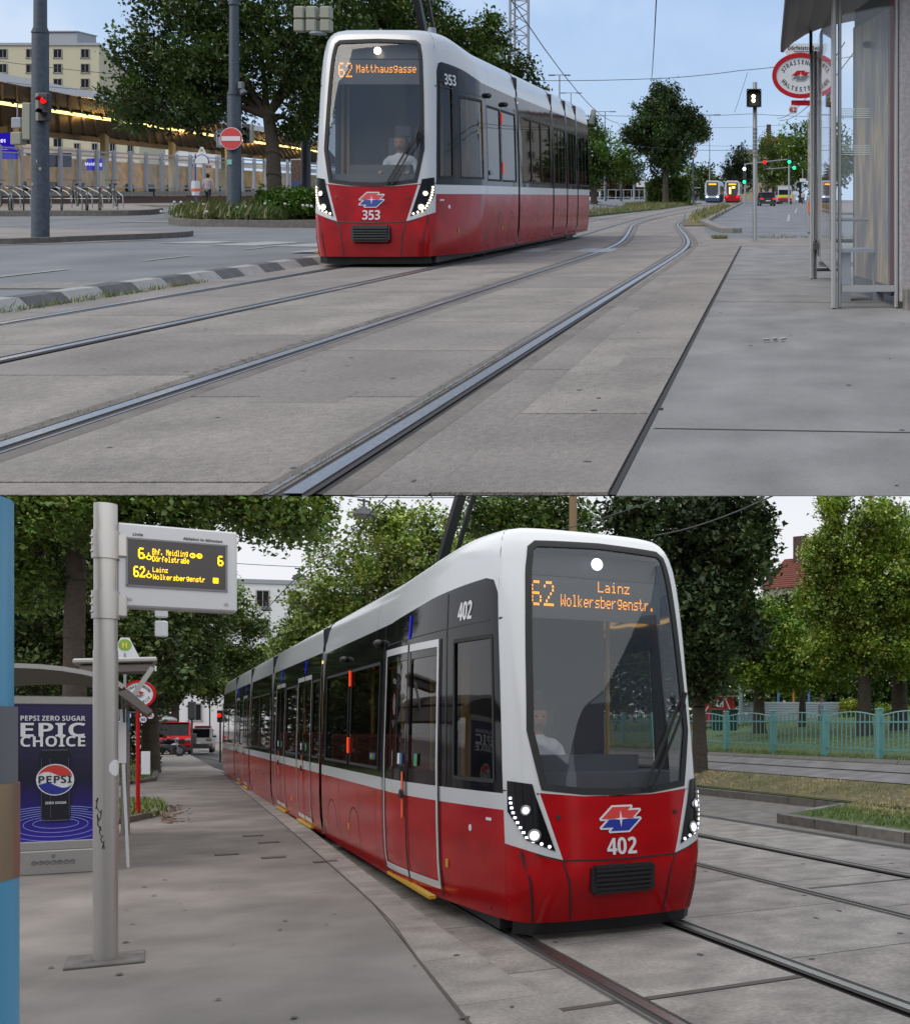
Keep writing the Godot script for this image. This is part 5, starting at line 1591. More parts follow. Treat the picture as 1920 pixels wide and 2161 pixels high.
	mb = MB.new(); mb.cyl(Vector3(0, -0.1, 0), Vector3(0, 4.55, 0), 0.24, 0.225, 20); mb.cyl(Vector3(0, 4.55, 0), Vector3(0, 4.72, 0), 0.245, 0.18, 20); mb.cyl(Vector3(0, 4.72, 0), Vector3(0, 9.6, 0), 0.175, 0.15, 20); mb.cyl(Vector3(0, 7.75, 0), Vector3(0, 7.85, 0), 0.19, 0.19, 20)
	mk("shaft", mb, M.polepaint, t)
	mb = MB.new(); mb.bev(Vector3(-0.04, 2.15, 0.24), Vector3(0.16, 0.18, 0.02), 0.005); mk("green_sticker", mb, mat(lin(0.2, 0.5, 0.42), 0.5), t)
	t = thing("no_entry_sign", "round red no entry sign with a white bar on the thick pole", "sign", U(-18.88, 36.7, 3.08))
	mb = MB.new(); mb.prism(circ(0, 0, 0.395, -1, 40), -0.012, 0.012, Transform3D()); mk("sign_edge", mb, M.signwhite, t)
	mb = MB.new(); mb.prism(circ(0, 0, 0.375, -1, 40), 0.013, 0.018, Transform3D()); mk("red_disc", mb, mat(lin(0.6, 0.015, 0.02), 0.35), t)
	mb = MB.new(); mb.box(Vector3(0, 0, 0.022), Vector3(0.66, 0.16, 0.006)); mk("white_bar", mb, M.signwhite, t)
	t = thing("round_sign", "dark back of a round sign on a pale frame left of the no entry sign", "sign", U(-19.45, 37.1, 3.15))
	mb = MB.new(); mb.prism(circ(0, 0.03, 0.27, -1, 32), -0.02, 0.0, Transform3D()); mk("disc", mb, M.darkgrey, t)
	mb = MB.new()
	for k in [-0.13, 0.16]: mb.box(Vector3(k, -0.05, 0.02), Vector3(0.03, 0.62, 0.03))
	for k in [0.12, -0.28]: mb.box(Vector3(0.1, k, 0.02), Vector3(0.5, 0.03, 0.03))
	mb.box(Vector3(0.02, -0.18, 0.0), Vector3(0.3, 0.36, 0.03))
	mk("frame", mb, M.greypaint, t)
	traffic_light(U(-18.42, 36.9, 2.95), "small beige backed traffic light right of the no entry sign", 1.0, [[M.black, 0.7], [M.black, 0.3]], -1.0)
	t = thing("loudspeaker", "small grey horn unit high on the pole above the no entry sign", "loudspeaker", U(-18.6, 36.85, 4.95))
	mb = MB.new(); mb.bev(Vector3(0, 0.02, 0), Vector3(0.16, 0.26, 0.2), 0.03); mb.cyl(Vector3(0.02, -0.12, 0), Vector3(0.1, -0.26, 0), 0.08, 0.14, 12); mk("horn", mb, M.midgrey, t)
	t = thing("mast_pole", "dark pole partly hidden behind the front left edge of tram 353", "pole", U(-19.3, 43.6, 0.0), "blue grey mast poles")
	mb = MB.new(); mb.cyl(Vector3(0, -0.1, 0), Vector3(0, 9.5, 0), 0.2, 0.17, 16); mk("shaft", mb, mat(lin(0.03, 0.04, 0.055), 0.5), t)
	t = thing("poster_column", "poster stand with dark autumn picture and blue banner beside tram 353", "poster stand", U(-21.3, 47.5, 0.9))
	mb = MB.new(); mb.bev(Vector3(0, 0.9, 0), Vector3(0.8, 1.9, 0.2), 0.03); mk("panel", mb, mat(lin(0.3, 0.36, 0.33), 0.5), t)
	mb = MB.new(); mb.box(Vector3(0, 1.35, 0.105), Vector3(0.72, 0.9, 0.01)); mk("picture", mb, M.autumn, t)
	mb = MB.new(); mb.box(Vector3(0, 0.72, 0.105), Vector3(0.72, 0.34, 0.01)); mk("banner", mb, mat(lin(0.03, 0.05, 0.2), 0.4), t)
	# --- station: bicycle pavement, wall, fence, canopy
	kk = 0.0
	mb = MB.new()
	slab(mb, pv([[-27.7, 44.2], [-26.9, 45.2], [-27.6, 47.4], [-33, 54], [-46, 58], [-46, 41], [-33.5, 43.6]]), UG, 0.16, -0.1)
	struct("bicycle_pavement", mb, M.concrete)
	mb = MB.new(); ribbon(mb, smooth([Vector2(-27.6, 47.4), Vector2(-26.8, 45.4), Vector2(-27.7, 44.1), Vector2(-33.5, 43.4), Vector2(-46, 40.8)], 5), -0.1, 0.12, 0.2, -0.1, UG)
	one("bicycle_kerb", "long stone kerb in front of the bicycle racks", "kerb", Vector3.ZERO, mb, M.stone)
	mb = MB.new(); slab(mb, pv([[-24.2, 52], [-37.5, 58.6], [-52, 57], [-60, 72], [-30, 88], [-20, 60]]), UG, 0.1, -0.1); struct("station_pavement", mb, M.concrete2)
	kk = K
	var bmats := [M.black, M.darkgrey, mat(lin(0.3, 0.3, 0.32), 0.3, 0.5), mat(lin(0.02, 0.05, 0.15), 0.3), M.black, mat(lin(0.25, 0.03, 0.02), 0.35)]
	var firsts := []
	for k in 3:
		firsts.append(null)
	var place := ["leftmost", "second from left", "third from left", "fourth from left", "fifth from left", "sixth from left", "seventh from left", "eighth from left", "ninth from left", "tenth from left", "eleventh from left", "twelfth from left", "thirteenth from left", "rightmost"]
	for k in 14:
		var x := -35.4 + k * 0.56
		var zz := 45.0 - k * 0.02
		var at := U(x, zz, G(x, zz) + 0.17 + (0.25 if k % 3 == 1 else 0.0))
		var lb: String = "%s of the bicycles in the rack, %s" % [place[k], "dark frame" if k % 3 != 2 else "grey frame"]
		if firsts[k % 3] == null:
			firsts[k % 3] = bicycle(Basis(Vector3.UP, [2.2, 2.35, 2.1][k % 3]) * Basis(Vector3(0, 0, 1), [0.0, 0.12, 0.0][k % 3]), lb, at, bmats[k % 3])
		else:
			dup(firsts[k % 3], at, lb)
	t = thing("bicycle_rack", "silver tube bicycle rack with sloping hoops and a long rail", "bicycle rack", U(-32.2, 45.6, G(-32.2, 45.6) + 0.16))
	for k in 18:
		mb = MB.new()
		var x := -3.9 + k * 0.45
		mb.tube([Vector3(x - 0.85, 1.05, -0.5), Vector3(x - 0.1, 0.80, -0.2), Vector3(x + 0.24, 0.62, 0.0), Vector3(x + 0.3, 0.1, 0.05)], 0.024, 6)
		mk("hoop", mb, M.alu, t)
	mb = MB.new(); mb.tube([Vector3(-4.2, 0.5, 0.3), Vector3(4.05, 0.5, 0.3)], 0.03, 6)
	for k in 6: mb.cyl(Vector3(-3.8 + k * 1.55, 0, 0.3), Vector3(-3.8 + k * 1.55, 0.5, 0.3), 0.028)
	mk("long_rail", mb, M.alu, t)
	kk = 0.0
	# brick wall with cap, posts and rails; it runs away to the right
	var fa := Vector2(-44.5, 57.0); var fb := Vector2(-38.0, 92.0)
	t = thing("station_wall", "low brick wall with concrete cap along the station", "wall", Vector3.ZERO)
	var fpos := func(f: float, e: float, o := 0.0) -> Vector3:
		var p := fa.lerp(fb, f)
		return U(p.x + o, p.y, e)
	mb = MB.new()
	for k in 10:
		mb.quad(fpos.call(k / 10.0, 0.0), fpos.call((k + 1) / 10.0, 0.0), fpos.call((k + 1) / 10.0, 1.05), fpos.call(k / 10.0, 1.05), Vector3(1, 0, 0.3))
	mk("brick_core", mb, M.brick, t)
	for row in 9:
		var rows := MB.new()
		for k in 46:
			var f0 := (k + 0.5 * (row % 2)) / 46.5; var f1 := f0 + 0.0203
			rows.quad(fpos.call(f0, 0.32 + row * 0.085, 0.02), fpos.call(f1, 0.32 + row * 0.085, 0.02), fpos.call(f1, 0.39 + row * 0.085, 0.02), fpos.call(f0, 0.39 + row * 0.085, 0.02), Vector3(1, 0, 0.3))
		var bc := mk("brick_course", rows, M.brick2, t); bc.set_meta("kind", "stuff")
	for k in 5:
		mb = MB.new()
		var f0 := k / 5.0 + 0.002; var f1 := (k + 1) / 5.0 - 0.002; var up: float = 0.0 if k < 2 else 0.06
		for q in [[1.05 + up, 1.36 + up, 0.1]]:
			mb.quad(fpos.call(f0, q[0], q[2]), fpos.call(f1, q[0], q[2]), fpos.call(f1, q[1], q[2]), fpos.call(f0, q[1], q[2]), Vector3(1, 0, 0.3))
			mb.quad(fpos.call(f0, q[1], q[2]), fpos.call(f1, q[1], q[2]), fpos.call(f1, q[1], -0.3), fpos.call(f0, q[1], -0.3), Vector3.UP)
		mk("cap_stone", mb, M.stone_light, t)
	t = thing("station_fence", "fence of pale grey steel posts and rails on the station wall", "fence", Vector3.ZERO)
	for k in 27:
		var f := k / 26.0
		mb = MB.new(); var p: Vector3 = fpos.call(f, 0)
		mb.bev(p + Vector3(0.0, 2.68, 0), Vector3(0.19, 2.66, 0.22), 0.02); mk("post", mb, M.fencegrey, t)
	for e in [3.88, 3.6, 1.62]:
		mb = MB.new()
		for k in 13: mb.bar(fpos.call(k / 13.0, e, -0.05), fpos.call((k + 1) / 13.0, e, -0.05), 0.06, 0.07)
		mk("rail", mb, M.fencegrey, t)
	for k in 26:
		mb = MB.new(); mb.quad(fpos.call(k / 26.0 + 0.003, 1.6, -0.08), fpos.call((k + 1) / 26.0 - 0.003, 1.6, -0.08), fpos.call((k + 1) / 26.0 - 0.003, 3.55, -0.08), fpos.call(k / 26.0 + 0.003, 3.55, -0.08), Vector3(1, 0, 0.3)); mk("pane", mb, M.glass, t)
	# platform hall behind: lit wall, canopy with a lamp strip
	var c0 := [[-42.7, 58.0, 7.5], [-52.3, 71.0, 5.9]]; var c1 := [[-52.2, 118.0, 7.5], [-62.5, 147.0, 5.9]]
	var cp := func(f: float, s: float, e := 0.0) -> Vector3:
		var g0 := f * 1.35 - 0.25
		var x := lerpf(lerpf(c0[0][0], c1[0][0], g0), lerpf(c0[1][0], c1[1][0], g0), s)
		var zz := lerpf(lerpf(c0[0][1], c1[0][1], g0), lerpf(c0[1][1], c1[1][1], g0), s)
		return U(x, zz, lerpf(7.5, 5.9, s) + e)
	t = thing("station_canopy", "long station platform roof with brown ribbed underside and white edge", "canopy", Vector3.ZERO)
	mb = MB.new()
	for k in 28:
		var f0 := k / 28.0; var f1 := (k + 1) / 28.0
		mb.quad(cp.call(f0, 0), cp.call(f1, 0), cp.call(f1, 1), cp.call(f0, 1), Vector3.DOWN)
		mb.quad(cp.call(f0, 0, 0.3), cp.call(f1, 0, 0.3), cp.call(f1, 1, 0.3), cp.call(f0, 1, 0.3), Vector3.UP)
	mk("roof_sheet", mb, M.canopywood, t)
	for k in 56:
		mb = MB.new(); var f := (k + 0.5) / 56.0
		mb.bar(cp.call(f, 0.02, -0.06), cp.call(f, 0.98, -0.06), 0.12, 0.12); mk("rib", mb, M.canopywood, t)
	mb = MB.new()
	for k in 14: mb.bar(cp.call(k / 14.0, -0.01, 0.18), cp.call((k + 1) / 14.0, -0.01, 0.14), 0.25, 0.42)
	mk("white_edge", mb, M.signwhite, t)
	mb = MB.new()
	for k in 14: mb.bar(cp.call(k / 14.0, 1.0, -0.2), cp.call((k + 1) / 14.0, 1.0, -0.2), 0.3, 0.5)
	mk("edge_beam", mb, M.brownsteel, t)
	for k in 8:
		mb = MB.new(); var p: Vector3 = cp.call((k + 0.6) / 8.0, 0.85, -0.3)
		mb.box(p - Vector3(0, 2.6, 0), Vector3(0.4, 5.4, 0.5)); mk("column", mb, M.boxbeige, t)
	for k in 5:
		t = thing("lamp_strip", "%s lit lamp strip under the station roof, counted from the left" % ["first", "second", "third", "fourth", "fifth"][k], "lamp", Vector3.ZERO, "lamp strips under the station roof")
		var f0 := 0.02 + k * 0.197; var f1 := f0 + 0.19
		mb = MB.new(); mb.bar(cp.call(f0, 0.36, -0.24), cp.call(f1, 0.36, -0.24), 0.34, 0.16); mk("tube", mb, M.striplamp, t)
		mb = MB.new(); mb.bar(cp.call(f0, 0.35, -0.1), cp.call(f1, 0.35, -0.1), 0.3, 0.10)
		for j in 8: mb.box(cp.call(lerpf(f0, f1, (j + 0.5) / 8.0), 0.34, -0.16), Vector3(0.3, 0.18, 0.1))
		mk("housing", mb, M.brownsteel, t)
		var om := OmniLight3D.new(); om.name = "strip_light"
		om.light_color = Color(1.0, 0.78, 0.45); om.light_energy = 8.0; om.omni_range = 40.0; om.omni_attenuation = 2.0; om.light_size = 0.6; om.shadow_enabled = true
		om.position = cp.call((f0 + f1) / 2, 0.40, -0.9)
		t.add_child(om)
	t = thing("station_hall", "warm lit cream hall wall with dark windows behind the station fence", "building", Vector3.ZERO)
	mb = MB.new()
	for k in 12:
		var a: Vector3 = cp.call(k / 12.0, 1.25); var b: Vector3 = cp.call((k + 1) / 12.0, 1.25)
		mb.quad(a - Vector3(0, 6.6, 0), b - Vector3(0, 6.6, 0), b - Vector3(0, 1.4, 0), a - Vector3(0, 1.4, 0), Vector3(0.6, 0, 0.4))
	mk("wall", mb, M.cream, t)
	for k in 26:
		mb = MB.new(); var f := (k + 0.5) / 26.0
		var a: Vector3 = cp.call(f - 0.006, 1.23, -4.2); var b: Vector3 = cp.call(f + 0.006, 1.23, -4.2)
		mb.bar(a, b, 0.08, 1.5); mk("window", mb, M.gloss, t)
	mb = MB.new()
	for k in 12: mb.bar(cp.call(k / 12.0, 1.22, -0.9), cp.call((k + 1) / 12.0, 1.22, -0.9), 0.4, 0.5)
	mk("white_fascia", mb, M.signwhite, t)
	kk = K
	for q in [[-45.6, 62.0, 4.35, 1.5, 0.95, "lit blue platform display at the left edge, upper one", "29:01"], [-45.4, 62.0, 3.55, 1.7, 0.55, "lit blue display strip at the left edge, lower one", ""], [-45.2, 70.0, 3.2, 1.0, 0.8, "blue station sign under the roof left of the black sign back", "Meidling"], [-44.0, 72, 3.25, 0.0, 0.8, "", ""]]:
		if q[3] == 0.0: continue
		t = thing("platform_display", q[5], "display", U(q[0], q[1], q[2]), "blue displays under the station roof")
		mb = MB.new(); mb.bev(Vector3.ZERO, Vector3(q[3], q[4], 0.2), 0.03); mk("screen", mb, glow(Color(0.06, 0.03, 0.6), 0.7), t)
		if q[6] != "":
			mb = MB.new(); words(mb, q[6], 0.2, Transform3D(Basis(), Vector3(0, 0, 0.11))); mk("lettering", mb, glow(Color(0.8, 0.8, 1.0), 0.9), t)
	t = thing("departure_board", "dark purple departure board hanging over the station fence", "display", U(-46.0, 67.5, 3.4))
	mb = MB.new()
	for k in 3: mb.bev(Vector3(-0.6 + k * 0.6, 0, 0), Vector3(0.55, 0.9, 0.2), 0.02)
	mk("board", mb, glow(Color(0.09, 0.06, 0.22), 0.35), t)
	# --- bus stop sign, bin, person by the wall
	t = thing("bus_stop_sign", "white round topped stop sign with a green topped triangle on a blue post", "sign", U(-31.2, 57.5, G(-31.2, 57.5)))
	mb = MB.new(); mb.cyl(Vector3(-0.36, 0, 0), Vector3(-0.36, 2.9, 0), 0.035); mk("post", mb, M.signblue, t)
	mb = MB.new(); var hp := [[-0.4, 2.35]]
	for k in 13: hp.append([-0.4 * cos(PI * k / 12.0) * 1.0, 2.45 + 0.42 * sin(PI * k / 12.0)])
	hp.append([0.4, 2.35])
	mb.prism(pv(hp), -0.03, 0.03, Transform3D()); mk("blue_frame", mb, M.signblue, t)
	mb = MB.new(); var hq := []
	for q in hp: hq.append([q[0] * 0.9, 2.48 + (q[1] - 2.48) * 0.88])
	mb.prism(pv(hq), 0.031, 0.04, Transform3D()); mk("white_face", mb, M.signwhite, t)
	mb = MB.new(); mb.prism(pv([[-0.25, 2.88], [0.25, 2.88], [0.06, 3.28], [-0.06, 3.28]]), -0.02, 0.02, Transform3D()); mk("triangle", mb, M.signwhite, t)
	mb = MB.new(); mb.prism(circ(0, 3.1, 0.09), 0.021, 0.03, Transform3D()); mk("green_disc", mb, mat(lin(0.25, 0.4, 0.08), 0.5), t)
	t = thing("litter_bin", "white litter bin with orange band beside the person in the pale hoodie", "bin", U(-31.6, 57.6, G(-31.6, 57.6)))
	mb = MB.new(); mb.cyl(Vector3(0, 0, 0), Vector3(0, 0.6, 0), 0.04); mb.lathe([[0.18, 0.6], [0.22, 1.0], [0.22, 1.35], [0.12, 1.42]], Vector3.ZERO, 14); mk("body", mb, M.signwhite, t)
	mb = MB.new(); mb.cyl(Vector3(0, 0.85, 0), Vector3(0, 0.98, 0), 0.226, 0.226, 14, false); mk("band", mb, M.orange, t)
	person("person in pale hoodie and dark trousers walking away towards the station fence", U(-30.6, 57.0, G(-30.6, 57.0)), Color(0.42, 0.36, 0.38), Color(0.02, 0.022, 0.03), Color(0.02, 0.016, 0.014), 0.25, -1.0)
	# --- buildings on the left
	building("apartment_block", "cream high rise apartment block behind the station roof at far left", U(-145.0, 205, 0), 27.0, 30.8, 14, M.cream2, 5, 10, 1.5, 1.6, 1.75, "flat")
	t = thing("roof_plant_room", "pale grey box on the roof of the cream apartment block", "roof box", U(-142.2, 209, 31.2))
	mb = MB.new(); mb.box(Vector3(0, 1.4, -3), Vector3(7.4, 3.2, 6)); mb.box(Vector3(0, 3.05, -3), Vector3(7.8, 0.2, 6.4)); mk("box", mb, M.greypaint, t)
	building("town_house", "grey white house with a mansard glimpsed under the big tree", U(-99.5, 180, 0), 9.0, 14.5, 9, M.signwhite, 3, 4, 2.0, 1.0, 1.5, "flat")
	building("town_house", "red roofed house glimpsed left of the big tree", U(-121, 190, 0), 13.0, 15.0, 12, M.cream2, 4, 4, 2.0, 1.0, 1.5, "tile", 0.0, 5.0)
	kk = 0.0
	# --- trees on the left
	var oak := Color(0.032, 0.052, 0.018)
	tree("oak_tree", "big dark oak with spreading crown left of tram 353", U(-19.1, 40.5, 0.0), 4.4, 0.26, [[-3.4, 5.2, 0, 2.6, 1.3, 2.2], [-5.2, 4.3, 0.3, 1.5, 0.8, 1.5], [-4.9, 6.4, -0.4, 1.8, 1.3, 1.8], [-3.2, 8.0, 0, 2.5, 1.6, 2.4], [-0.6, 7.6, 0.2, 2.6, 1.8, 2.4], [1.3, 5.6, 0, 1.9, 1.5, 2.0], [2.0, 7.6, 0, 2.0, 1.9, 2.0], [-1.6, 5.6, 0.6, 2.0, 1.1, 1.6], [0.8, 3.9, -0.4, 1.1, 0.7, 1.2], [-2.6, 4.0, 0.4, 1.5, 0.55, 1.2]], 6200, 0.42, oak, "", Vector3(-0.3, 0, 0))
	tree("oak_tree", "dark oak whose crown rises behind the roof of tram 353", U(-15.2, 46.0, 0.0), 5.0, 0.26, [[-2.6, 7.6, 0, 2.6, 2.4, 2.2], [0.3, 7.4, 0, 2.4, 2.2, 2.2], [2.3, 7.1, 0, 1.7, 1.6, 1.8], [3.9, 6.0, 0.3, 1.4, 1.1, 1.4], [4.8, 4.9, 0.2, 1.0, 0.8, 1.2], [-1.0, 9.3, 0, 2.4, 1.3, 2.0], [3.1, 8.3, 0, 0.8, 0.9, 0.8]], 5200, 0.42, Color(0.038, 0.062, 0.018))
	tree("maple_tree", "bushy green tree at the tail of tram 353", U(-16.6, 100.0, 0.0), 2.5, 0.3, [[-2.0, 5.6, 0, 2.6, 2.4, 2.2], [0.8, 4.6, 0, 2.6, 2.0, 2.2], [3.0, 4.0, 0, 2.0, 1.5, 2.0], [0.0, 7.0, 0, 1.5, 1.4, 1.5], [-1.0, 3.0, 0, 2.0, 1.3, 1.6]], 2600, 0.62, Color(0.05, 0.085, 0.022))
	tree("linden_tree", "round dark tree standing alone between the two roads ahead", U(-11.65, 120.0, 0.1), 4.0, 0.33, [[0, 12.2, 0, 1.9, 2.4, 2.0], [-0.9, 9.6, 0.4, 3.3, 2.3, 2.8], [2.4, 9.6, 0, 2.2, 1.7, 2.2], [3.6, 8.6, 0, 1.6, 1.3, 1.6], [-3.2, 7.6, 0, 2.3, 1.7, 2.2], [0.4, 6.6, 0.6, 3.3, 2.0, 2.8], [-0.4, 5.0, 0, 2.2, 1.4, 2.0], [-4.3, 8.4, 0, 1.0, 0.8, 1.0], [0.9, 4.4, 0.3, 1.4, 0.8, 1.4]], 5200, 0.72, Color(0.026, 0.045, 0.018))
	shrub("bush", "dense round bush behind the trunk of the lone dark tree", "bush", U(-11.6, 122.5, 0.1), [[-2.4, 2.5, 0.0, 2.5, -1.2, 1.0], [-1.9, 2.0, 2.2, 3.0, -1.0, 0.8]], 1700, 0.6, Color(0.06, 0.10, 0.022), "", K)
	for q in [[-28, 200, 5, 4, 4.2, Color(0.06, 0.04, 0.02), "reddish brown tree left of the far trams"], [-21, 215, 4, 3.2, 3.5, Color(0.035, 0.055, 0.02), "low green tree above the far blue tram"], [-6.6, 250, 11, 4.5, 8.5, Color(0.02, 0.03, 0.018), "dark conifer beyond the far red tram"], [1.2, 190, 5, 4.0, 8.4, Color(0.055, 0.09, 0.02), "bright green tree left of the far right road trees"], [5.8, 180, 6, 4.8, 9.0, Color(0.06, 0.095, 0.02), "bright green tree above the ambulance"], [10.5, 172, 5, 4.5, 8.4, Color(0.055, 0.085, 0.02), "bright green tree nearest the right shelter"], [-36, 190, 4, 5, 5.5, Color(0.045, 0.07, 0.02), "green tree behind the far left lamp posts"], [-46, 175, 4, 6, 6, Color(0.04, 0.065, 0.02), "tree behind the tail of tram 353"], [-16, 240, 4, 6, 5, Color(0.05, 0.075, 0.025), "hazy tree right above the far red tram"], [18, 150, 6, 6, 8, Color(0.03, 0.05, 0.018), "dark tree seen through the right shelter glass"]]:
		var w: float = q[3]; var h: float = q[4]
		tree("street_tree", q[6], U(q[0], q[1], 0.0), h * 0.4, 0.25, [[0, h * 1.15, 0, w * 0.75, h * 0.42, w * 0.7], [-w * 0.45, h * 0.8, 0, w * 0.6, h * 0.35, w * 0.6], [w * 0.5, h * 0.75, 0, w * 0.6, h * 0.35, w * 0.6], [0, h * 0.55, 0, w * 0.8, h * 0.3, w * 0.7]], 900, w * 0.27, q[5], "trees far up the hill street")
	shrub("far_hedge", "long green hedge behind the station end and the left road", "hedge", U(-40, 230, 0.0), [[-22, 30, 0, 4.5, -4, 2]], 1500, 1.6, Color(0.045, 0.065, 0.022), "", K)
	kk = K
	# --- verges of the left road
	mb = MB.new()
	kk = 0.0
	slab(mb, pv([[-9.9, 48], [-9.0, 48], [-8.6, 84], [-9.4, 150], [-15.5, 160], [-16.6, 120], [-13.5, 100], [-10.6, 84]]), U, 0.1, 0.0)
	struct("road_verge", mb, M.grass)
	blades("verge_grass", "unmown grass on the verge left of the tram track ahead", [pv([[-9.9, -48], [-9.0, -48], [-8.6, -84], [-9.6, -140], [-15, -140], [-16, -118], [-13.5, -100], [-10.6, -84]])], func(x: float, zz: float) -> float: return BASE - K * zz + 0.1, 6000, 0.25, [Color(0.07, 0.11, 0.03), Color(0.17, 0.14, 0.05)])
	mb = MB.new(); slab(mb, pv([[-19.5, 105], [-22, 105], [-60, 200], [-33, 200], [-21, 140]]), U, 0.12, 0.0); struct("far_pavement", mb, M.concrete3)
	kk = K
	for q in [[-20.1, 130.0, 4.9, "first grey pole on the left pavement ahead"], [-18.6, 133.0, 5.7, "second grey pole on the left pavement ahead, taller"], [-17.6, 138.0, 5.6, "third pole on the left pavement ahead, pale"], [-16.4, 140, 3.8, "short pole on the left pavement nearest the lone tree"]]:
		t = thing("street_pole", q[3], "pole", U(q[0], q[1], 0.0), "poles on the left pavement ahead")
		mb = MB.new(); mb.cyl(Vector3.ZERO, Vector3(0, q[2], 0), 0.15, 0.12, 10); mk("shaft", mb, M.greypaint if q[1] > 135 else M.polepaint, t)
	t = thing("signal_gantry", "pale crossbar with sign boards between the left poles ahead", "signal", U(-18.2, 137, 0))
	mb = MB.new(); mb.box(Vector3(-0.5, 5.3, 0), Vector3(2.6, 0.14, 0.14)); mk("arm", mb, M.greypaint, t)
	mb = MB.new(); mb.bev(Vector3(-1.6, 4.9, 0), Vector3(0.35, 1.2, 0.3), 0.04); mk("signal_box", mb, M.boxbeige, t)
	mb = MB.new(); mb.box(Vector3(0.2, 3.9, 0.1), Vector3(1.2, 0.4, 0.06)); mb.box(Vector3(1.6, 2.7, 0.1), Vector3(1.1, 0.8, 0.06)); mk("sign_board", mb, M.signwhite, t)
	t = thing("railing_fence", "pale railing across the end of the left road", "fence", U(-24, 176, 0))
	mb = MB.new()
	for k in 14: mb.cyl(Vector3(-8 + k * 1.3, 0, 0), Vector3(-8 + k * 1.3, 2.2, 0), 0.06)
	for e in [0.9, 2.2]: mb.box(Vector3(0.4, e, 0), Vector3(17, 0.1, 0.08))
	mk("bars", mb, M.greypaint, t)
	for q in [[-21.9, 110.0, 13.9, "double armed street lamp above the tail of tram 353"], [-28.2, 150, 16.0, "double armed street lamp farther behind tram 353"], [-23.3, 150, 13.3, "single armed street lamp left of the lone dark tree"], [-11.8, 215, 18.0, "double armed lamp post above the far trams"]]:
		t = thing("street_lamp", q[3], "street lamp", U(q[0], q[1], 0), "street lamps along the hill street")
		mb = MB.new(); mb.cyl(Vector3.ZERO, Vector3(0, q[2], 0), 0.14, 0.07, 10); mk("post", mb, M.greypaint, t)
		var w: float = q[1] / 100.0
		mb = MB.new(); mb.box(Vector3(0, q[2], 0), Vector3(1.5 * w, 0.07, 0.07))
		for k in [-1.0, 1.0]:
			if "single" in q[3] and k < 0: continue
			mb.bev(Vector3(k * 0.75 * w, q[2] - 0.02, 0), Vector3(0.6 * w, 0.12, 0.25), 0.03)
		mk("arm_and_heads", mb, M.darkgrey, t)
	t = thing("lattice_mast", "tall pale steel lattice mast rising behind the trees", "mast", U(-21.4, 90, 0))
	for k in 2:
		mb = MB.new(); mb.cyl(Vector3(-0.72 + k * 1.44, 0, 0.3 - 0.6 * k), Vector3(-0.72 + k * 1.44, 20.5, 0.3 - 0.6 * k), 0.12, 0.12, 8); mk("leg", mb, M.greypaint, t)
	mb = MB.new(); mb.cyl(Vector3(-0.5, 0, -0.5), Vector3(-0.5, 20.5, -0.5), 0.1)
	for k in 12:
		var y := 9.0 + k * 1.0
		mb.cyl(Vector3(-0.72, y, 0.3), Vector3(0.72, y + 1.0, -0.3), 0.05, 0.05, 5); mb.cyl(Vector3(0.72, y, -0.3), Vector3(-0.72, y + 1.0, 0.3), 0.05, 0.05, 5)
		if k % 3 == 0: mb.cyl(Vector3(-0.72, y, 0.3), Vector3(0.72, y, -0.3), 0.05, 0.05, 5)
	mk("bracing", mb, M.greypaint, t)
	# hanging signal boxes at the top left of the tram
	t = thing("hanging_signals", "cluster of three beige signal boxes hanging over the road beside tram 353", "signal", U(-10.45, 24.0, 4.75))
	for k in 3:
		mb = MB.new()
		for j in 2: mb.bev(Vector3([-0.30, -0.02, 0.30][k], 0.22 + 0.30 * j, 0), Vector3(0.24, 0.29, 0.22), 0.03)
		mk("signal_box", mb, M.boxbeige, t)
	mb = MB.new(); mb.cyl(Vector3(0.1, 0.03, 0), Vector3(0.1, 0.08, 0), 0.2, 0.16, 16); mb.cyl(Vector3(-0.3, 0.85, 0), Vector3(0.3, 0.85, 0), 0.02); mk("disc_lamp", mb, M.greypaint, t)
	t = thing("hanging_signals", "tilted beige hanging signal right of the tail of tram 353", "signal", U(-7.5, 45.0, 4.15))
	for k in 2:
		mb = MB.new(); mb.bev(Vector3(-0.07 + 0.07 * k, 0.16 + 0.34 * k, 0), Vector3(0.2, 0.3, 0.2), 0.03, Basis(Vector3(0, 0, 1), -0.2)); mk("signal_box", mb, M.boxbeige if k == 1 else M.midgrey, t)
	# --- signal post on the platform end
	t = thing("signal_post", "slim grey post with a black signal head at the end of the platform", "signal", U(-0.27, 24.0, 0.02))
	mb = MB.new(); mb.cyl(Vector3.ZERO, Vector3(0, 3.65, 0), 0.055, 0.052, 14); mk("post", mb, M.steel, t)
	mb = MB.new(); mb.bev(Vector3(-0.02, 3.26, 0.1), Vector3(0.3, 0.38, 0.2), 0.02)
	for e in [[0, 0.2, 0.32, 0.02], [-0.16, 0, 0.02, 0.4], [0.16, 0, 0.02, 0.4]]: mb.box(Vector3(-0.02 + e[0], 3.26 + e[1], 0.22), Vector3(e[2], e[3], 0.14))
	var hd := mk("signal_head", mb, M.black, t)
	for k in 2:
		mb = MB.new(); mb.ell(Vector3(-0.03, 3.21 + 0.095 * k, 0.21), Vector3(0.042, 0.042, 0.02)); mk("white_lamp", mb, glow(Color(1.0, 0.9, 0.7), 6.0), hd)
	mb = MB.new()
	for k in 8: mb.cyl(Vector3(0, 1.9 + k * 0.09, 0), Vector3(0, 1.96 + k * 0.09, 0), 0.0565, 0.0565, 14, false)
	mk("sticker_bands", mb, M.midgrey, t)
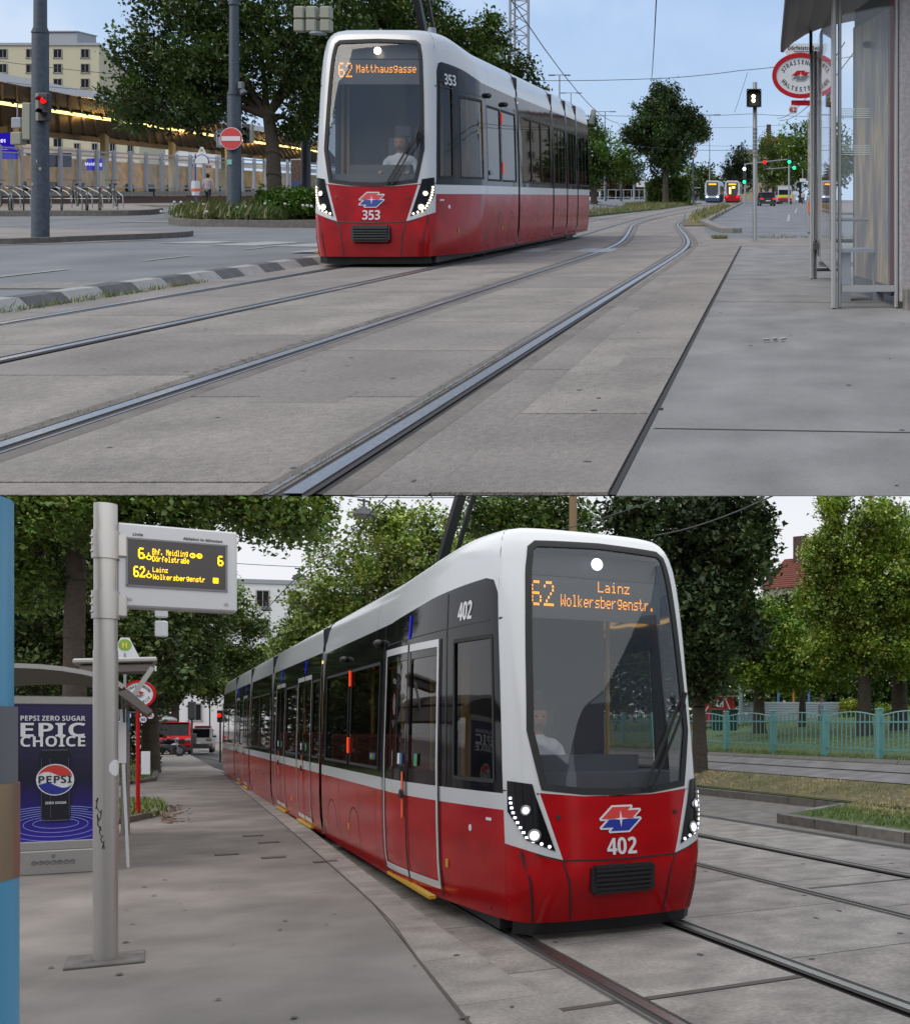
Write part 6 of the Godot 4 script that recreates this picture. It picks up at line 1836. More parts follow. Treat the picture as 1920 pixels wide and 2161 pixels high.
	# --- stop sign
	t = thing("stop_sign", "oval red rimmed tram stop sign with name plate on a red post", "sign", U(0.54, 16.5, 0.0))
	mb = MB.new(); mb.box(Vector3(0.44, 1.3, -0.06), Vector3(0.09, 2.6, 0.06)); mb.box(Vector3(0.2, 2.52, -0.04), Vector3(0.7, 0.08, 0.05)); mk("post", mb, M.signred, t)
	oval_sign(t, Vector3(0, 2.95, 0), 0.455, 0.36)
	mb = MB.new(); mb.prism(pv([[-0.27, 3.46], [0.28, 3.46], [0.28, 3.3], [0.2, 3.24], [-0.2, 3.24], [-0.27, 3.36]]), -0.015, 0.0, Transform3D())
	var np := mk("name_plate", mb, M.signwhite, t)
	mb = MB.new(); words(mb, "Dörfelstraße", 0.055, Transform3D(Basis(), Vector3(0.03, 3.39, 0.003))); words(mb, "Pottendorfer Straße", 0.022, Transform3D(Basis(), Vector3(0.03, 3.335, 0.003)), false); mk("lettering", mb, M.ink, np)
	mb = MB.new(); mb.prism(circ(-0.12, 2.41, 0.075), -0.01, 0.0, Transform3D()); var lp := mk("line_plate", mb, M.signwhite, t)
	mb = MB.new(); words(mb, "62", 0.075, Transform3D(Basis(), Vector3(-0.12, 2.41, 0.004))); mk("lettering", mb, M.signred, lp)
	mb = MB.new(); mb.prism(circ(0.17, 2.32, 0.075), -0.01, 0.0, Transform3D()); lp = mk("night_line_plate", mb, M.signwhite, t)
	mb = MB.new(); words(mb, "N", 0.08, Transform3D(Basis(), Vector3(0.17, 2.32, 0.004))); mk("lettering", mb, mat(lin(0.02, 0.12, 0.4), 0.4), lp)
	mb = MB.new(); mb.box(Vector3(0.22, 1.7, 0.0), Vector3(0.22, 1.1, 0.03)); mk("timetable", mb, M.whitepaint, t)
	mb = MB.new(); mb.bev(Vector3(0.24, 0.75, 0.05), Vector3(0.3, 0.62, 0.25), 0.03); mk("bin_body", mb, M.greypaint, t)
	mb = MB.new(); mb.box(Vector3(0.24, 0.86, 0.18), Vector3(0.26, 0.18, 0.015)); mk("orange_panel", mb, M.orange, t)
	# --- shelter on the right
	t = thing("tram_shelter", "steel and glass tram shelter with curved roof at the right edge", "shelter", U(0.0, 0.0, 0.0) + Vector3(0, K * 9.6, -9.6))
	var post := func(x: float, zz: float, h: float, w: float) -> void:
		var m := MB.new(); m.bev(Vector3(x, h / 2, 9.6 - zz), Vector3(w, h, 0.06), 0.012); mk("post", m, M.alu, t)
	post.call(0.615, 9.55, 3.2, 0.048); post.call(0.672, 9.6, 3.1, 0.034); post.call(1.196, 9.6, 3.1, 0.04)
	post.call(0.565, 13.0, 2.86, 0.05); post.call(0.612, 13.05, 2.86, 0.04)
	mb = MB.new(); mb.bev(Vector3(0.55, 2.95, -3.35), Vector3(0.04, 0.3, 0.05), 0.01); mk("roof_strut", mb, M.brownsteel, t)
	mb = MB.new(); mb.box(Vector3(0.94, 0.185, 0), Vector3(0.5, 0.06, 0.05)); mb.box(Vector3(1.4, 0.185, -3.4), Vector3(1.5, 0.06, 0.05)); mk("bottom_rail", mb, M.alu, t)
	mb = MB.new(); mb.box(Vector3(0.94, 1.6, 0), Vector3(0.49, 2.76, 0.012)); mk("end_pane", mb, M.glass, t)
	for k in 2:
		mb = MB.new()
		for j in 5: mb.box(Vector3(0.82, 1.42 + k * 0.34 + j * 0.02, 0.008), Vector3(0.26, 0.007, 0.003))
		mk("safety_stripes", mb, mat(lin(0.55, 0.65, 0.62), 0.4), t)
	mb = MB.new(); mb.box(Vector3(0.62, 1.62, -1.75), Vector3(0.012, 2.6, 3.2)); mk("side_pane", mb, M.glass, t)
	# lit poster box along the back
	var pb := Basis(Vector3.UP, 0.18)
	mb = MB.new(); mb.box(Vector3(1.085, 1.55, -0.78), Vector3(0.08, 2.9, 1.3), pb); mk("poster_box", mb, M.darkgrey, t)
	mb = MB.new(); mb.box(Vector3(1.085, 1.5, -0.78) + pb * Vector3(-0.047, 0, 0), Vector3(0.012, 2.6, 1.22), pb); mk("poster", mb, M.posterwarm, t)
	mb = MB.new(); mb.box(Vector3(0.945, 1.45, -1.45), Vector3(0.05, 2.75, 0.05)); mk("poster_end", mb, M.darkgrey, t)
	mb = MB.new(); mb.box(Vector3(1.155, 1.6, -0.02), Vector3(0.035, 2.9, 0.05)); mk("red_upright", mb, mat(lin(0.12, 0.012, 0.02), 0.4), t)
	# bench
	mb = MB.new(); mb.box(Vector3(0.95, 0.5, -0.75), Vector3(0.52, 0.035, 0.3)); mk("seat", mb, M.greypaint, t)
	mb = MB.new(); mb.tube([Vector3(0.68, 0.8, -0.9), Vector3(1.2, 0.8, -0.9)], 0.02, 8); mk("back_rail", mb, M.greypaint, t)
	for k in [0.78, 1.1]:
		mb = MB.new(); mb.box(Vector3(k, 0.25, -0.75), Vector3(0.1, 0.5, 0.2)); mk("leg", mb, M.greypaint, t)
	mb = MB.new(); mb.tube([Vector3(0.6, 0.48, -3.35), Vector3(1.3, 0.48, -3.35)], 0.025, 8); mb.tube([Vector3(0.62, 0.12, -3.35), Vector3(1.0, 0.12, -3.35)], 0.02, 8); mb.box(Vector3(0.78, 0.3, -3.35), Vector3(0.06, 0.36, 0.05)); mb.box(Vector3(0.68, 0.42, -3.3), Vector3(0.2, 0.08, 0.3)); mk("far_bench", mb, M.darkgrey, t)
	# curved roof
	mb = MB.new()
	var arc := [[0.2, 2.86], [0.33, 2.98], [0.5, 3.09], [0.75, 3.19], [1.1, 3.26], [1.7, 3.28]]
	for k in arc.size() - 1:
		for e in [0.0, 0.05]:
			mb.quad(Vector3(arc[k][0], arc[k][1] + e, 0.4), Vector3(arc[k + 1][0], arc[k + 1][1] + e, 0.4), Vector3(arc[k + 1][0], arc[k + 1][1] + e, -3.6), Vector3(arc[k][0], arc[k][1] + e, -3.6), Vector3(-0.5, 1 if e > 0 else -1, 0))
		mb.quad(Vector3(arc[k][0], arc[k][1], -3.6), Vector3(arc[k + 1][0], arc[k + 1][1], -3.6), Vector3(arc[k + 1][0], arc[k + 1][1] + 0.24, -3.6), Vector3(arc[k][0], arc[k][1] + 0.24, -3.6), Vector3(0, 0, -1))
		mb.quad(Vector3(arc[k][0], arc[k][1], -3.5), Vector3(arc[k + 1][0], arc[k + 1][1], -3.5), Vector3(arc[k + 1][0], arc[k + 1][1] + 0.24, -3.5), Vector3(arc[k][0], arc[k][1] + 0.24, -3.5), Vector3(0, 0, 1))
	mk("curved_roof", mb, M.brownsteel, t)
	mb = MB.new(); mb.bev(Vector3(0.2, 2.92, -1.6), Vector3(0.05, 0.12, 4.0), 0.01); mk("gutter", mb, M.brownsteel, t)
	mb = MB.new(); mb.ell(Vector3(1.0, 2.55, -0.8), Vector3(0.05, 0.035, 0.05)); mb.cyl(Vector3(1.03, 2.56, -0.8), Vector3(1.06, 2.62, -0.8), 0.012); mk("ceiling_lamp", mb, M.black, t)
	t = thing("concrete_wall", "grey concrete end wall of the shelter at the right edge", "wall", U(0, 9.6, 0))
	mb = MB.new(); mb.bev(Vector3(1.75, 1.75, -0.2), Vector3(1.06, 3.4, 0.5), 0.02); mk("wall", mb, M.wallgrey, t)
	mb = MB.new(); mb.bev(Vector3(1.85, 0.06, -0.1), Vector3(1.2, 0.3, 0.6), 0.02); mk("plinth", mb, M.stone_light, t)
	# --- vehicles far up
	var suv_low := [[-2.2, 0.3], [2.15, 0.3], [2.25, 0.6], [2.2, 1.0], [-1.2, 1.0], [-2.1, 0.85], [-2.25, 0.55]]
	var suv_cab := [[2.1, 1.0], [1.75, 1.58], [-0.2, 1.6], [-1.15, 1.0]]
	car("car", "dark car with red tail lights just right of the signal post", U(-0.1, 118, -0.05), mat(lin(0.015, 0.017, 0.025), 0.2), 1.85, suv_low, suv_cab, true, 0.12, 0.95)
	car("car", "white car braking ahead of the dark car", U(1.3, 158, -0.05), M.white, 1.8, suv_low, suv_cab, true, 0.1)
	car("car", "red car beyond the white car", U(0.5, 190, -0.05), M.signred, 1.8, suv_low, suv_cab, true, 0.1)
	car("car", "pale car half hidden behind the tail of tram 353", U(-18.7, 111, 0.0), M.white, 1.8, suv_low, suv_cab, false, 0.2, 1.0, false)
	var am := car("ambulance", "white and yellow ambulance with red stripe on the right road", U(2.35, 150, -0.05), M.white, 2.1, [[-2.8, 0.35], [2.75, 0.35], [2.8, 0.7], [2.75, 1.3], [-1.6, 1.3], [-2.7, 1.05], [-2.85, 0.6]], [[2.72, 1.3], [2.55, 2.6], [-0.9, 2.6], [-1.9, 1.3]], true, 0.08)
	mb = MB.new(); mb.box(Vector3(0, 1.15, 2.82), Vector3(1.9, 0.35, 0.04)); mb.spin(Basis(Vector3.UP, 0.08)); mk("yellow_band", mb, mat(lin(0.6, 0.65, 0.05), 0.4), am)
	mb = MB.new(); mb.box(Vector3(0, 0.72, 2.84), Vector3(2.0, 0.3, 0.04)); mb.spin(Basis(Vector3.UP, 0.08)); mk("red_band", mb, M.signred, am)
	mb = MB.new(); mb.box(Vector3(0, 2.3, 2.66), Vector3(1.8, 0.5, 0.05)); mb.spin(Basis(Vector3.UP, 0.08)); mk("rear_top", mb, M.white, am)
	far_tram("white and dark blue tram with lit headlights far up the hill", U(-8.62, 165, 0.1), mat(lin(0.5, 0.56, 0.62), 0.3), mat(lin(0.02, 0.05, 0.13), 0.3), M.lampcool, false)
	far_tram("small red tram beside the blue tram far up the hill", U(-5.5, 166, 0.1), M.white, M.red, M.lampred, true)
	# --- lights and posts far up
	t = thing("signal_gantry", "long pale mast arm with green traffic lights over the right road", "traffic light", U(-2.9, 140, 0))
	mb = MB.new(); mb.cyl(Vector3(0, 0, 0), Vector3(0, 5.5, 0), 0.14, 0.12, 10); mb.cyl(Vector3(0, 5.4, 0), Vector3(6.1, 6.1, 0), 0.09, 0.07, 8); mb.cyl(Vector3(2.5, 4.7, 0), Vector3(6.4, 5.0, 0), 0.06, 0.06, 8); mb.cyl(Vector3(5.9, 0, 0), Vector3(5.9, 6.3, 0), 0.14, 0.12, 10); mk("mast_arm", mb, M.greypaint, t)
	for q in [[5.95, 5.7, M.lampgreen], [6.6, 4.9, M.lampgreen], [2.6, 5.1, M.lampred], [-0.1, 3.0, M.lampgreen], [-0.1, 4.2, M.whiteglow]]:
		mb = MB.new(); mb.bev(Vector3(q[0], q[1] + 0.3, 0.1), Vector3(0.4, 1.1, 0.3), 0.05); var h2 := mk("signal_head", mb, M.black, t)
		mb = MB.new(); mb.ell(Vector3(q[0], q[1] + (0.0 if q[2] == M.lampgreen else 0.55), 0.28), Vector3(0.22, 0.22, 0.1)); mk("lens", mb, q[2], h2)
	traffic_light(U(-9.9, 126, 2.2), "small green lit traffic light right of the lone dark tree", 1.1, [[M.black, 0.8], [M.lampgreen, 0.3]], 0.0)
	traffic_light(U(6.9, 150, 3.2), "red lit traffic light above the ambulance", 1.1, [[M.lampred, 0.75], [M.black, 0.3]], 0.0)
	t = thing("clock_post", "grey post with a round white clock beside the lone dark tree", "clock", U(-9.9, 140, 0))
	mb = MB.new(); mb.cyl(Vector3.ZERO, Vector3(0, 8.6, 0), 0.16, 0.1, 10); mk("post", mb, M.polepaint, t)
	mb = MB.new(); mb.cyl(Vector3(0, 6.65, -0.12), Vector3(0, 6.65, 0.12), 0.42, 0.42, 24); var ck := mk("clock_face", mb, M.signwhite, t)
	mb = MB.new(); mb.torus(Vector3(0, 6.65, 0.1), 0.42, 0.05); mb.bar(Vector3(0, 6.65, 0.14), Vector3(0.22, 6.7, 0.14), 0.05, 0.03); mb.bar(Vector3(0, 6.65, 0.14), Vector3(-0.1, 6.5, 0.14), 0.05, 0.03); mk("rim_and_hands", mb, M.black, ck)
	t = thing("kiosk", "small glass waiting shelter with yellow sign left of the blue tram", "shelter", U(-12.4, 172, 0))
	mb = MB.new(); mb.box(Vector3(0, 1.2, -0.6), Vector3(2.6, 2.4, 0.05)); mk("back_pane", mb, M.glass, t)
	mb = MB.new(); mb.box(Vector3(0, 2.5, 0), Vector3(3.0, 0.14, 1.6)); mk("roof", mb, M.greypaint, t)
	mb = MB.new(); mb.box(Vector3(-0.8, 3.1, 0), Vector3(1.3, 0.7, 0.1)); mk("yellow_sign", mb, M.yellow, t)
	person("person in dark blue jacket left of the far blue tram, outer one", U(-11.6, 155, 0.0), Color(0.03, 0.04, 0.08), Color(0.03, 0.03, 0.035), Color(0.02, 0.02, 0.02), 0.3, 1.0, 0.05, "people far up the hill")
	person("person in black jacket close beside the far blue tram", U(-10.6, 155, 0.0), Color(0.02, 0.02, 0.022), Color(0.03, 0.03, 0.035), Color(0.02, 0.02, 0.02), 0.3, 1.0, 0.05, "people far up the hill")
	person("person in white top crossing right of the ambulance", U(4.9, 140, 0.0), Color(0.5, 0.5, 0.52), Color(0.02, 0.02, 0.03), Color(0.03, 0.02, 0.02), 0.35, 1.0, 0.05, "people far up the hill")
	person("person in dark clothes beside the post right of the ambulance", U(5.8, 142, 0.0), Color(0.02, 0.025, 0.03), Color(0.02, 0.02, 0.03), Color(0.3, 0.25, 0.03), 0.3, -1.0, 0.05, "people far up the hill")
	for q in [[5.2, 150, 5.0, "thin post with white plate on the right pavement ahead"], [4.4, 160, 3.2, "short sign post behind the ambulance"]]:
		t = thing("sign_post", q[3], "sign", U(q[0], q[1], 0), "sign posts on the right pavement ahead")
		mb = MB.new(); mb.cyl(Vector3.ZERO, Vector3(0, q[2], 0), 0.06); mk("post", mb, M.greypaint, t)
		mb = MB.new(); mb.box(Vector3(0, q[2] - 1.6, 0.08), Vector3(0.9, 0.5, 0.04)); mk("plate", mb, M.signwhite, t)
	building("town_house", "pale yellow corner house far behind the signal post", U(-4.6, 300, 0), 8.5, 14.0, 10, mat(lin(0.42, 0.36, 0.24), 0.8), 4, 4, 1.5, 1.0, 1.5, "flat")
	building("town_house", "house with steep brown roof above the far right trees", U(3.3, 290, 0), 9.0, 15.0, 10, mat(lin(0.4, 0.34, 0.28), 0.8), 4, 4, 1.5, 1.0, 1.5, "tile", 0.0, 5.5)
	building("town_house", "ornate grey corner house seen through the shelter glass", U(24, 170, 0), 14.0, 19.0, 10, mat(lin(0.38, 0.36, 0.33), 0.8), 4, 5, 1.5, 1.1, 1.7, "tile", 0.0, 4.0)
	mb = MB.new(); slab(mb, pv([[3.2, 60], [16, 60], [30, 200], [9, 200]]), U, 0.12, 0.0)
	kk = 0.0
	struct("right_pavement", mb, M.concrete2)
	# --- the tram
	kk = K; cs = 0.463
	make_tram("red and white tram 353 with lit headlights coming down the hill", U(-5.70, 15.0, 0.0), 0.0, [8.5, 15.1, 18.4, 21.2, 24.8], "353", ["62", "Matthausgasse"], false, true)
	kk = 0.0
	# --- wires
	var wg := "overhead wires of the hill street"
	wire("contact wire sagging down right behind tram 353 from the mast", [U(-4.9, 20, 4.8), U(-8.6, 60, 5.3), U(-13, 120, 5.4)], 0.012, wg)
	wire("span wire crossing the sky above the lone dark tree", [U(-19, 60, 7.9), U(-6.2, 60, 7.85), U(-1.6, 60, 8.3), U(6, 60, 9.3)], 0.016, wg)
	wire("steep wire descending through the middle of the sky", [U(-1.91, 18, 4.43), U(-6.7, 60, 7.8)], 0.012, wg)
	wire("thin dropper wire left of the oval stop sign", [U(-1.1, 60, 8.2), U(-1.85, 60, 5.9)], 0.012, wg)
	wire("lower span wire behind the signal post", [U(-24, 80, 7.9), U(-13.5, 80, 7.3), U(-1.2, 80, 7.4), U(7, 80, 7.2)], 0.016, wg)
	wire("span wire passing in front of the lone dark tree", [U(-16, 95, 6.2), U(-9, 95, 5.4), U(-2, 95, 5.3), U(8, 95, 6.2)], 0.018, wg)
	wire("pair of feeder wires rising right from beyond the signal post, upper", [U(0.5, 50, 4.8), U(1.5, 20, 4.0)], 0.01, wg)
	wire("pair of feeder wires rising right from beyond the signal post, lower", [U(0.6, 50, 4.7), U(1.75, 20, 3.9)], 0.01, wg)
	wire("wire crossing in front of the cream apartment block, upper", [U(-50, 60, 9.8), U(-26, 50, 6.6)], 0.014, wg)
	wire("wire crossing in front of the cream apartment block, lower", [U(-50, 62, 8.6), U(-30, 52, 6.2)], 0.014, wg)
	wire("high span wire over the far trams", [U(-20, 150, 11.5), U(-4, 150, 11.0), U(6, 150, 11.8)], 0.02, wg)
	wire("wire over the far trams below the high span", [U(-20, 160, 9.5), U(-4, 160, 8.8), U(6, 160, 9.2)], 0.02, wg)
	for q in [[-3.0, 3.6], [-2.6, 2.5]]: pass

func rectp(x0: float, y0: float, x1: float, y1: float) -> PackedVector2Array:
	return PackedVector2Array([Vector2(x0, y0), Vector2(x1, y0), Vector2(x1, y1), Vector2(x0, y1)])

func traffic_light(at: Vector3, label: String, h: float, lamps: Array, side: float) -> void:
	var t := thing("traffic_light", label, "traffic light", at, "traffic lights of the hill street")
	var s := h
	var mb := MB.new(); mb.bev(Vector3(0, s * 0.32, 0), Vector3(0.24, 0.68, 0.16) * s, 0.02)
	mk("housing", mb, M.black, t)
	if side != 0.0:
		mb = MB.new(); mb.bev(Vector3(-side * 0.15 * s, s * 0.32, -0.03), Vector3(0.09, 0.66, 0.18) * s, 0.015); mk("back_board", mb, M.boxbeige, t)
	for q in lamps:
		var y: float = s * q[1] * 0.64
		mb = MB.new(); mb.ell(Vector3(0.02, y, 0.09 * s), Vector3(0.075, 0.075, 0.02) * s, 14, 8); mk("lens", mb, q[0], t)
		mb = MB.new()
		for k in 7:
			var a := PI * (k + 0.5) / 7.0
			mb.box(Vector3(0.02 + 0.09 * s * cos(a), y + 0.09 * s * sin(a), 0.15 * s), Vector3(0.045 * s, 0.012, 0.16 * s), Basis(Vector3(0, 0, 1), a + PI / 2))
		mk("visor", mb, M.black, t)

func far_tram(label: String, at: Vector3, paint: Material, lowpaint: Material, lamp: Material, red: bool) -> void:
	var t := thing("tram", label, "tram", at, "trams waiting far up the hill")
	var mb := MB.new()
	mb.prism(pv([[-1.2, 1.15], [1.2, 1.15], [1.2, 2.8], [1.0, 3.35], [0.8, 3.5], [-0.8, 3.5], [-1.0, 3.35], [-1.2, 2.8]]), 0.0, -16.0); mk("body", mb, paint, t)
	mb = MB.new(); mb.prism(pv([[-1.15, 0.2], [1.15, 0.2], [1.21, 0.6], [1.21, 1.15], [-1.21, 1.15], [-1.21, 0.6]]), 0.08, -16.0); mk("lower_body", mb, lowpaint, t)
	mb = MB.new(); mb.prism(pv([[-0.75, 1.2], [0.75, 1.2], [0.92, 1.8], [0.88, 3.2], [-0.88, 3.2], [-0.92, 1.8]]), 0.0, 0.06); mk("windscreen", mb, mat(lin(0.05, 0.05, 0.05), 0.08), t)
	if not red:
		mb = MB.new(); mb.prism(pv([[-1.1, 0.75], [1.1, 0.75], [1.0, 1.2], [0.5, 1.05], [-0.5, 1.05], [-1.0, 1.2]]), 0.08, 0.12); mk("nose_band", mb, paint, t)
	mb = MB.new(); mb.box(Vector3(0.02, 2.9, 0.08), Vector3(1.2, 0.22, 0.03)); mk("destination_display", mb, M.led, t)
	for k in [-1.0, 1.0]:
		mb = MB.new(); mb.ell(Vector3(k * 0.85, 0.9, 0.12), Vector3(0.2, 0.16, 0.08)); mk("headlight", mb, lamp, t)
		for j in 7:
			mb = MB.new(); mb.box(Vector3(k * 1.21, 2.0, -1.5 - j * 2.1), Vector3(0.03, 1.3, 1.7)); mk("window", mb, M.gloss, t)
	mb = MB.new(); mb.box(Vector3(0, 0.12, -8), Vector3(2.1, 0.22, 15)); mk("underframe", mb, M.black, t)
	if red:
		mb = MB.new(); mb.box(Vector3(-0.35, 1.9, 0.07), Vector3(0.3, 1.1, 0.01)); mb.box(Vector3(0.2, 2.4, 0.07), Vector3(0.5, 0.3, 0.01)); mk("lit_interior", mb, M.lampwarm, t)

# ---------------------------------------------------------------- the level street
const BANK := [[12.6, 0.14], [14.0, 0.5], [16.0, 0.8], [17.3, 0.9], [20.0, 1.15], [30.0, 2.2], [60.0, 3.2], [120.0, 4.0]]
func bank(u: float, v: float, e := 0.0) -> Vector3:
	return L(u, v, lookup(BANK, v) + e)

func lf(u: float, v: float, e := 0.0) -> Vector3:
	return L(u, v, e)

func under(z: float) -> float:     # height of the underside of the hill deck above the level street
	return BASE + K * z - 0.3

func lower() -> void:
	kk = 0.0
	var mb := MB.new()
	slab(mb, PackedVector2Array([Vector2(-600, 60), Vector2(600, 60), Vector2(600, -900), Vector2(-600, -900)]), func(x: float, z: float, e: float) -> Vector3: return Vector3(x, e, z), -0.02, -0.02)
	struct("ground", mb, M.low_road)
	# --- track: concrete panels and rails
	mb = MB.new(); slab(mb, pv([[-3, 1.9], [-3, 9.6], [90, 9.6], [90, 1.9]]), lf, -0.012, -0.012); struct("track_bed", mb, M.joint)
	var panels := Node3D.new(); panels.name = numbered("track_paving"); add_child(panels); panels.set_meta("kind", "structure")
	var cols := [[1.96, 2.56, 2.3], [2.76, 3.93, 0.0], [4.11, 5.94, 1.1], [6.14, 7.53, 0.2], [7.74, 9.3, 1.5]]
	var mats := [M.low_conc, M.low_conc2, M.low_conc]
	for ci in cols.size():
		var u: float = 0.4 + cols[ci][2] * 0.5
		while u < 46.0:
			var u1 := u + (1.9 if u < 25 else 3.8)
			mb = MB.new(); slab(mb, rect(u + 0.01, cols[ci][0], u1 - 0.01, cols[ci][1]), lf, 0.0, -0.03)
			mk("concrete_panel", mb, mats[rng.randi() % 3], panels)
			u = u1
	mb = MB.new()
	for q in [[2.76, 3.93, 6.1], [1.98, 2.56, 6.12], [6.14, 7.5, 9.4]]: slab(mb, rect(q[2], q[0], q[2] + 0.075, q[1]), lf, 0.004, 0.0)
	mk("tar_strip", mb, M.tar, panels)
	var rg := "rails of the level street"
	var ups := [-3.0, 0.0, 5.0, 12.0, 22.0, 34.0, 48.0, 70.0, 110.0]
	var names4 := ["rail nearest the platform, under the left side of tram 402", "rail under the right side of tram 402", "left rail of the far track beyond tram 402", "right rail of the far track nearest the grass island"]
	var vs := [2.66, 4.03, 6.04, 7.64]
	for k in 4:
		var p := []
		for u in ups: p.append(Vector2(u, vs[k] - (0.0 if u < 36 else (u - 36) * (u - 36) * 0.0012)))
		tram_rail(names4[k], smooth(p, 4), lf, [-1.0, 1.0, -1.0, 1.0][k] * -1.0, rg)
	mb = MB.new()
	for k in 4: ribbon(mb, [Vector2(4.6, 2.28 + k * 0.055), Vector2(5.7, 2.28 + k * 0.055)], -0.009, 0.009, 0.005, 0.005, lf)
	struct("tactile_lines", mb, M.markpaint)
	# --- platform
	mb = MB.new()
	slab(mb, pv([[-6, -45], [-6, 0.77], [6.31, 1.53], [10, 1.76], [19, 1.93], [30, 2.1], [42, 2.3], [72, 2.2], [72, -45]]), lf, 0.15, -0.05)
	struct("platform", mb, M.low_walk)
	var edge_t := Node3D.new(); edge_t.name = numbered("platform_edge"); add_child(edge_t); edge_t.set_meta("kind", "structure")
	var eu := -4.0
	while eu < 42.0:
		var e1 := eu + 1.25
		var sv := func(u: float) -> float: return lookup([[-6, 0.77], [6.31, 1.53], [10, 1.76], [19, 1.93], [30, 2.1], [42, 2.32]], u)
		var ev := func(u: float) -> float: return lookup([[-6, 1.98], [8, 2.0], [12, 2.06], [18, 2.2], [30, 2.28], [42, 2.36]], u)
		mb = MB.new(); slab(mb, pv([[eu + 0.003, sv.call(eu) + 0.012], [eu + 0.003, ev.call(eu)], [e1 - 0.003, ev.call(e1)], [e1 - 0.003, sv.call(e1) + 0.012]]), lf, 0.156, -0.03)
		mk("edge_stone", mb, [M.low_edge, M.low_conc, M.low_edge][rng.randi() % 3], edge_t)
		eu = e1
	mb = MB.new()
	var sp := smooth([Vector2(-6, 0.77), Vector2(6.31, 1.53), Vector2(10, 1.76), Vector2(19, 1.93), Vector2(30, 2.1), Vector2(42, 2.31)], 6)
	ribbon(mb, sp, -0.006, 0.009, 0.158, 0.158, lf); struct("edge_seam", mb, M.tar)
	var dl := ["drain cover farthest along the platform near the seam", "second farthest drain cover near the platform seam", "drain cover left of the others on the platform", "drain cover just left of the platform seam", "rusty drain cover on the platform edge stones"]
	var dp := [[16.97, 1.34], [15.88, 1.45], [14.64, 0.86], [14.01, 1.33], [13.28, 1.82]]
	for k in 5:
		var t := thing("drain_cover", dl[k], "drain cover", L(dp[k][0], dp[k][1], 0.158), "small drain covers in the platform", YAW)
		mb = MB.new(); mb.bev(Vector3(0, -0.002, 0), Vector3(0.27, 0.008, 0.16), 0.003); mk("frame", mb, M.tar if k < 4 else M.rust, t)
		mb = MB.new()
		for j in 6: mb.box(Vector3(-0.105 + j * 0.042, 0.003, 0), Vector3(0.022, 0.004, 0.12))
		mk("bars", mb, M.stone, t)
	mb = MB.new()
	for k in 150:
		var p := Vector2(rng.randf_range(4.5, 24), rng.randf_range(-4, 1.9))
		var r := rng.randf_range(0.012, 0.028)
		slab(mb, circ(p.x, p.y, r, r * rng.randf_range(0.6, 1.2), 7), lf, 0.1605, 0.1605)
	for k in 60:
		var p := Vector2(rng.randf_range(4.0, 16), rng.randf_range(2.8, 9.5))
		slab(mb, circ(p.x, p.y, rng.randf_range(0.02, 0.05), rng.randf_range(0.015, 0.03), 7), lf, 0.004, 0.004)
	struct("gum_spots", mb, M.tar)
	# --- departure display
	var t := thing("display_pole", "brushed steel round pole carrying the departure display", "pole", L(8.41, -0.24, 0.15), "", YAW)
	mb = MB.new(); mb.cyl(Vector3(0, 0, 0), Vector3(0, 2.12, 0), 0.074, 0.074, 28); mb.cyl(Vector3(0, 2.12, 0), Vector3(0, 3.12, 0), 0.07, 0.07, 28); mk("shaft", mb, M.polealu, t)
	for y in [2.84, 2.43]:
		mb = MB.new(); mb.cyl(Vector3(0, y - 0.095, 0), Vector3(0, y + 0.095, 0), 0.083, 0.083, 28); mb.bev(Vector3(0.06, y, -0.02), Vector3(0.13, 0.15, 0.1), 0.008)
		for k in 3: mb.ell(Vector3(-0.078, y - 0.05 + 0.05 * k, 0.03), Vector3(0.012, 0.01, 0.012), 8, 6)
		mk("bracket", mb, M.polealu, t)
	mb = MB.new(); mb.bev(Vector3(0, 0.008, 0), Vector3(0.46, 0.02, 0.42), 0.006); mk("base_plate", mb, M.stone, t)
	mb = MB.new(); for k in 9:
		var a := 0.35 + k * 0.13; var hh := 0.055 * sqrt(maxf(0.0, 1.0 - pow((k - 4) / 4.6, 2.0)))
		mb.box(Vector3(0.0752 * sin(a), 1.32, 0.0752 * cos(a)), Vector3(0.0102, hh * 2, 0.001), Basis(Vector3.UP, a))
	mk("sticker", mb, M.signwhite, t)
	mb = MB.new()
	var pp := Vector3(-0.045, 1.12, 0.066)
	for k in 26:
		var nx := Vector3(-0.05 + 0.003 * k * 0.5 + rng.randf_range(-0.014, 0.018), 1.12 - k * 0.014 + rng.randf_range(-0.03, 0.03), 0.0)
		nx.z = sqrt(maxf(0.0001, 0.0762 * 0.0762 - nx.x * nx.x))
		mb.cyl(pp, nx, 0.0022, 0.0022, 4, false); pp = nx
	mk("scribble", mb, M.ink, t)
	t = thing("departure_display", "grey departure display box with yellow tram times on the steel pole", "display", L(8.41, 0.193, 0.0), "", YAW)
	mb = MB.new(); mb.bev(Vector3(0, 2.865, -0.09), Vector3(0.735, 0.575, 0.2), 0.012); mk("housing", mb, M.dispgrey, t)
	mb = MB.new(); mb.box(Vector3(-0.005, 2.885, 0.0125), Vector3(0.595, 0.315, 0.006)); mk("screen", mb, mat(lin(0.03, 0.022, 0.024), 0.25), t)
	mb = MB.new()
	for e in [[0, 0.163, 0.62, 0.012], [0, -0.163, 0.62, 0.012], [-0.304, 0, 0.012, 0.33], [0.304, 0, 0.012, 0.33]]: mb.box(Vector3(-0.005 + e[0], 2.885 + e[1], 0.013), Vector3(e[2], e[3], 0.012))
	mk("screen_frame", mb, M.midgrey, t)
	var fx := func(x: float) -> float: return -0.3675 + (x - 45.0) / 1655.0 * 0.735
	var fy := func(y: float) -> float: return 3.1525 - (y - 120.0) / 1120.0 * 0.575
	mb = MB.new()
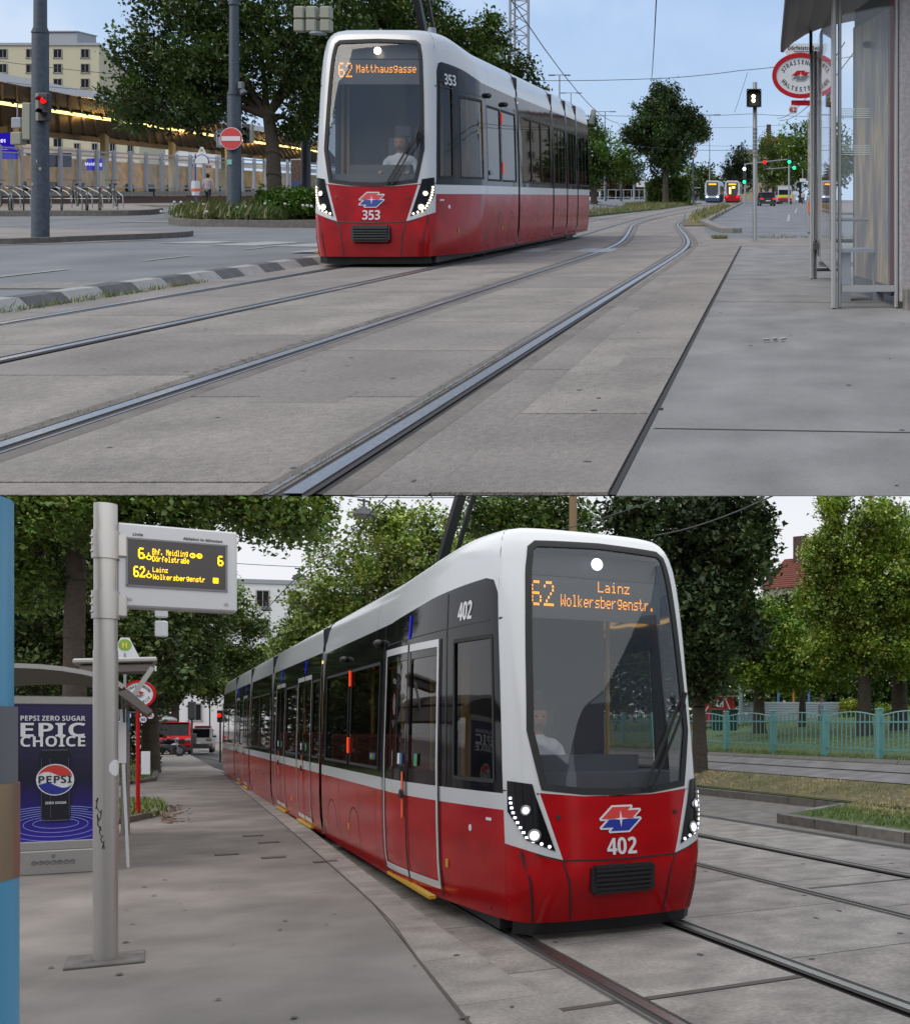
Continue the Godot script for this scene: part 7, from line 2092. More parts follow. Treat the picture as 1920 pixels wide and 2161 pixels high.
	for q in [["6", 325, 405, 590, 440], ["62", 262, 410, 838, 690], ["Bhf. Meidling", 515, 1000, 520, 440], ["Dörfelstraße", 515, 1020, 612, 535], ["Lainz", 520, 725, 756, 690], ["Wolkersbergenstr", 525, 1245, 855, 782], ["6", 1420, 1495, 612, 470]]:
		var x0: float = fx.call(q[1]); var x1: float = fx.call(q[2]); var y0: float = fy.call(q[3]); var y1: float = fy.call(q[4])
		led(mb, q[0], x1 - x0, y1 - y0, Transform3D(Basis(), Vector3(x0, y0, 0.0165)), 1.0)
		if q[0].length() < 3: led(mb, q[0], x1 - x0, y1 - y0, Transform3D(Basis(), Vector3(x0 + 0.0035, y0, 0.0168)), 1.0)
	for y in [565, 810]:
		var o := Vector3(fx.call(470), fy.call(y), 0.0165)
		mb.torus(o, 0.014, 0.003, Basis(), 14, 4)
		mb.bar(o + Vector3(-0.028, -0.006, 0), o + Vector3(-0.004, 0.012, 0), 0.005, 0.005); mb.bar(o + Vector3(-0.004, 0.012, 0), o + Vector3(-0.002, 0.034, 0), 0.006, 0.006)
	for q in [[1068, 1], [1163, 2]]:
		var o := Vector3(fx.call(q[0]), fy.call(495), 0.0165)
		mb.torus(o, 0.015, 0.0035, Basis(), 16, 4)
		if q[1] == 2:
			mb.box(o + Vector3(-0.005, 0.002, 0), Vector3(0.0035, 0.014, 0.002)); mb.box(o + Vector3(0.005, 0.002, 0), Vector3(0.0035, 0.014, 0.002)); mb.box(o + Vector3(0, -0.006, 0), Vector3(0.012, 0.0035, 0.002))
		else:
			mb.bar(o + Vector3(-0.004, 0.01, 0), o + Vector3(0.006, 0, 0), 0.004, 0.004); mb.bar(o + Vector3(0.006, 0, 0), o + Vector3(-0.004, -0.01, 0), 0.004, 0.004)
	mb.box(Vector3(fx.call(1392), fy.call(820), 0.0165), Vector3(0.034, 0.038, 0.002))
	mk("lit_text", mb, M.ledy, t)
	mb = MB.new()
	words(mb, "Linie", 0.019, Transform3D(Basis(), Vector3(fx.call(322), fy.call(262), 0.0125)), true, 0.002); words(mb, "Abfahrt in Minuten", 0.019, Transform3D(Basis(), Vector3(fx.call(1212), fy.call(268), 0.0125)), true, 0.002)
	mk("lettering", mb, M.ink, t)
	for x in [215, 1545]:
		mb = MB.new(); mb.cyl(Vector3(fx.call(x), fy.call(1140), 0.0), Vector3(fx.call(x), fy.call(1140), 0.017), 0.013, 0.011, 12); mk("lock", mb, M.steel, t)
	# --- wrapped post at the left edge
	t = thing("wrapped_post", "blue and grey poster wrapped post close at the left edge", "post", Vector3(-1.745, 0.15, -2.2))
	for q in [[0.0, 1.27, 0.135, M.skyblue], [1.27, 1.475, 0.136, M.bronze], [1.475, 1.64, 0.132, M.midgrey], [1.64, 2.085, 0.125, M.skyblue]]:
		mb = MB.new(); mb.cyl(Vector3(0, q[0], 0), Vector3(0, q[1], 0), q[2], q[2], 40); mk("band", mb, q[3], t)
	mb = MB.new()
	for q in [[0.7, 0.9, 0.02], [1.78, 0.85, 0.015], [1.86, 0.92, 0.02], [1.93, 0.88, 0.012]]:
		mb.box(Vector3(0.136 * sin(q[1]), q[0], 0.136 * cos(q[1])), Vector3(0.04, 0.03 + q[2], 0.004), Basis(Vector3.UP, q[1]))
	mk("print_spots", mb, M.signwhite, t)
	# --- shelter with poster
	lower_shelter()
	# --- stop sign and flowerbeds
	t = thing("stop_sign", "oval red rimmed stop sign on a red pole behind the shelter", "sign", L(21.1, -0.13, 0.15), "", 0.25)
	mb = MB.new(); mb.cyl(Vector3(0, 0, 0), Vector3(0, 2.1, 0), 0.034, 0.03, 12); mk("post", mb, M.signred, t)
	oval_sign(t, Vector3(0.04, 2.17, 0.06), 0.26, 0.24)
	mb = MB.new(); mb.box(Vector3(0.02, 2.62, 0.02), Vector3(0.55, 0.09, 0.02)); var np := mk("name_plate", mb, M.signwhite, t)
	mb = MB.new(); words(mb, "HALTESTELLE", 0.05, Transform3D(Basis(), Vector3(0.02, 2.62, 0.031))); mk("lettering", mb, M.ink, np)
	for q in [[0.2, 1.80, "62", M.signred], [0.09, 1.73, "60", M.signblue], [-0.15, 1.80, "N", M.ink]]:
		mb = MB.new(); mb.prism(circ(q[0], q[1], 0.055), 0.02, 0.03, Transform3D()); var pl := mk("line_plate", mb, M.signwhite, t)
		mb = MB.new(); words(mb, q[2], 0.05, Transform3D(Basis(), Vector3(q[0], q[1], 0.031))); mk("lettering", mb, q[3], pl)
	mb = MB.new(); mb.box(Vector3(0, 1.86, 0.0), Vector3(0.45, 0.012, 0.012)); mk("bracket", mb, M.steel, t)
	mb = MB.new(); mb.box(Vector3(0.13, 0.98, 0.03), Vector3(0.14, 0.4, 0.01)); mk("timetable", mb, M.signwhite, t)
	t = thing("stop_triangle", "white triangular plate with a green H above the shelter roof", "sign", L(19.8, -0.3, 0.15), "", 0.3)
	mb = MB.new(); mb.cyl(Vector3(0, 0, 0), Vector3(0, 2.8, 0), 0.02); mk("post", mb, M.greypaint, t)
	mb = MB.new(); mb.prism(pv([[-0.21, 2.72], [0.21, 2.72], [0.06, 3.05], [-0.06, 3.05]]), -0.01, 0.01, Transform3D()); mk("plate", mb, M.signwhite, t)
	mb = MB.new(); mb.prism(circ(0, 2.93, 0.095), 0.011, 0.016, Transform3D()); var gd := mk("green_disc", mb, mat(lin(0.22, 0.36, 0.05), 0.5), t)
	mb = MB.new(); words(mb, "H", 0.09, Transform3D(Basis(), Vector3(0, 2.93, 0.018))); mk("letter", mb, M.yellowsign, gd)
	for k in 2:
		var poly := pv([[19.6, -2.5], [20.3, -0.35], [21.6, 0.12], [24.9, 0.15], [25.2, -2.5]]) if k == 0 else pv([[33.0, -3], [34.0, -0.4], [36, 0.2], [50, 0.4], [60, 0.3], [60, -3]])
		mb = MB.new(); slab(mb, poly, lf, 0.2, 0.1); struct("grass_bed", mb, M.grass)
		var bt := thing("bed_kerb", ["stone kerb round the near grass bed by the shelter", "stone kerb round the farther grass bed by the platform"][k], "kerb", Vector3.ZERO, "kerbs of the grass beds")
		for i in 3:
			var a := poly[i]; var b := poly[i + 1]
			var ln := (b - a).length(); var c := maxi(1, int(ln / 0.9))
			for j in c:
				mb = MB.new(); ribbon(mb, [a.lerp(b, (j + 0.01) / c), a.lerp(b, (j + 0.99) / c)], -0.06, 0.08, 0.25, 0.1, lf); mk("kerb_stone", mb, M.stone, bt)
		var wp := PackedVector2Array()
		for q in poly:
			var w := L(q.x, q.y)
			wp.append(Vector2(w.x, w.z))
		blades("bed_grass", ["green grass in the near bed by the shelter", "green grass in the far bed beside the platform"][k], [wp], func(_x: float, _z: float) -> float: return 0.19, 3500, 0.16, [Color(0.10, 0.15, 0.03), Color(0.16, 0.17, 0.05)])
	var lmb := MB.new()
	for k in 240:
		var p := Vector2(rng.randf_range(19.8, 24.5), 0.22 + absf(rng.randfn(0, 0.22)))
		var o := L(p.x, p.y, 0.162); var a := rng.randf() * TAU
		var d := Vector3(cos(a), 0.2, sin(a)) * 0.04; var s := Vector3(-sin(a), 0.15, cos(a)) * 0.025
		lmb.quad(o - d, o + s, o + d, o - s, Vector3.UP)
	var lv := one("fallen_leaves", "brown fallen leaves heaped along the near bed kerb", "leaves", Vector3.ZERO, lmb, mat(lin(0.16, 0.075, 0.035), 0.8)); lv.set_meta("kind", "stuff")
	# --- vehicles down the street
	lower_vehicles()
	# --- park on the right
	lower_park()
	lower_trees()
	# --- far white house, red roofed house
	building("white_house", "tall white house with grid windows far down the street", Vector3(-58.5, 0, -125), 22.0, 19.0, 14, M.signwhite, 6, 5, 2.0, 1.4, 2.0, "flat", 0.25)
	building("red_roofed_house", "house with red tiled roof and chimney behind the park trees", Vector3(3.4, 1.0, -92), 8.0, 13.2, 9, mat(lin(0.5, 0.44, 0.36), 0.8), 4, 4, 2.0, 1.0, 1.6, "tile", -0.5, 3.4)
	# --- houses across the street, behind the viewer; the tram's windscreen mirrors them
	building("gabled_house", "dusky pink gabled house across the street behind the viewer", Vector3(19.0, 0, 8.5), 9.0, 8.5, 12, mat(lin(0.34, 0.20, 0.21), 0.85), 3, 2, 1.0, 1.2, 1.6, "tile", -2.2, 4.2)
	building("apartment_block", "dark grey apartment block beyond the pink house behind the viewer", Vector3(34.0, 0, 6.0), 16.0, 20.0, 12, mat(lin(0.16, 0.14, 0.13), 0.85), 5, 6, 1.0, 1.2, 1.6, "flat", -2.0)
	building("apartment_block", "long brown house row across the street behind the viewer", Vector3(10.0, 0, 26.0), 20.0, 15.0, 12, mat(lin(0.2, 0.17, 0.14), 0.85), 6, 4, 1.0, 1.2, 1.6, "flat", 3.6)
	# --- hanging lamps and wires
	var lg := "bell lamps hung over the tram track"
	var lamps := [[768, 1088, 26.0, "hanging bell street lamp nearest the viewer, above the tram"], [632, 1222, 38.0, "second hanging bell lamp down the street"], [562, 1288, 50.0, "third hanging bell lamp down the street"], [490, 1374, 80.0, "fourth hanging bell lamp down the street"], [468, 1392, 98.0, "fifth hanging bell lamp down the street"], [452, 1408, 118.0, "farthest hanging bell lamp down the street"]]
	var lp := [Vector3(-10.06, 7.04, -26), Vector3(-17.06, 7.16, -38), Vector3(-24.04, 7.37, -50), Vector3(-41.1, 7.6, -80), Vector3(-51.3, 8.1, -98), Vector3(-62.7, 8.6, -118)]
	for k in 6:
		t = thing("hanging_lamp", lamps[k][3], "street lamp", lp[k], lg)
		mb = MB.new(); mb.lathe([[0.06, 0.22], [0.1, 0.18], [0.2, 0.12], [0.27, 0.0]], Vector3.ZERO, 20); mk("shade", mb, M.midgrey, t)
		mb = MB.new(); mb.ell(Vector3(0, 0.0, 0), Vector3(0.2, 0.04, 0.2), 14, 6); mk("lens", mb, M.whitepaint, t)
		mb = MB.new(); mb.cyl(Vector3(0, 0.2, 0), Vector3(0, 0.42, 0), 0.03); mb.bar(Vector3(-0.16, 0.4, 0), Vector3(0.16, 0.34, 0), 0.03, 0.05); mk("hanger", mb, M.darkgrey, t)
	var wg := "overhead wires of the level street"
	wire("span wire holding the nearest bell lamp", [lp[0] + Vector3(-8, 0.9, 3), lp[0] + Vector3(0, 0.45, 0), lp[0] + Vector3(12, 1.6, -3)], 0.012, wg)
	wire("span wire holding the second bell lamp", [lp[1] + Vector3(-9, 0.9, 3), lp[1] + Vector3(0, 0.45, 0), lp[1] + Vector3(14, 1.8, -3)], 0.012, wg)
	wire("span wire holding the third bell lamp", [lp[2] + Vector3(-9, 0.9, 3), lp[2] + Vector3(0, 0.45, 0), lp[2] + Vector3(14, 1.4, -3)], 0.014, wg)
	wire("contact wire running down the street over tram 402", [L(13, 3.3, 5.6), L(30, 3.3, 5.6), L(60, 2.6, 5.7), L(110, -2, 5.8)], 0.01, wg)
	wire("feeder wire sloping from the nearest lamp along the street", [L(14, 1.8, 6.6), L(34, 1.9, 6.6), L(75, 1.0, 6.6)], 0.01, wg)
	wire("wire crossing from the roof of tram 402 to the upper right", [Vector3(-1.5, 4.33, -14.0), Vector3(0.2, 3.82, -9.0)], 0.008, wg)
	wire("contact wire slanting over the chestnut tree", [L(20, 6.8, 5.6), L(12.5, 6.9, 5.3)], 0.01, wg)
	t = thing("wooden_pole", "brown wooden pole rising behind the roof of tram 402", "pole", Vector3(-4.65, 0, -25.0))
	mb = MB.new(); mb.cyl(Vector3(0, 0, 0), Vector3(0, 9.2, 0), 0.11, 0.09, 12); mk("shaft", mb, mat(lin(0.26, 0.17, 0.09), 0.8, 0, T.grain, 2.0), t)
	# --- the tram
	cs = 1.0
	make_tram("red and white tram 402 standing at the platform, nose to the viewer", L(8.0, 3.38, 0.0), YAW, [8.4, 15.5, 20.7, 25.8, 31.4], "402", ["62", "Lainz", "Wolkersbergenstr."], true, false)

func lower_shelter() -> void:
	var t := thing("poster_stand", "poster case with blue drink advertisement at the end of the shelter", "poster stand", L(13.75, -0.87, 0.15), "", YAW)
	var mb := MB.new()
	mb.bev(Vector3(0, 0.13, 0), Vector3(0.86, 0.26, 0.2), 0.01); mk("base", mb, M.alu, t)
	mb = MB.new()
	for e in [[0, 0.31, 0.86, 0.1], [0, 1.89, 0.86, 0.09], [-0.405, 1.1, 0.05, 1.6], [0.405, 1.1, 0.05, 1.6]]: mb.bev(Vector3(e[0], e[1], 0.0), Vector3(e[2], e[3], 0.16), 0.008)
	mk("frame", mb, M.alu, t)
	mb = MB.new(); mb.box(Vector3(0, 1.1, 0.05), Vector3(0.77, 1.56, 0.02))
	var ink := Gradient.new(); ink.offsets = PackedFloat32Array([0, 0.3, 0.55, 0.75, 1]); ink.colors = PackedColorArray([Color(0.03, 0.02, 0.085), Color(0.026, 0.024, 0.06), Color(0.014, 0.014, 0.03), Color(0.02, 0.015, 0.15), Color(0.04, 0.025, 0.36)])
	for k in 40:
		mb.col = ink.sample(k / 39.0)
		mb.qn(Vector3(-0.385, 1.88 - k * 0.039, 0.0615), Vector3(0.385, 1.88 - k * 0.039, 0.0615), Vector3(0.385, 1.88 - (k + 1) * 0.039, 0.0615), Vector3(-0.385, 1.88 - (k + 1) * 0.039, 0.0615), Vector3(0, 0, 1))
	mk("poster", mb, M.print, t)
	var P := func(x: float, y: float, z := 0.0) -> Vector3: return Vector3((x - 445.0) / 330.0 * 0.38, 1.85 - (y - 420.0) / 1190.0 * 1.57, 0.072 + z)
	mb = MB.new()
	for q in [["PEPSI ZERO SUGAR", 538, 505, 40, 1.0], ["EPIC", 632, 505, 112, 1.0], ["CHOICE", 728, 505, 84, 1.0], ["ZERO SUGAR", 1235, 165, 20, 1.0]]:
		words(mb, q[0], q[3] / 1190.0 * 1.57, Transform3D(Basis(), P.call(445 if q[0] != "ZERO SUGAR" else 465, q[1], 0.004 if q[0] != "ZERO SUGAR" else 0.009)), true, 0.002, 1.0, q[2] / 330.0 * 0.38)
	var lt := mk("poster_lettering", mb, M.signwhite, t)
	mb = MB.new()
	for j in 7:
		for i in 40:
			var a := TAU * i / 40; var b := TAU * (i + 1) / 40
			var rx := 180.0 + j * 75.0; var ry := 40.0 + j * 26.0; var cy := 1405.0 + j * 9
			var p0 := Vector2(465 + rx * cos(a), cy + ry * sin(a)); var p1 := Vector2(465 + rx * cos(b), cy + ry * sin(b))
			if maxf(absf(p0.x - 445), absf(p1.x - 445)) > 325 or p0.y > 1600 or p1.y > 1600 or minf(p0.y, p1.y) < 1250: continue
			mb.bar(P.call(p0.x, p0.y, 0.001), P.call(p1.x, p1.y, 0.001), 0.002, 0.0065)
	mk("poster_ripples", mb, mat(lin(0.25, 0.3, 0.75), 0.4), t)
	# the can printed on the poster
	mb = MB.new()
	var cn := PackedVector2Array()
	for q in [[350, 790], [560, 790], [578, 850], [582, 1350], [560, 1390], [375, 1390], [350, 1350], [336, 850]]:
		var p: Vector3 = P.call(q[0], q[1]); cn.append(Vector2(p.x, p.y))
	mb.prism(cn, 0.072, 0.075, Transform3D()); mk("printed_can", mb, mat(lin(0.012, 0.013, 0.022), 0.3), t)
	mb = MB.new()
	for q in [[352, 860, 352, 1340], [566, 860, 570, 1340], [352, 800, 560, 800], [365, 1380, 560, 1380], [420, 870, 424, 1360]]: mb.bar(P.call(q[0], q[1], 0.004), P.call(q[2], q[3], 0.004), 0.002, 0.005)
	mk("can_highlights", mb, mat(lin(0.16, 0.17, 0.26), 0.4), t)
	var c: Vector3 = P.call(460, 1045); var r := 0.172
	mb = MB.new(); mb.prism(circ(c.x, c.y, r), 0.076, 0.078, Transform3D()); var gl := mk("printed_roundel", mb, M.signwhite, t)
	for k in 2:
		var pp := PackedVector2Array()
		for i in 25:
			var a := lerpf(0.32, PI - 0.32, i / 24.0) * (1.0 if k == 0 else -1.0)
			pp.append(Vector2(c.x + r * 0.93 * cos(a), c.y + r * 0.93 * sin(a)))
		var y0: float = pp[pp.size() - 1].y; var x0: float = pp[pp.size() - 1].x; var x1: float = pp[0].x
		for i in range(1, 12):
			var f := i / 12.0
			pp.append(Vector2(lerpf(x0, x1, f), y0 + 0.028 * sin(f * TAU) * (1.0 if k == 0 else 1.0) + (0.01 if k == 0 else -0.01)))
		mb = MB.new(); mb.prism(pp, 0.0785, 0.080, Transform3D()); mk("red_wave" if k == 0 else "blue_wave", mb, mat(lin(0.55, 0.04, 0.03), 0.4) if k == 0 else mat(lin(0.02, 0.03, 0.25), 0.4), gl)
	mb = MB.new(); words(mb, "PEPSI", 0.078, Transform3D(Basis(), Vector3(c.x, c.y + 0.004, 0.081)), true, 0.002, 1.0, 0.30); mk("roundel_lettering", mb, M.ink, gl)
	mb = MB.new()
	for i in 7: mb.torus(Vector3(-0.17 + i * 0.057, 0.135, 0.102), 0.02, 0.007, Basis(), 14, 5)
	mb.torus(Vector3(0.0, 0.2, 0.102), 0.012, 0.007, Basis(), 10, 5)
	mk("base_badges", mb, M.midgrey, t)
	mb = MB.new(); words(mb, "GEWISTA", 0.018, Transform3D(Basis(), Vector3(0, 0.135, 0.104)), true, 0.002, 1.0, 0.36); mk("base_lettering", mb, M.midgrey, t)
	# shelter
	t = thing("tram_shelter", "waiting shelter with brown barrel roof behind the poster case", "shelter", L(13.8, -0.8, 0.15), "", YAW)
	mb = MB.new()
	var ring := []
	for i in 13:
		var a := lerpf(PI * 0.93, PI * 0.10, i / 12.0)
		ring.append(Vector2(-0.35 + 0.98 * cos(a), 1.92 + 0.30 * sin(a)))
	for i in 12:
		var a: Vector2 = ring[i]; var b: Vector2 = ring[i + 1]
		for e in [0.0, 0.045]: mb.quad(Vector3(a.x, a.y + e, 0.25), Vector3(b.x, b.y + e, 0.25), Vector3(b.x, b.y + e, -4.6), Vector3(a.x, a.y + e, -4.6), Vector3(0, 1 if e > 0 else -1, 0))
		mb.quad(Vector3(a.x, a.y, 0.25), Vector3(b.x, b.y, 0.25), Vector3(b.x, b.y + 0.045, 0.25), Vector3(a.x, a.y + 0.045, 0.25), Vector3(0, 0, 1))
	mk("barrel_roof", mb, M.roofbrown, t)
	mb = MB.new()
	for i in 12: mb.bar(Vector3(ring[i].x, ring[i].y + 0.03, 0.27), Vector3(ring[i + 1].x, ring[i + 1].y + 0.03, 0.27), 0.03, 0.05)
	mk("roof_trim", mb, M.alu, t)
	mb = MB.new(); mb.prism(pv([[0.52, 1.98], [0.62, 2.02], [0.86, 1.78], [0.80, 1.74]]), 0.3, -4.6, Transform3D()); mk("eave_gutter", mb, M.roofbrown, t)
	for q in [[0.42, -0.6], [0.5, -4.3], [0.56, -4.35], [0.42, -4.3], [-1.2, -0.6], [-1.2, -4.3]]:
		mb = MB.new(); mb.cyl(Vector3(q[0], 0, q[1]), Vector3(q[0], 2.05, q[1]), 0.028, 0.028, 10); mk("post", mb, M.alu, t)
	mb = MB.new(); mb.box(Vector3(0.45, 1.05, -2.4), Vector3(0.01, 1.6, 3.4)); mk("side_pane", mb, M.glass, t)
	mb = MB.new(); mb.box(Vector3(-1.2, 1.05, -2.4), Vector3(0.01, 1.6, 3.4)); mk("back_pane", mb, M.glass, t)
	mb = MB.new(); mb.box(Vector3(-0.9, 0.45, -2.4), Vector3(0.35, 0.04, 2.6)); mk("bench", mb, M.greypaint, t)
	t = thing("canopy_beam", "pale flat canopy beam on a slanted strut over the shelter", "canopy", L(16.5, -0.35, 0.15), "", YAW)
	mb = MB.new(); mb.bev(Vector3(0.0, 2.48, 0), Vector3(0.95, 0.07, 0.7), 0.02, Basis(Vector3(0, 0, 1), 0.06)); mk("slab", mb, M.alu, t)
	mb = MB.new(); mb.bev(Vector3(0.02, 2.37, 0.1), Vector3(0.85, 0.12, 0.4), 0.02, Basis(Vector3(0, 0, 1), 0.06)); mk("beam", mb, M.roofbrown, t)
	mb = MB.new(); mb.bar(Vector3(0.42, 2.4, 0.3), Vector3(0.1, 1.85, 0.3), 0.06, 0.06); mk("strut", mb, M.alu, t)
	t = thing("white_sign_post", "slim white post with a white notice plate beside the shelter", "sign", L(13.9, -0.20, 0.15), "", YAW)
	mb = MB.new(); mb.bar(Vector3(0.02, 0, 0), Vector3(-0.05, 1.8, 0), 0.045, 0.03); mk("post", mb, M.signwhite, t)
	mb = MB.new(); mb.box(Vector3(-0.04, 1.42, 0.03), Vector3(0.085, 0.46, 0.01)); mk("notice", mb, M.signwhite, t)
	mb = MB.new(); mb.box(Vector3(0.025, 1.68, 0.037), Vector3(0.02, 0.2, 0.004)); mk("print", mb, mat(lin(0.08, 0.2, 0.4), 0.5), t)
	t = thing("litter_bin", "grey litter bin with an orange band beside the shelter end", "bin", L(18.2, -0.62, 0.15), "", YAW)
	mb = MB.new(); mb.lathe([[0.16, 0.0], [0.19, 0.5], [0.19, 0.85], [0.1, 1.05]], Vector3.ZERO, 16); mk("body", mb, M.greypaint, t)
	mb = MB.new(); mb.cyl(Vector3(0, 0.30, 0), Vector3(0, 0.45, 0), 0.19, 0.193, 16, false); mk("band", mb, M.orange, t)
	t = thing("hanging_signal", "white double signal box hanging under the trees", "signal", Vector3(-15.7, 4.55, -27.0))
	for k in 2:
		mb = MB.new(); mb.bev(Vector3(0, -0.25 + 0.5 * k, 0), Vector3(0.26, 0.42, 0.2), 0.03); mk("signal_box", mb, M.signwhite, t)
	mb = MB.new(); mb.cyl(Vector3(0, 0.4, 0), Vector3(0.05, 1.6, 0), 0.015); mk("hanger", mb, M.darkgrey, t)

func lower_vehicles() -> void:
	var vlow := [[-2.4, 0.3], [2.3, 0.3], [2.45, 0.6], [2.4, 0.95], [2.0, 1.12], [-2.4, 1.15]]
	var vcab := [[1.75, 1.12], [1.0, 1.85], [-2.35, 1.9], [-2.4, 1.12]]
	var v := car("van", "red van facing the viewer parked at the far platform end", Vector3(-35.6, 0.12, -62.5), M.signred, 1.95, vlow, vcab, false, 0.5, 1.0, false)
	var mb := MB.new(); mb.box(Vector3(0, 0.78, 2.44), Vector3(1.2, 0.22, 0.04)); mk("grille", mb, M.black, v)
	mb = MB.new(); mb.ell(Vector3(-0.3, 2.05, 0.4), Vector3(0.5, 0.22, 0.6)); mk("roof_load", mb, M.greypaint, v)
	var low := [[-2.1, 0.3], [2.05, 0.3], [2.15, 0.6], [2.1, 0.98], [-1.2, 0.98], [-2.0, 0.82], [-2.15, 0.55]]
	var cab := [[2.0, 0.98], [1.6, 1.52], [-0.2, 1.54], [-1.15, 0.98]]
	car("car", "red car with lit brake lights driving away down the street", Vector3(-65.5, 0.35, -121), M.signred, 1.8, low, cab, true, 0.45)
	car("car", "dark car parked behind the braking red car", Vector3(-71, 0.3, -135), M.darkgrey, 1.8, low, cab, true, 0.45, 1.0, false)
	car("car", "bright red car parked right of the braking red car", Vector3(-68.5, 0.6, -138), M.signred, 1.8, low, cab, false, 0.6, 1.1, false)
	car("car", "white car parked at the right kerb far down the street", Vector3(-62.0, 0.3, -124), M.white, 1.8, low, cab, true, 0.45, 1.0, false)
	car("car", "silver car behind the red van", Vector3(-37.4, 0.1, -68.5), M.alu, 1.8, low, cab, false, 0.45, 1.0, false)
	var t := thing("motorcycle", "black motorcycle parked side on before the red van", "motorcycle", Vector3(-33.2, 0.15, -57.5), "", 0.12)
	for k in [-0.7, 0.72]:
		mb = MB.new(); mb.torus(Vector3(k, 0.32, 0), 0.26, 0.065, Basis(), 22, 8); var w := mk("wheel", mb, M.rubber, t)
		mb = MB.new(); mb.cyl(Vector3(k, 0.32, -0.03), Vector3(k, 0.32, 0.03), 0.17, 0.17, 14); mk("hub", mb, M.midgrey, w)
	mb = MB.new(); mb.bev(Vector3(0.02, 0.48, 0), Vector3(0.5, 0.36, 0.32), 0.05); mk("engine", mb, M.darkgrey, t)
	mb = MB.new(); mb.ell(Vector3(0.15, 0.82, 0), Vector3(0.34, 0.17, 0.16)); mk("tank", mb, M.gloss, t)
	mb = MB.new(); mb.bev(Vector3(-0.42, 0.82, 0), Vector3(0.62, 0.12, 0.24), 0.04, Basis(Vector3(0, 0, 1), -0.15)); mb.bev(Vector3(-0.85, 0.9, 0), Vector3(0.2, 0.06, 0.18), 0.02, Basis(Vector3(0, 0, 1), -0.4)); mk("seat", mb, M.black, t)
	mb = MB.new(); mb.tube([Vector3(0.72, 0.32, 0.1), Vector3(0.48, 1.02, 0.1)], 0.03); mb.tube([Vector3(0.72, 0.32, -0.1), Vector3(0.48, 1.02, -0.1)], 0.03); mk("fork", mb, M.steel, t)
	mb = MB.new(); mb.tube([Vector3(0.35, 1.1, 0.38), Vector3(0.48, 1.04, 0), Vector3(0.35, 1.1, -0.38)], 0.018); mk("handlebar", mb, M.black, t)
	mb = MB.new(); mb.ell(Vector3(0.6, 0.92, 0), Vector3(0.1, 0.1, 0.1)); mk("headlight", mb, M.steel, t)
	mb = MB.new(); mb.tube([Vector3(0.2, 0.25, 0.14), Vector3(-0.3, 0.27, 0.16), Vector3(-0.85, 0.42, 0.18)], 0.05); mk("exhaust", mb, M.steel, t)
	t = thing("sign_post", "slim dark post with black signal heads beside the motorcycle", "post", Vector3(-32.3, 0.1, -58.5))
	mb = MB.new(); mb.cyl(Vector3.ZERO, Vector3(0, 3.2, 0), 0.05); mb.bev(Vector3(0, 2.6, 0), Vector3(0.35, 1.0, 0.3), 0.04); mb.bev(Vector3(0.1, 1.0, 0), Vector3(0.25, 0.6, 0.2), 0.03); mk("post", mb, M.darkgrey, t)
	t = thing("traffic_light", "small red lit signal beside the tail of tram 402", "traffic light", Vector3(-27.3, 2.2, -52.0))
	mb = MB.new(); mb.cyl(Vector3(0, -2.2, 0), Vector3(0, 0.3, 0), 0.04); mb.bev(Vector3(0, 0.1, 0), Vector3(0.25, 0.6, 0.2), 0.03); mk("housing", mb, M.black, t)
	mb = MB.new(); mb.ell(Vector3(0, 0.15, 0.1), Vector3(0.1, 0.1, 0.04)); mk("lens", mb, M.lampred, t)
	t = thing("traffic_light", "red lit signal high under the trees far down the street", "traffic light", Vector3(-53.5, 4.6, -100.0))
	mb = MB.new(); mb.cyl(Vector3(0, -4.6, 0), Vector3(0, 0.3, 0), 0.06); mb.bev(Vector3(0, 0.1, 0), Vector3(0.35, 0.9, 0.3), 0.03); mk("housing", mb, M.black, t)
	mb = MB.new(); mb.ell(Vector3(0, 0.3, 0.16), Vector3(0.14, 0.14, 0.05)); mk("lens", mb, M.lampred, t)

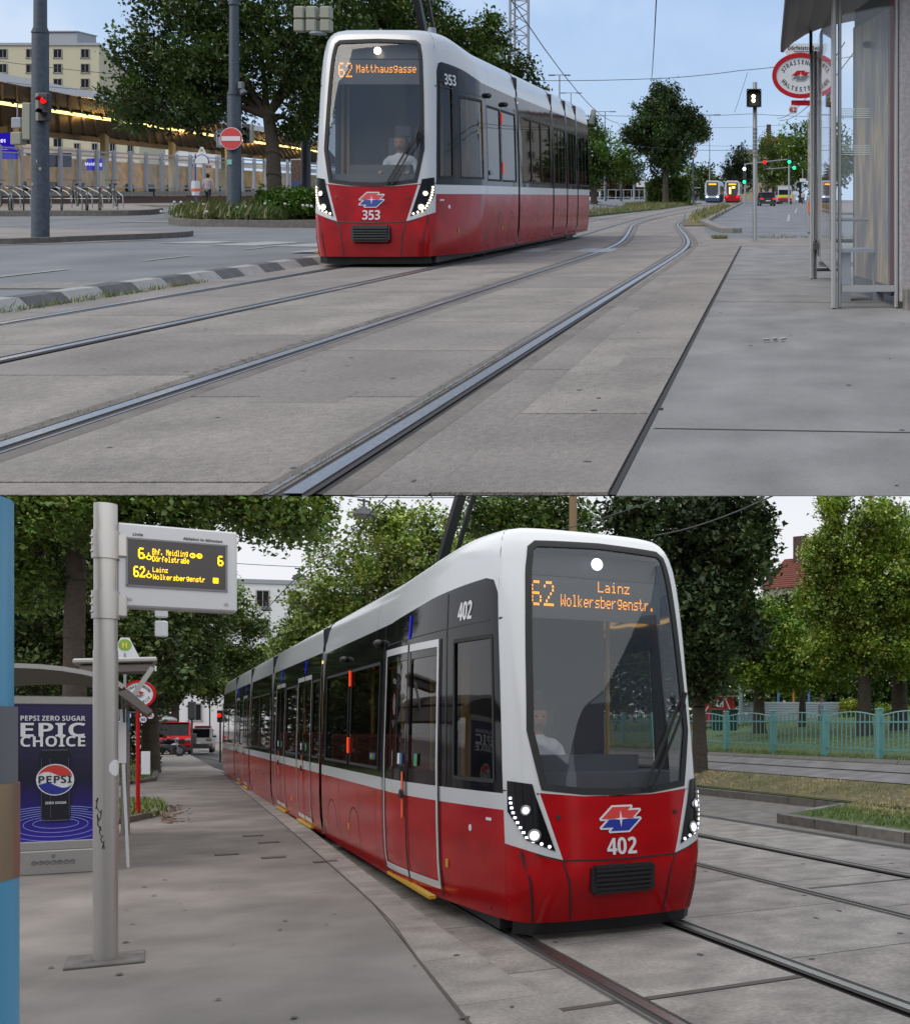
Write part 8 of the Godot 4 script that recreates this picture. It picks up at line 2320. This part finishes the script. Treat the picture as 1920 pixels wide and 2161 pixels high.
func lower_park() -> void:
	# terrain of the park: level strip, bank, lawn
	var mb := MB.new()
	var us := [-12.0, -4.0, 4.0, 12.0, 18.1, 24.5, 32.0, 42.0, 60.0, 90.0, 140.0]
	var vs := [12.7, 14.0, 16.0, 17.3, 20.0, 25.0, 30.0, 45.0, 60.0, 120.0]
	for i in us.size() - 1:
		for j in vs.size() - 1:
			mb.quad(bank(us[i], vs[j]), bank(us[i + 1], vs[j]), bank(us[i + 1], vs[j + 1]), bank(us[i], vs[j + 1]), Vector3.UP)
	struct("park_lawn", mb, M.grass)
	mb = MB.new()
	for i in us.size() - 1: mb.quad(bank(us[i], 12.75, 0.012), bank(us[i + 1], 12.75, 0.012), bank(us[i + 1], 14.0, 0.012), bank(us[i], 14.0, 0.012), Vector3.UP)
	struct("dry_verge", mb, M.drygrass)
	mb = MB.new(); slab(mb, pv([[18.15, 12.8], [16.45, 10.15], [12.5, 10.05], [-8, 9.95], [-8, 12.8]]), lf, 0.138, -0.02); struct("grass_island", mb, M.grass)
	mb = MB.new()
	for i in us.size() - 1:
		for q in [[14.05, 15.0], [15.12, 16.0]]:
			mb.quad(bank(us[i], q[0], 0.02), bank(us[i + 1], q[0], 0.02), bank(us[i + 1], q[1], 0.02), bank(us[i], q[1], 0.02), Vector3.UP)
	struct("park_path", mb, M.pathgrey)
	mb = MB.new()
	for i in us.size() - 1: mb.quad(bank(us[i], 16.0, 0.04), bank(us[i + 1], 16.0, 0.04), bank(us[i + 1], 16.12, 0.12), bank(us[i], 16.12, 0.12), Vector3(0, 1, 0))
	struct("path_edging", mb, M.stone)
	var kt := thing("park_kerb", "weathered stone kerb round the grass island and along the park", "kerb", Vector3.ZERO)
	var line := [Vector2(44, 12.4), Vector2(24.5, 12.55), Vector2(18.1, 12.8), Vector2(16.4, 10.1), Vector2(12.5, 10.0), Vector2(2, 9.9)]
	for i in line.size() - 1:
		var a: Vector2 = line[i]; var b: Vector2 = line[i + 1]
		var c := maxi(1, int((b - a).length() / 1.0))
		for j in c:
			mb = MB.new(); ribbon(mb, [a.lerp(b, (j + 0.008) / c), a.lerp(b, (j + 0.992) / c)], -0.11, 0.11, 0.145, -0.02, lf); mk("kerb_stone", mb, [M.stone, M.stone_light, M.stone][rng.randi() % 3] if i >= 2 else M.stone, kt)
	var toW := func(l: Array) -> PackedVector2Array:
		var p := PackedVector2Array()
		for q in l:
			var w := L(q[0], q[1])
			p.append(Vector2(w.x, w.z))
		return p
	var by := func(x: float, z: float) -> float:
		var v := x * CA - z * SA
		return (lookup(BANK, v) if v > 12.6 else 0.138)
	blades("dry_grass", "sun bleached straw coloured grass behind the island kerb", [toW.call([[18.0, 12.95], [30, 12.75], [30, 13.95], [6, 13.95], [6, 12.0], [16.8, 11.4]])], by, 24000, 0.075, [Color(0.13, 0.16, 0.04), Color(0.42, 0.33, 0.17)])
	blades("island_grass", "short green grass on the kerbed island by the far track", [toW.call([[16.2, 10.3], [17.2, 12.0], [4, 12.6], [4, 10.1]])], by, 9000, 0.08, [Color(0.09, 0.15, 0.03), Color(0.13, 0.17, 0.045)])
	blades("bank_grass", "grass and weeds at the foot of the turquoise fence", [toW.call([[14, 16.15], [44, 16.15], [44, 17.6], [14, 17.6]])], by, 9000, 0.13, [Color(0.08, 0.14, 0.03), Color(0.15, 0.15, 0.05)])
	blades("lawn_grass", "mown lawn rising behind the turquoise fence", [toW.call([[10, 17.6], [60, 17.6], [75, 34], [20, 34]])], by, 30000, 0.05, [Color(0.17, 0.30, 0.04), Color(0.24, 0.31, 0.06)])
	blades("path_seam", "line of grass growing down the middle of the park path", [toW.call([[12, 15.0], [50, 15.0], [50, 15.13], [12, 15.13]])], by, 2500, 0.06, [Color(0.12, 0.15, 0.04), Color(0.22, 0.18, 0.07)])
	# turquoise fence
	var t := thing("park_fence", "turquoise metal picket fence with arched panels along the park", "fence", Vector3.ZERO)
	var posts := [Vector2(17.2, 16.7), Vector2(19.85, 16.8), Vector2(22.5, 16.93), Vector2(25.4, 17.12), Vector2(28.9, 17.45), Vector2(32.7, 17.8), Vector2(36.6, 18.15), Vector2(40.5, 18.5), Vector2(44.5, 18.85), Vector2(48.5, 19.2)]
	for i in posts.size():
		mb = MB.new(); var o := L(posts[i].x, posts[i].y, lookup(BANK, posts[i].y))
		mb.bev(o + Vector3(0, 0.67, 0), Vector3(0.16, 1.36, 0.16), 0.02, Basis(Vector3.UP, YAW)); mb.bev(o + Vector3(0, 1.36, 0), Vector3(0.19, 0.05, 0.19), 0.015, Basis(Vector3.UP, YAW)); mk("post", mb, M.teal, t)
	for i in posts.size() - 1:
		var a: Vector2 = posts[i]; var b: Vector2 = posts[i + 1]
		var ya := lookup(BANK, a.y); var yb := lookup(BANK, b.y)
		var at := func(f: float, e: float) -> Vector3:
			var q := a.lerp(b, f)
			return L(q.x, q.y, lerpf(ya, yb, f) + e)
		for e in [0.28, 1.02]:
			mb = MB.new(); mb.bar(at.call(0.03, e), at.call(0.97, e), 0.03, 0.045); mk("rail", mb, M.teal, t)
		mb = MB.new()
		for j in 10: mb.bar(at.call(0.05 + 0.09 * j, 1.20 + 0.11 * sin(PI * j / 10.0)), at.call(0.14 + 0.09 * j, 1.20 + 0.11 * sin(PI * (j + 1) / 10.0)), 0.025, 0.03)
		mk("arched_rail", mb, M.tealight, t)
		for j in 11:
			var f := 0.08 + 0.084 * j
			mb = MB.new(); mb.bar(at.call(f, 0.14), at.call(f, 1.20 + 0.11 * sin(PI * (f - 0.05) / 0.9)), 0.034, 0.034); mk("picket", mb, M.teal, t)
	# playground hut
	t = thing("playground_hut", "red playground hut with white braces behind the fence", "hut", Vector3(-2.6, 2.15, -54.0), "", 0.1)
	mb = MB.new(); mb.box(Vector3(0, 0.55, -1.0), Vector3(1.9, 1.5, 2.0)); mk("wall", mb, mat(lin(0.42, 0.02, 0.02), 0.6), t)
	for k in 12:
		mb = MB.new(); mb.box(Vector3(-0.87 + k * 0.158, 0.55, 0.02), Vector3(0.08, 1.5, 0.05)); mk("board", mb, mat(lin(0.46, 0.025, 0.022), 0.6), t)
	mb = MB.new(); mb.bar(Vector3(-0.85, 0.0, 0.06), Vector3(-0.1, 1.2, 0.06), 0.06, 0.06); mb.bar(Vector3(0.9, 0.0, 0.06), Vector3(0.4, 1.2, 0.06), 0.06, 0.06); mb.box(Vector3(0, 1.22, 0.06), Vector3(2.0, 0.08, 0.06)); mk("brace", mb, M.signwhite, t)
	mb = MB.new(); mb.box(Vector3(0.1, 0.82, 0.07), Vector3(0.5, 0.34, 0.03)); mk("notice", mb, M.signwhite, t)
	mb = MB.new(); mb.box(Vector3(0.5, 1.5, -0.6), Vector3(3.6, 0.12, 2.6)); mk("roof", mb, M.alu, t)
	t = thing("playground_wall", "long low wall of pale horizontal boards in the playground", "wall", Vector3(1.6, 2.1, -55.0), "", 0.1)
	for k in 8:
		mb = MB.new(); mb.bev(Vector3(0, 0.05 + k * 0.125, 0), Vector3(6.2, 0.11, 0.06 + 0.02 * (k % 2)), 0.012); mk("board", mb, mat(lin(0.36, 0.42, 0.46), 0.6), t)
	t = thing("branching_post", "grey blue post with forked top beside the red hut", "post", Vector3(-1.3, 1.9, -52.0))
	mb = MB.new(); mb.cyl(Vector3(0, 0, 0), Vector3(0, 2.0, 0), 0.11, 0.09, 10)
	for a in [-0.9, 0.7, 0.2]: mb.cyl(Vector3(0, 1.75, 0), Vector3(a, 2.3 + 0.2 * a * a, 0.2), 0.04)
	mk("trunk_post", mb, mat(lin(0.2, 0.3, 0.32), 0.6), t)
	for k in 4:
		t = thing("climbing_pole", "%s of the orange and blue climbing poles behind the board wall" % ["leftmost", "second from left", "third from left", "rightmost"][k], "play pole", Vector3(-0.2 + k * 0.85, 2.3, -58.0), "climbing poles of the playground")
		mb = MB.new(); mb.cyl(Vector3(0, 0, 0), Vector3(0, 2.2, 0), 0.07); mk("pole", mb, [mat(lin(0.5, 0.2, 0.03), 0.5), mat(lin(0.08, 0.18, 0.35), 0.5)][k % 2], t)
	for q in [["person in light clothes walking behind the fence beside the red hut", -0.35, -0.9], ["person with dark hair sitting low behind the lawn", 2.6, -0.25]]:
		person(q[0], Vector3(q[1], 1.5 + q[2] * 0.3, -50.0), Color(0.30, 0.33, 0.38), Color(0.05, 0.06, 0.09), Color(0.03, 0.02, 0.02), 0.3, 1.0, 0.04, "people in the playground", 1.2)
	for q in [[-2.25, "green waste bin left of its twin behind the fence"], [-1.55, "green waste bin right of its twin behind the fence"]]:
		t = thing("waste_bin", q[1], "bin", Vector3(q[0], 1.55, -47.0), "green waste bins")
		mb = MB.new(); mb.bev(Vector3(0, 0.5, 0), Vector3(0.5, 0.9, 0.5), 0.04); mk("body", mb, mat(lin(0.01, 0.05, 0.04), 0.5), t)
		mb = MB.new(); mb.bev(Vector3(0, 0.98, 0), Vector3(0.54, 0.08, 0.54), 0.02); mk("lid", mb, mat(lin(0.015, 0.09, 0.07), 0.5), t)

func lower_trees() -> void:
	var dk := Color(0.036, 0.052, 0.018)
	var cap := func(at: Vector3) -> float: return under(0.0) - 0.35 - at.y
	var put := func(called: String, label: String, at: Vector3, th: float, tr: float, lobes: Array, n: int, sc: float, col: Color, lean := Vector3.ZERO) -> void:
		tree(called, label, at, th, tr, lobes, n, sc, col, "", lean, cap.call(at), K)
	put.call("plane_tree", "tall dark tree with thick trunk behind the departure display", Vector3(-13.3, 0.1, -20.0), 5.6, 0.19, [[-0.6, 5.9, 0.5, 1.5, 0.9, 1.3], [0.9, 5.6, 0.6, 1.6, 0.75, 1.3], [2.6, 5.9, 0.6, 1.5, 0.7, 1.2], [4.2, 5.7, 0.4, 1.2, 0.65, 1.1], [4.5, 6.3, 0.2, 0.6, 0.35, 0.7], [-1.0, 4.6, 0.0, 1.0, 0.8, 1.0], [1.9, 4.9, 0.2, 1.0, 0.6, 1.0], [0.5, 7.2, 0, 3.0, 1.0, 1.6], [3.6, 7.0, 0, 2.2, 0.7, 1.4]], 7500, 0.30, Color(0.05, 0.078, 0.017))
	put.call("street_tree", "leafy street tree left of the viewer beside the platform", L(3.5, -8.0, 0.15), 3.4, 0.25, [[0, 5.0, 0, 2.4, 1.9, 2.4], [0, 7.4, 0, 2.2, 1.8, 2.2], [1.0, 3.8, 0.6, 1.5, 1.1, 1.5]], 2600, 0.5, Color(0.05, 0.075, 0.02))
	put.call("street_tree", "leafy street tree behind the viewer at the left", L(-3.0, -7.0, 0.15), 3.4, 0.25, [[0, 5.0, 0, 2.4, 1.9, 2.4], [0, 7.4, 0, 2.2, 1.8, 2.2], [1.0, 3.8, 0.6, 1.5, 1.1, 1.5]], 2600, 0.5, Color(0.05, 0.075, 0.02))
	put.call("dark_tree", "very dark dense tree left of the display pole above the shelter", Vector3(-21.8, 0.1, -31.0), 2.5, 0.3, [[-0.5, 4.4, 0, 2.2, 1.5, 1.6], [2.0, 4.6, 0, 1.8, 1.4, 1.5], [0.3, 7.0, 0, 2.6, 1.8, 1.8], [2.6, 6.6, 0.3, 1.9, 1.7, 1.6], [1.0, 3.3, 0, 2.4, 0.8, 1.4], [3.6, 4.0, 0.2, 1.2, 1.2, 1.3]], 4200, 0.40, dk)
	put.call("dark_tree", "dark drooping tree above the oval stop sign", Vector3(-21.6, 0.1, -36.5), 3.0, 0.25, [[0.3, 4.2, 0, 2.0, 1.6, 1.6], [1.3, 6.0, 0, 1.9, 1.7, 1.6], [-0.6, 6.4, 0, 1.9, 1.7, 1.6], [1.0, 3.7, 0, 1.1, 0.8, 1.1], [-1.4, 4.6, 0, 1.4, 1.2, 1.2]], 4200, 0.40, Color(0.042, 0.062, 0.02))
	put.call("street_tree", "mid green tree leaning over the street behind the red van", Vector3(-37.5, 0.1, -66.0), 3.5, 0.25, [[0, 5.2, 0, 3.2, 2.0, 2.5], [2.2, 4.4, 0, 1.6, 1.2, 1.6], [-1.5, 7.4, 0, 2.8, 1.8, 2.5], [-2.5, 4.5, 0, 3.0, 2.6, 2.5]], 3600, 0.62, Color(0.045, 0.07, 0.02))
	put.call("dark_tree", "dark mid street tree before the white house", Vector3(-27.4, 0.1, -46.0), 3.0, 0.2, [[2.4, 5.0, 0, 1.5, 1.3, 1.3], [4.2, 4.6, 0, 1.1, 0.8, 1.1], [2.8, 7.2, 0, 1.7, 1.3, 1.4], [4.4, 6.2, 0, 1.0, 0.9, 1.0], [0.6, 5.6, 0, 1.6, 1.3, 1.4]], 2200, 0.42, Color(0.05, 0.075, 0.02))
	put.call("street_tree", "rounded tree closing the far end of the street", Vector3(-63, 0.1, -140.0), 4.5, 0.35, [[-6, 8, 0, 6, 4.5, 4], [1, 6.8, 0, 4.5, 3.5, 4], [5.5, 8.0, 0, 3.6, 3.8, 4], [-12, 7, 0, 6, 5, 4]], 2600, 1.2, Color(0.06, 0.085, 0.03))
	put.call("maple_tree", "tall bright green tree left of the tram roof in the middle", Vector3(-13.9, 0.1, -36.0), 3.0, 0.28, [[0.6, 7.0, 0, 2.6, 1.8, 2.0], [2.6, 7.8, 0, 2.2, 1.5, 1.8], [0.9, 8.6, 0, 1.5, 0.9, 1.4], [-1.2, 5.6, 0, 1.6, 1.5, 1.6], [3.9, 6.6, 0, 1.8, 1.4, 1.6], [1.6, 5.0, 0, 3.2, 1.3, 1.8], [-2.1, 4.6, 0, 1.2, 0.9, 1.2]], 6200, 0.36, Color(0.10, 0.13, 0.035))
	put.call("maple_tree", "smaller yellow green tree beside the tail of tram 402", Vector3(-26.5, 0.1, -52.0), 3.0, 0.2, [[1.0, 4.3, 0, 1.5, 0.9, 1.3], [2.8, 5.0, 0, 1.7, 1.2, 1.5], [4.6, 6.6, 0, 2.0, 1.8, 1.7]], 2400, 0.46, Color(0.095, 0.13, 0.03))
	put.call("linden_tree", "dark green tree rising behind the front roof of tram 402", Vector3(-6.9, 0.1, -31.0), 5.0, 0.25, [[0.2, 8.0, 0, 1.7, 1.2, 1.4], [-1.2, 7.9, 0, 1.1, 0.9, 1.2], [1.0, 7.0, 0, 1.2, 0.9, 1.2]], 2200, 0.34, Color(0.05, 0.08, 0.022))
	put.call("chestnut_tree", "big dark chestnut with drooping leaves right of tram 402", L(26.9, 13.75, 0.3), 3.4, 0.2, [[0.2, 5.0, 0.4, 1.5, 1.1, 1.4], [0.7, 6.4, 0.2, 1.6, 1.2, 1.4], [-0.6, 6.6, 0, 1.5, 1.2, 1.4], [0.2, 7.8, 0, 1.7, 1.0, 1.4], [0.9, 4.2, 0.3, 1.1, 0.9, 1.2], [-0.3, 3.7, 0.5, 1.3, 0.9, 1.1], [0.1, 2.8, 0.3, 0.9, 0.6, 0.9], [-2.0, 7.6, 0, 0.8, 0.9, 0.9], [1.5, 7.2, 0, 0.7, 0.9, 0.8]], 6000, 0.46, Color(0.023, 0.035, 0.016))
	put.call("park_tree", "mid green tree between the chestnut and the big park tree", Vector3(-0.3, 1.8, -42.0), 2.0, 0.22, [[-0.2, 4.1, 0, 1.6, 1.2, 1.4], [1.3, 3.1, 0, 1.7, 1.2, 1.4], [-1.4, 2.6, 0, 1.5, 1.0, 1.3], [0.4, 2.0, 0, 2.2, 0.7, 1.4], [2.6, 2.2, 0, 1.3, 0.9, 1.2]], 4600, 0.40, Color(0.095, 0.14, 0.026))
	put.call("park_tree", "big yellow green tree filling the right edge above the fence", Vector3(3.6, 1.7, -38.5), 3.0, 0.24, [[-0.6, 6.0, 0.2, 1.4, 1.4, 1.3], [0.6, 7.3, 0, 1.5, 1.4, 1.4], [1.4, 5.2, 0, 1.8, 1.6, 1.5], [-0.6, 4.2, 0.3, 1.5, 1.2, 1.3], [0.4, 3.0, 0.2, 2.2, 1.0, 1.5], [-1.5, 6.2, 0, 0.9, 1.1, 1.0], [-1.0, 8.2, 0, 0.8, 0.9, 0.9], [-1.8, 4.8, 0, 0.9, 0.9, 1.0], [-1.5, 2.8, 0, 1.1, 0.9, 1.1], [2.2, 2.6, 0, 1.5, 0.9, 1.3], [-1.3, 7.2, 0, 0.6, 0.7, 0.6]], 9000, 0.36, Color(0.10, 0.132, 0.027))
	put.call("park_tree", "slim trunked tree behind the fence at the right edge", Vector3(5.1, 1.6, -40.0), 2.6, 0.3, [[0.3, 4.2, 0, 1.9, 1.5, 1.5], [0.6, 6.8, 0, 1.7, 1.6, 1.5]], 2200, 0.4, Color(0.11, 0.14, 0.03))
	put.call("park_tree", "dark thin tree in front of the board wall", Vector3(-0.4, 1.7, -46.0), 1.8, 0.2, [[0, 3.6, 0, 1.8, 1.4, 1.4], [0.9, 4.8, 0, 1.5, 1.4, 1.4]], 1800, 0.42, Color(0.045, 0.065, 0.02))
	put.call("park_tree", "dark slender tree right of the board wall middle", Vector3(1.65, 1.8, -48.0), 1.8, 0.16, [[0.2, 3.2, 0, 1.9, 1.2, 1.4], [0.5, 4.6, 0, 1.6, 1.3, 1.4]], 1800, 0.42, Color(0.06, 0.085, 0.02))
	shrub("park_hedge", "tall dark hedge closing the back of the park", "hedge", Vector3(6, 2.2, -62), [[-16, 8, 0, 4.6, -2, 1]], 3600, 0.8, Color(0.05, 0.085, 0.02))
	shrub("yellow_bush", "low yellow green bush before the park hedge, left one", "bush", Vector3(4.6, 2.1, -55), [[-0.7, 0.7, 0, 1.0, -0.5, 0.5]], 260, 0.34, Color(0.2, 0.22, 0.03), "yellow green bushes")
	shrub("yellow_bush", "wide yellow green bush at the right before the park hedge", "bush", Vector3(7.2, 2.1, -55), [[-1.4, 1.6, 0, 0.7, -0.5, 0.5]], 320, 0.34, Color(0.16, 0.2, 0.03), "yellow green bushes")
	shrub("street_hedge", "dark undergrowth behind the shelter on the left", "hedge", Vector3(-23, 0.1, -34), [[-7, 0.8, 0, 3.4, -2, 2]], 2200, 0.5, Color(0.03, 0.042, 0.018))
	shrub("tree_backdrop", "dark mass of leaves far behind the shelter trees", "trees", Vector3(-31.0, 0.1, -43), [[-8, 5.4, 0.0, 8.5, -2, 2]], 5200, 0.6, Color(0.022, 0.032, 0.013))
	shrub("far_hedge", "hazy greenery along the far end of the street", "hedge", Vector3(-62, 0.1, -150), [[-30, 16, 0, 7, -4, 2]], 1300, 1.7, Color(0.05, 0.07, 0.028))
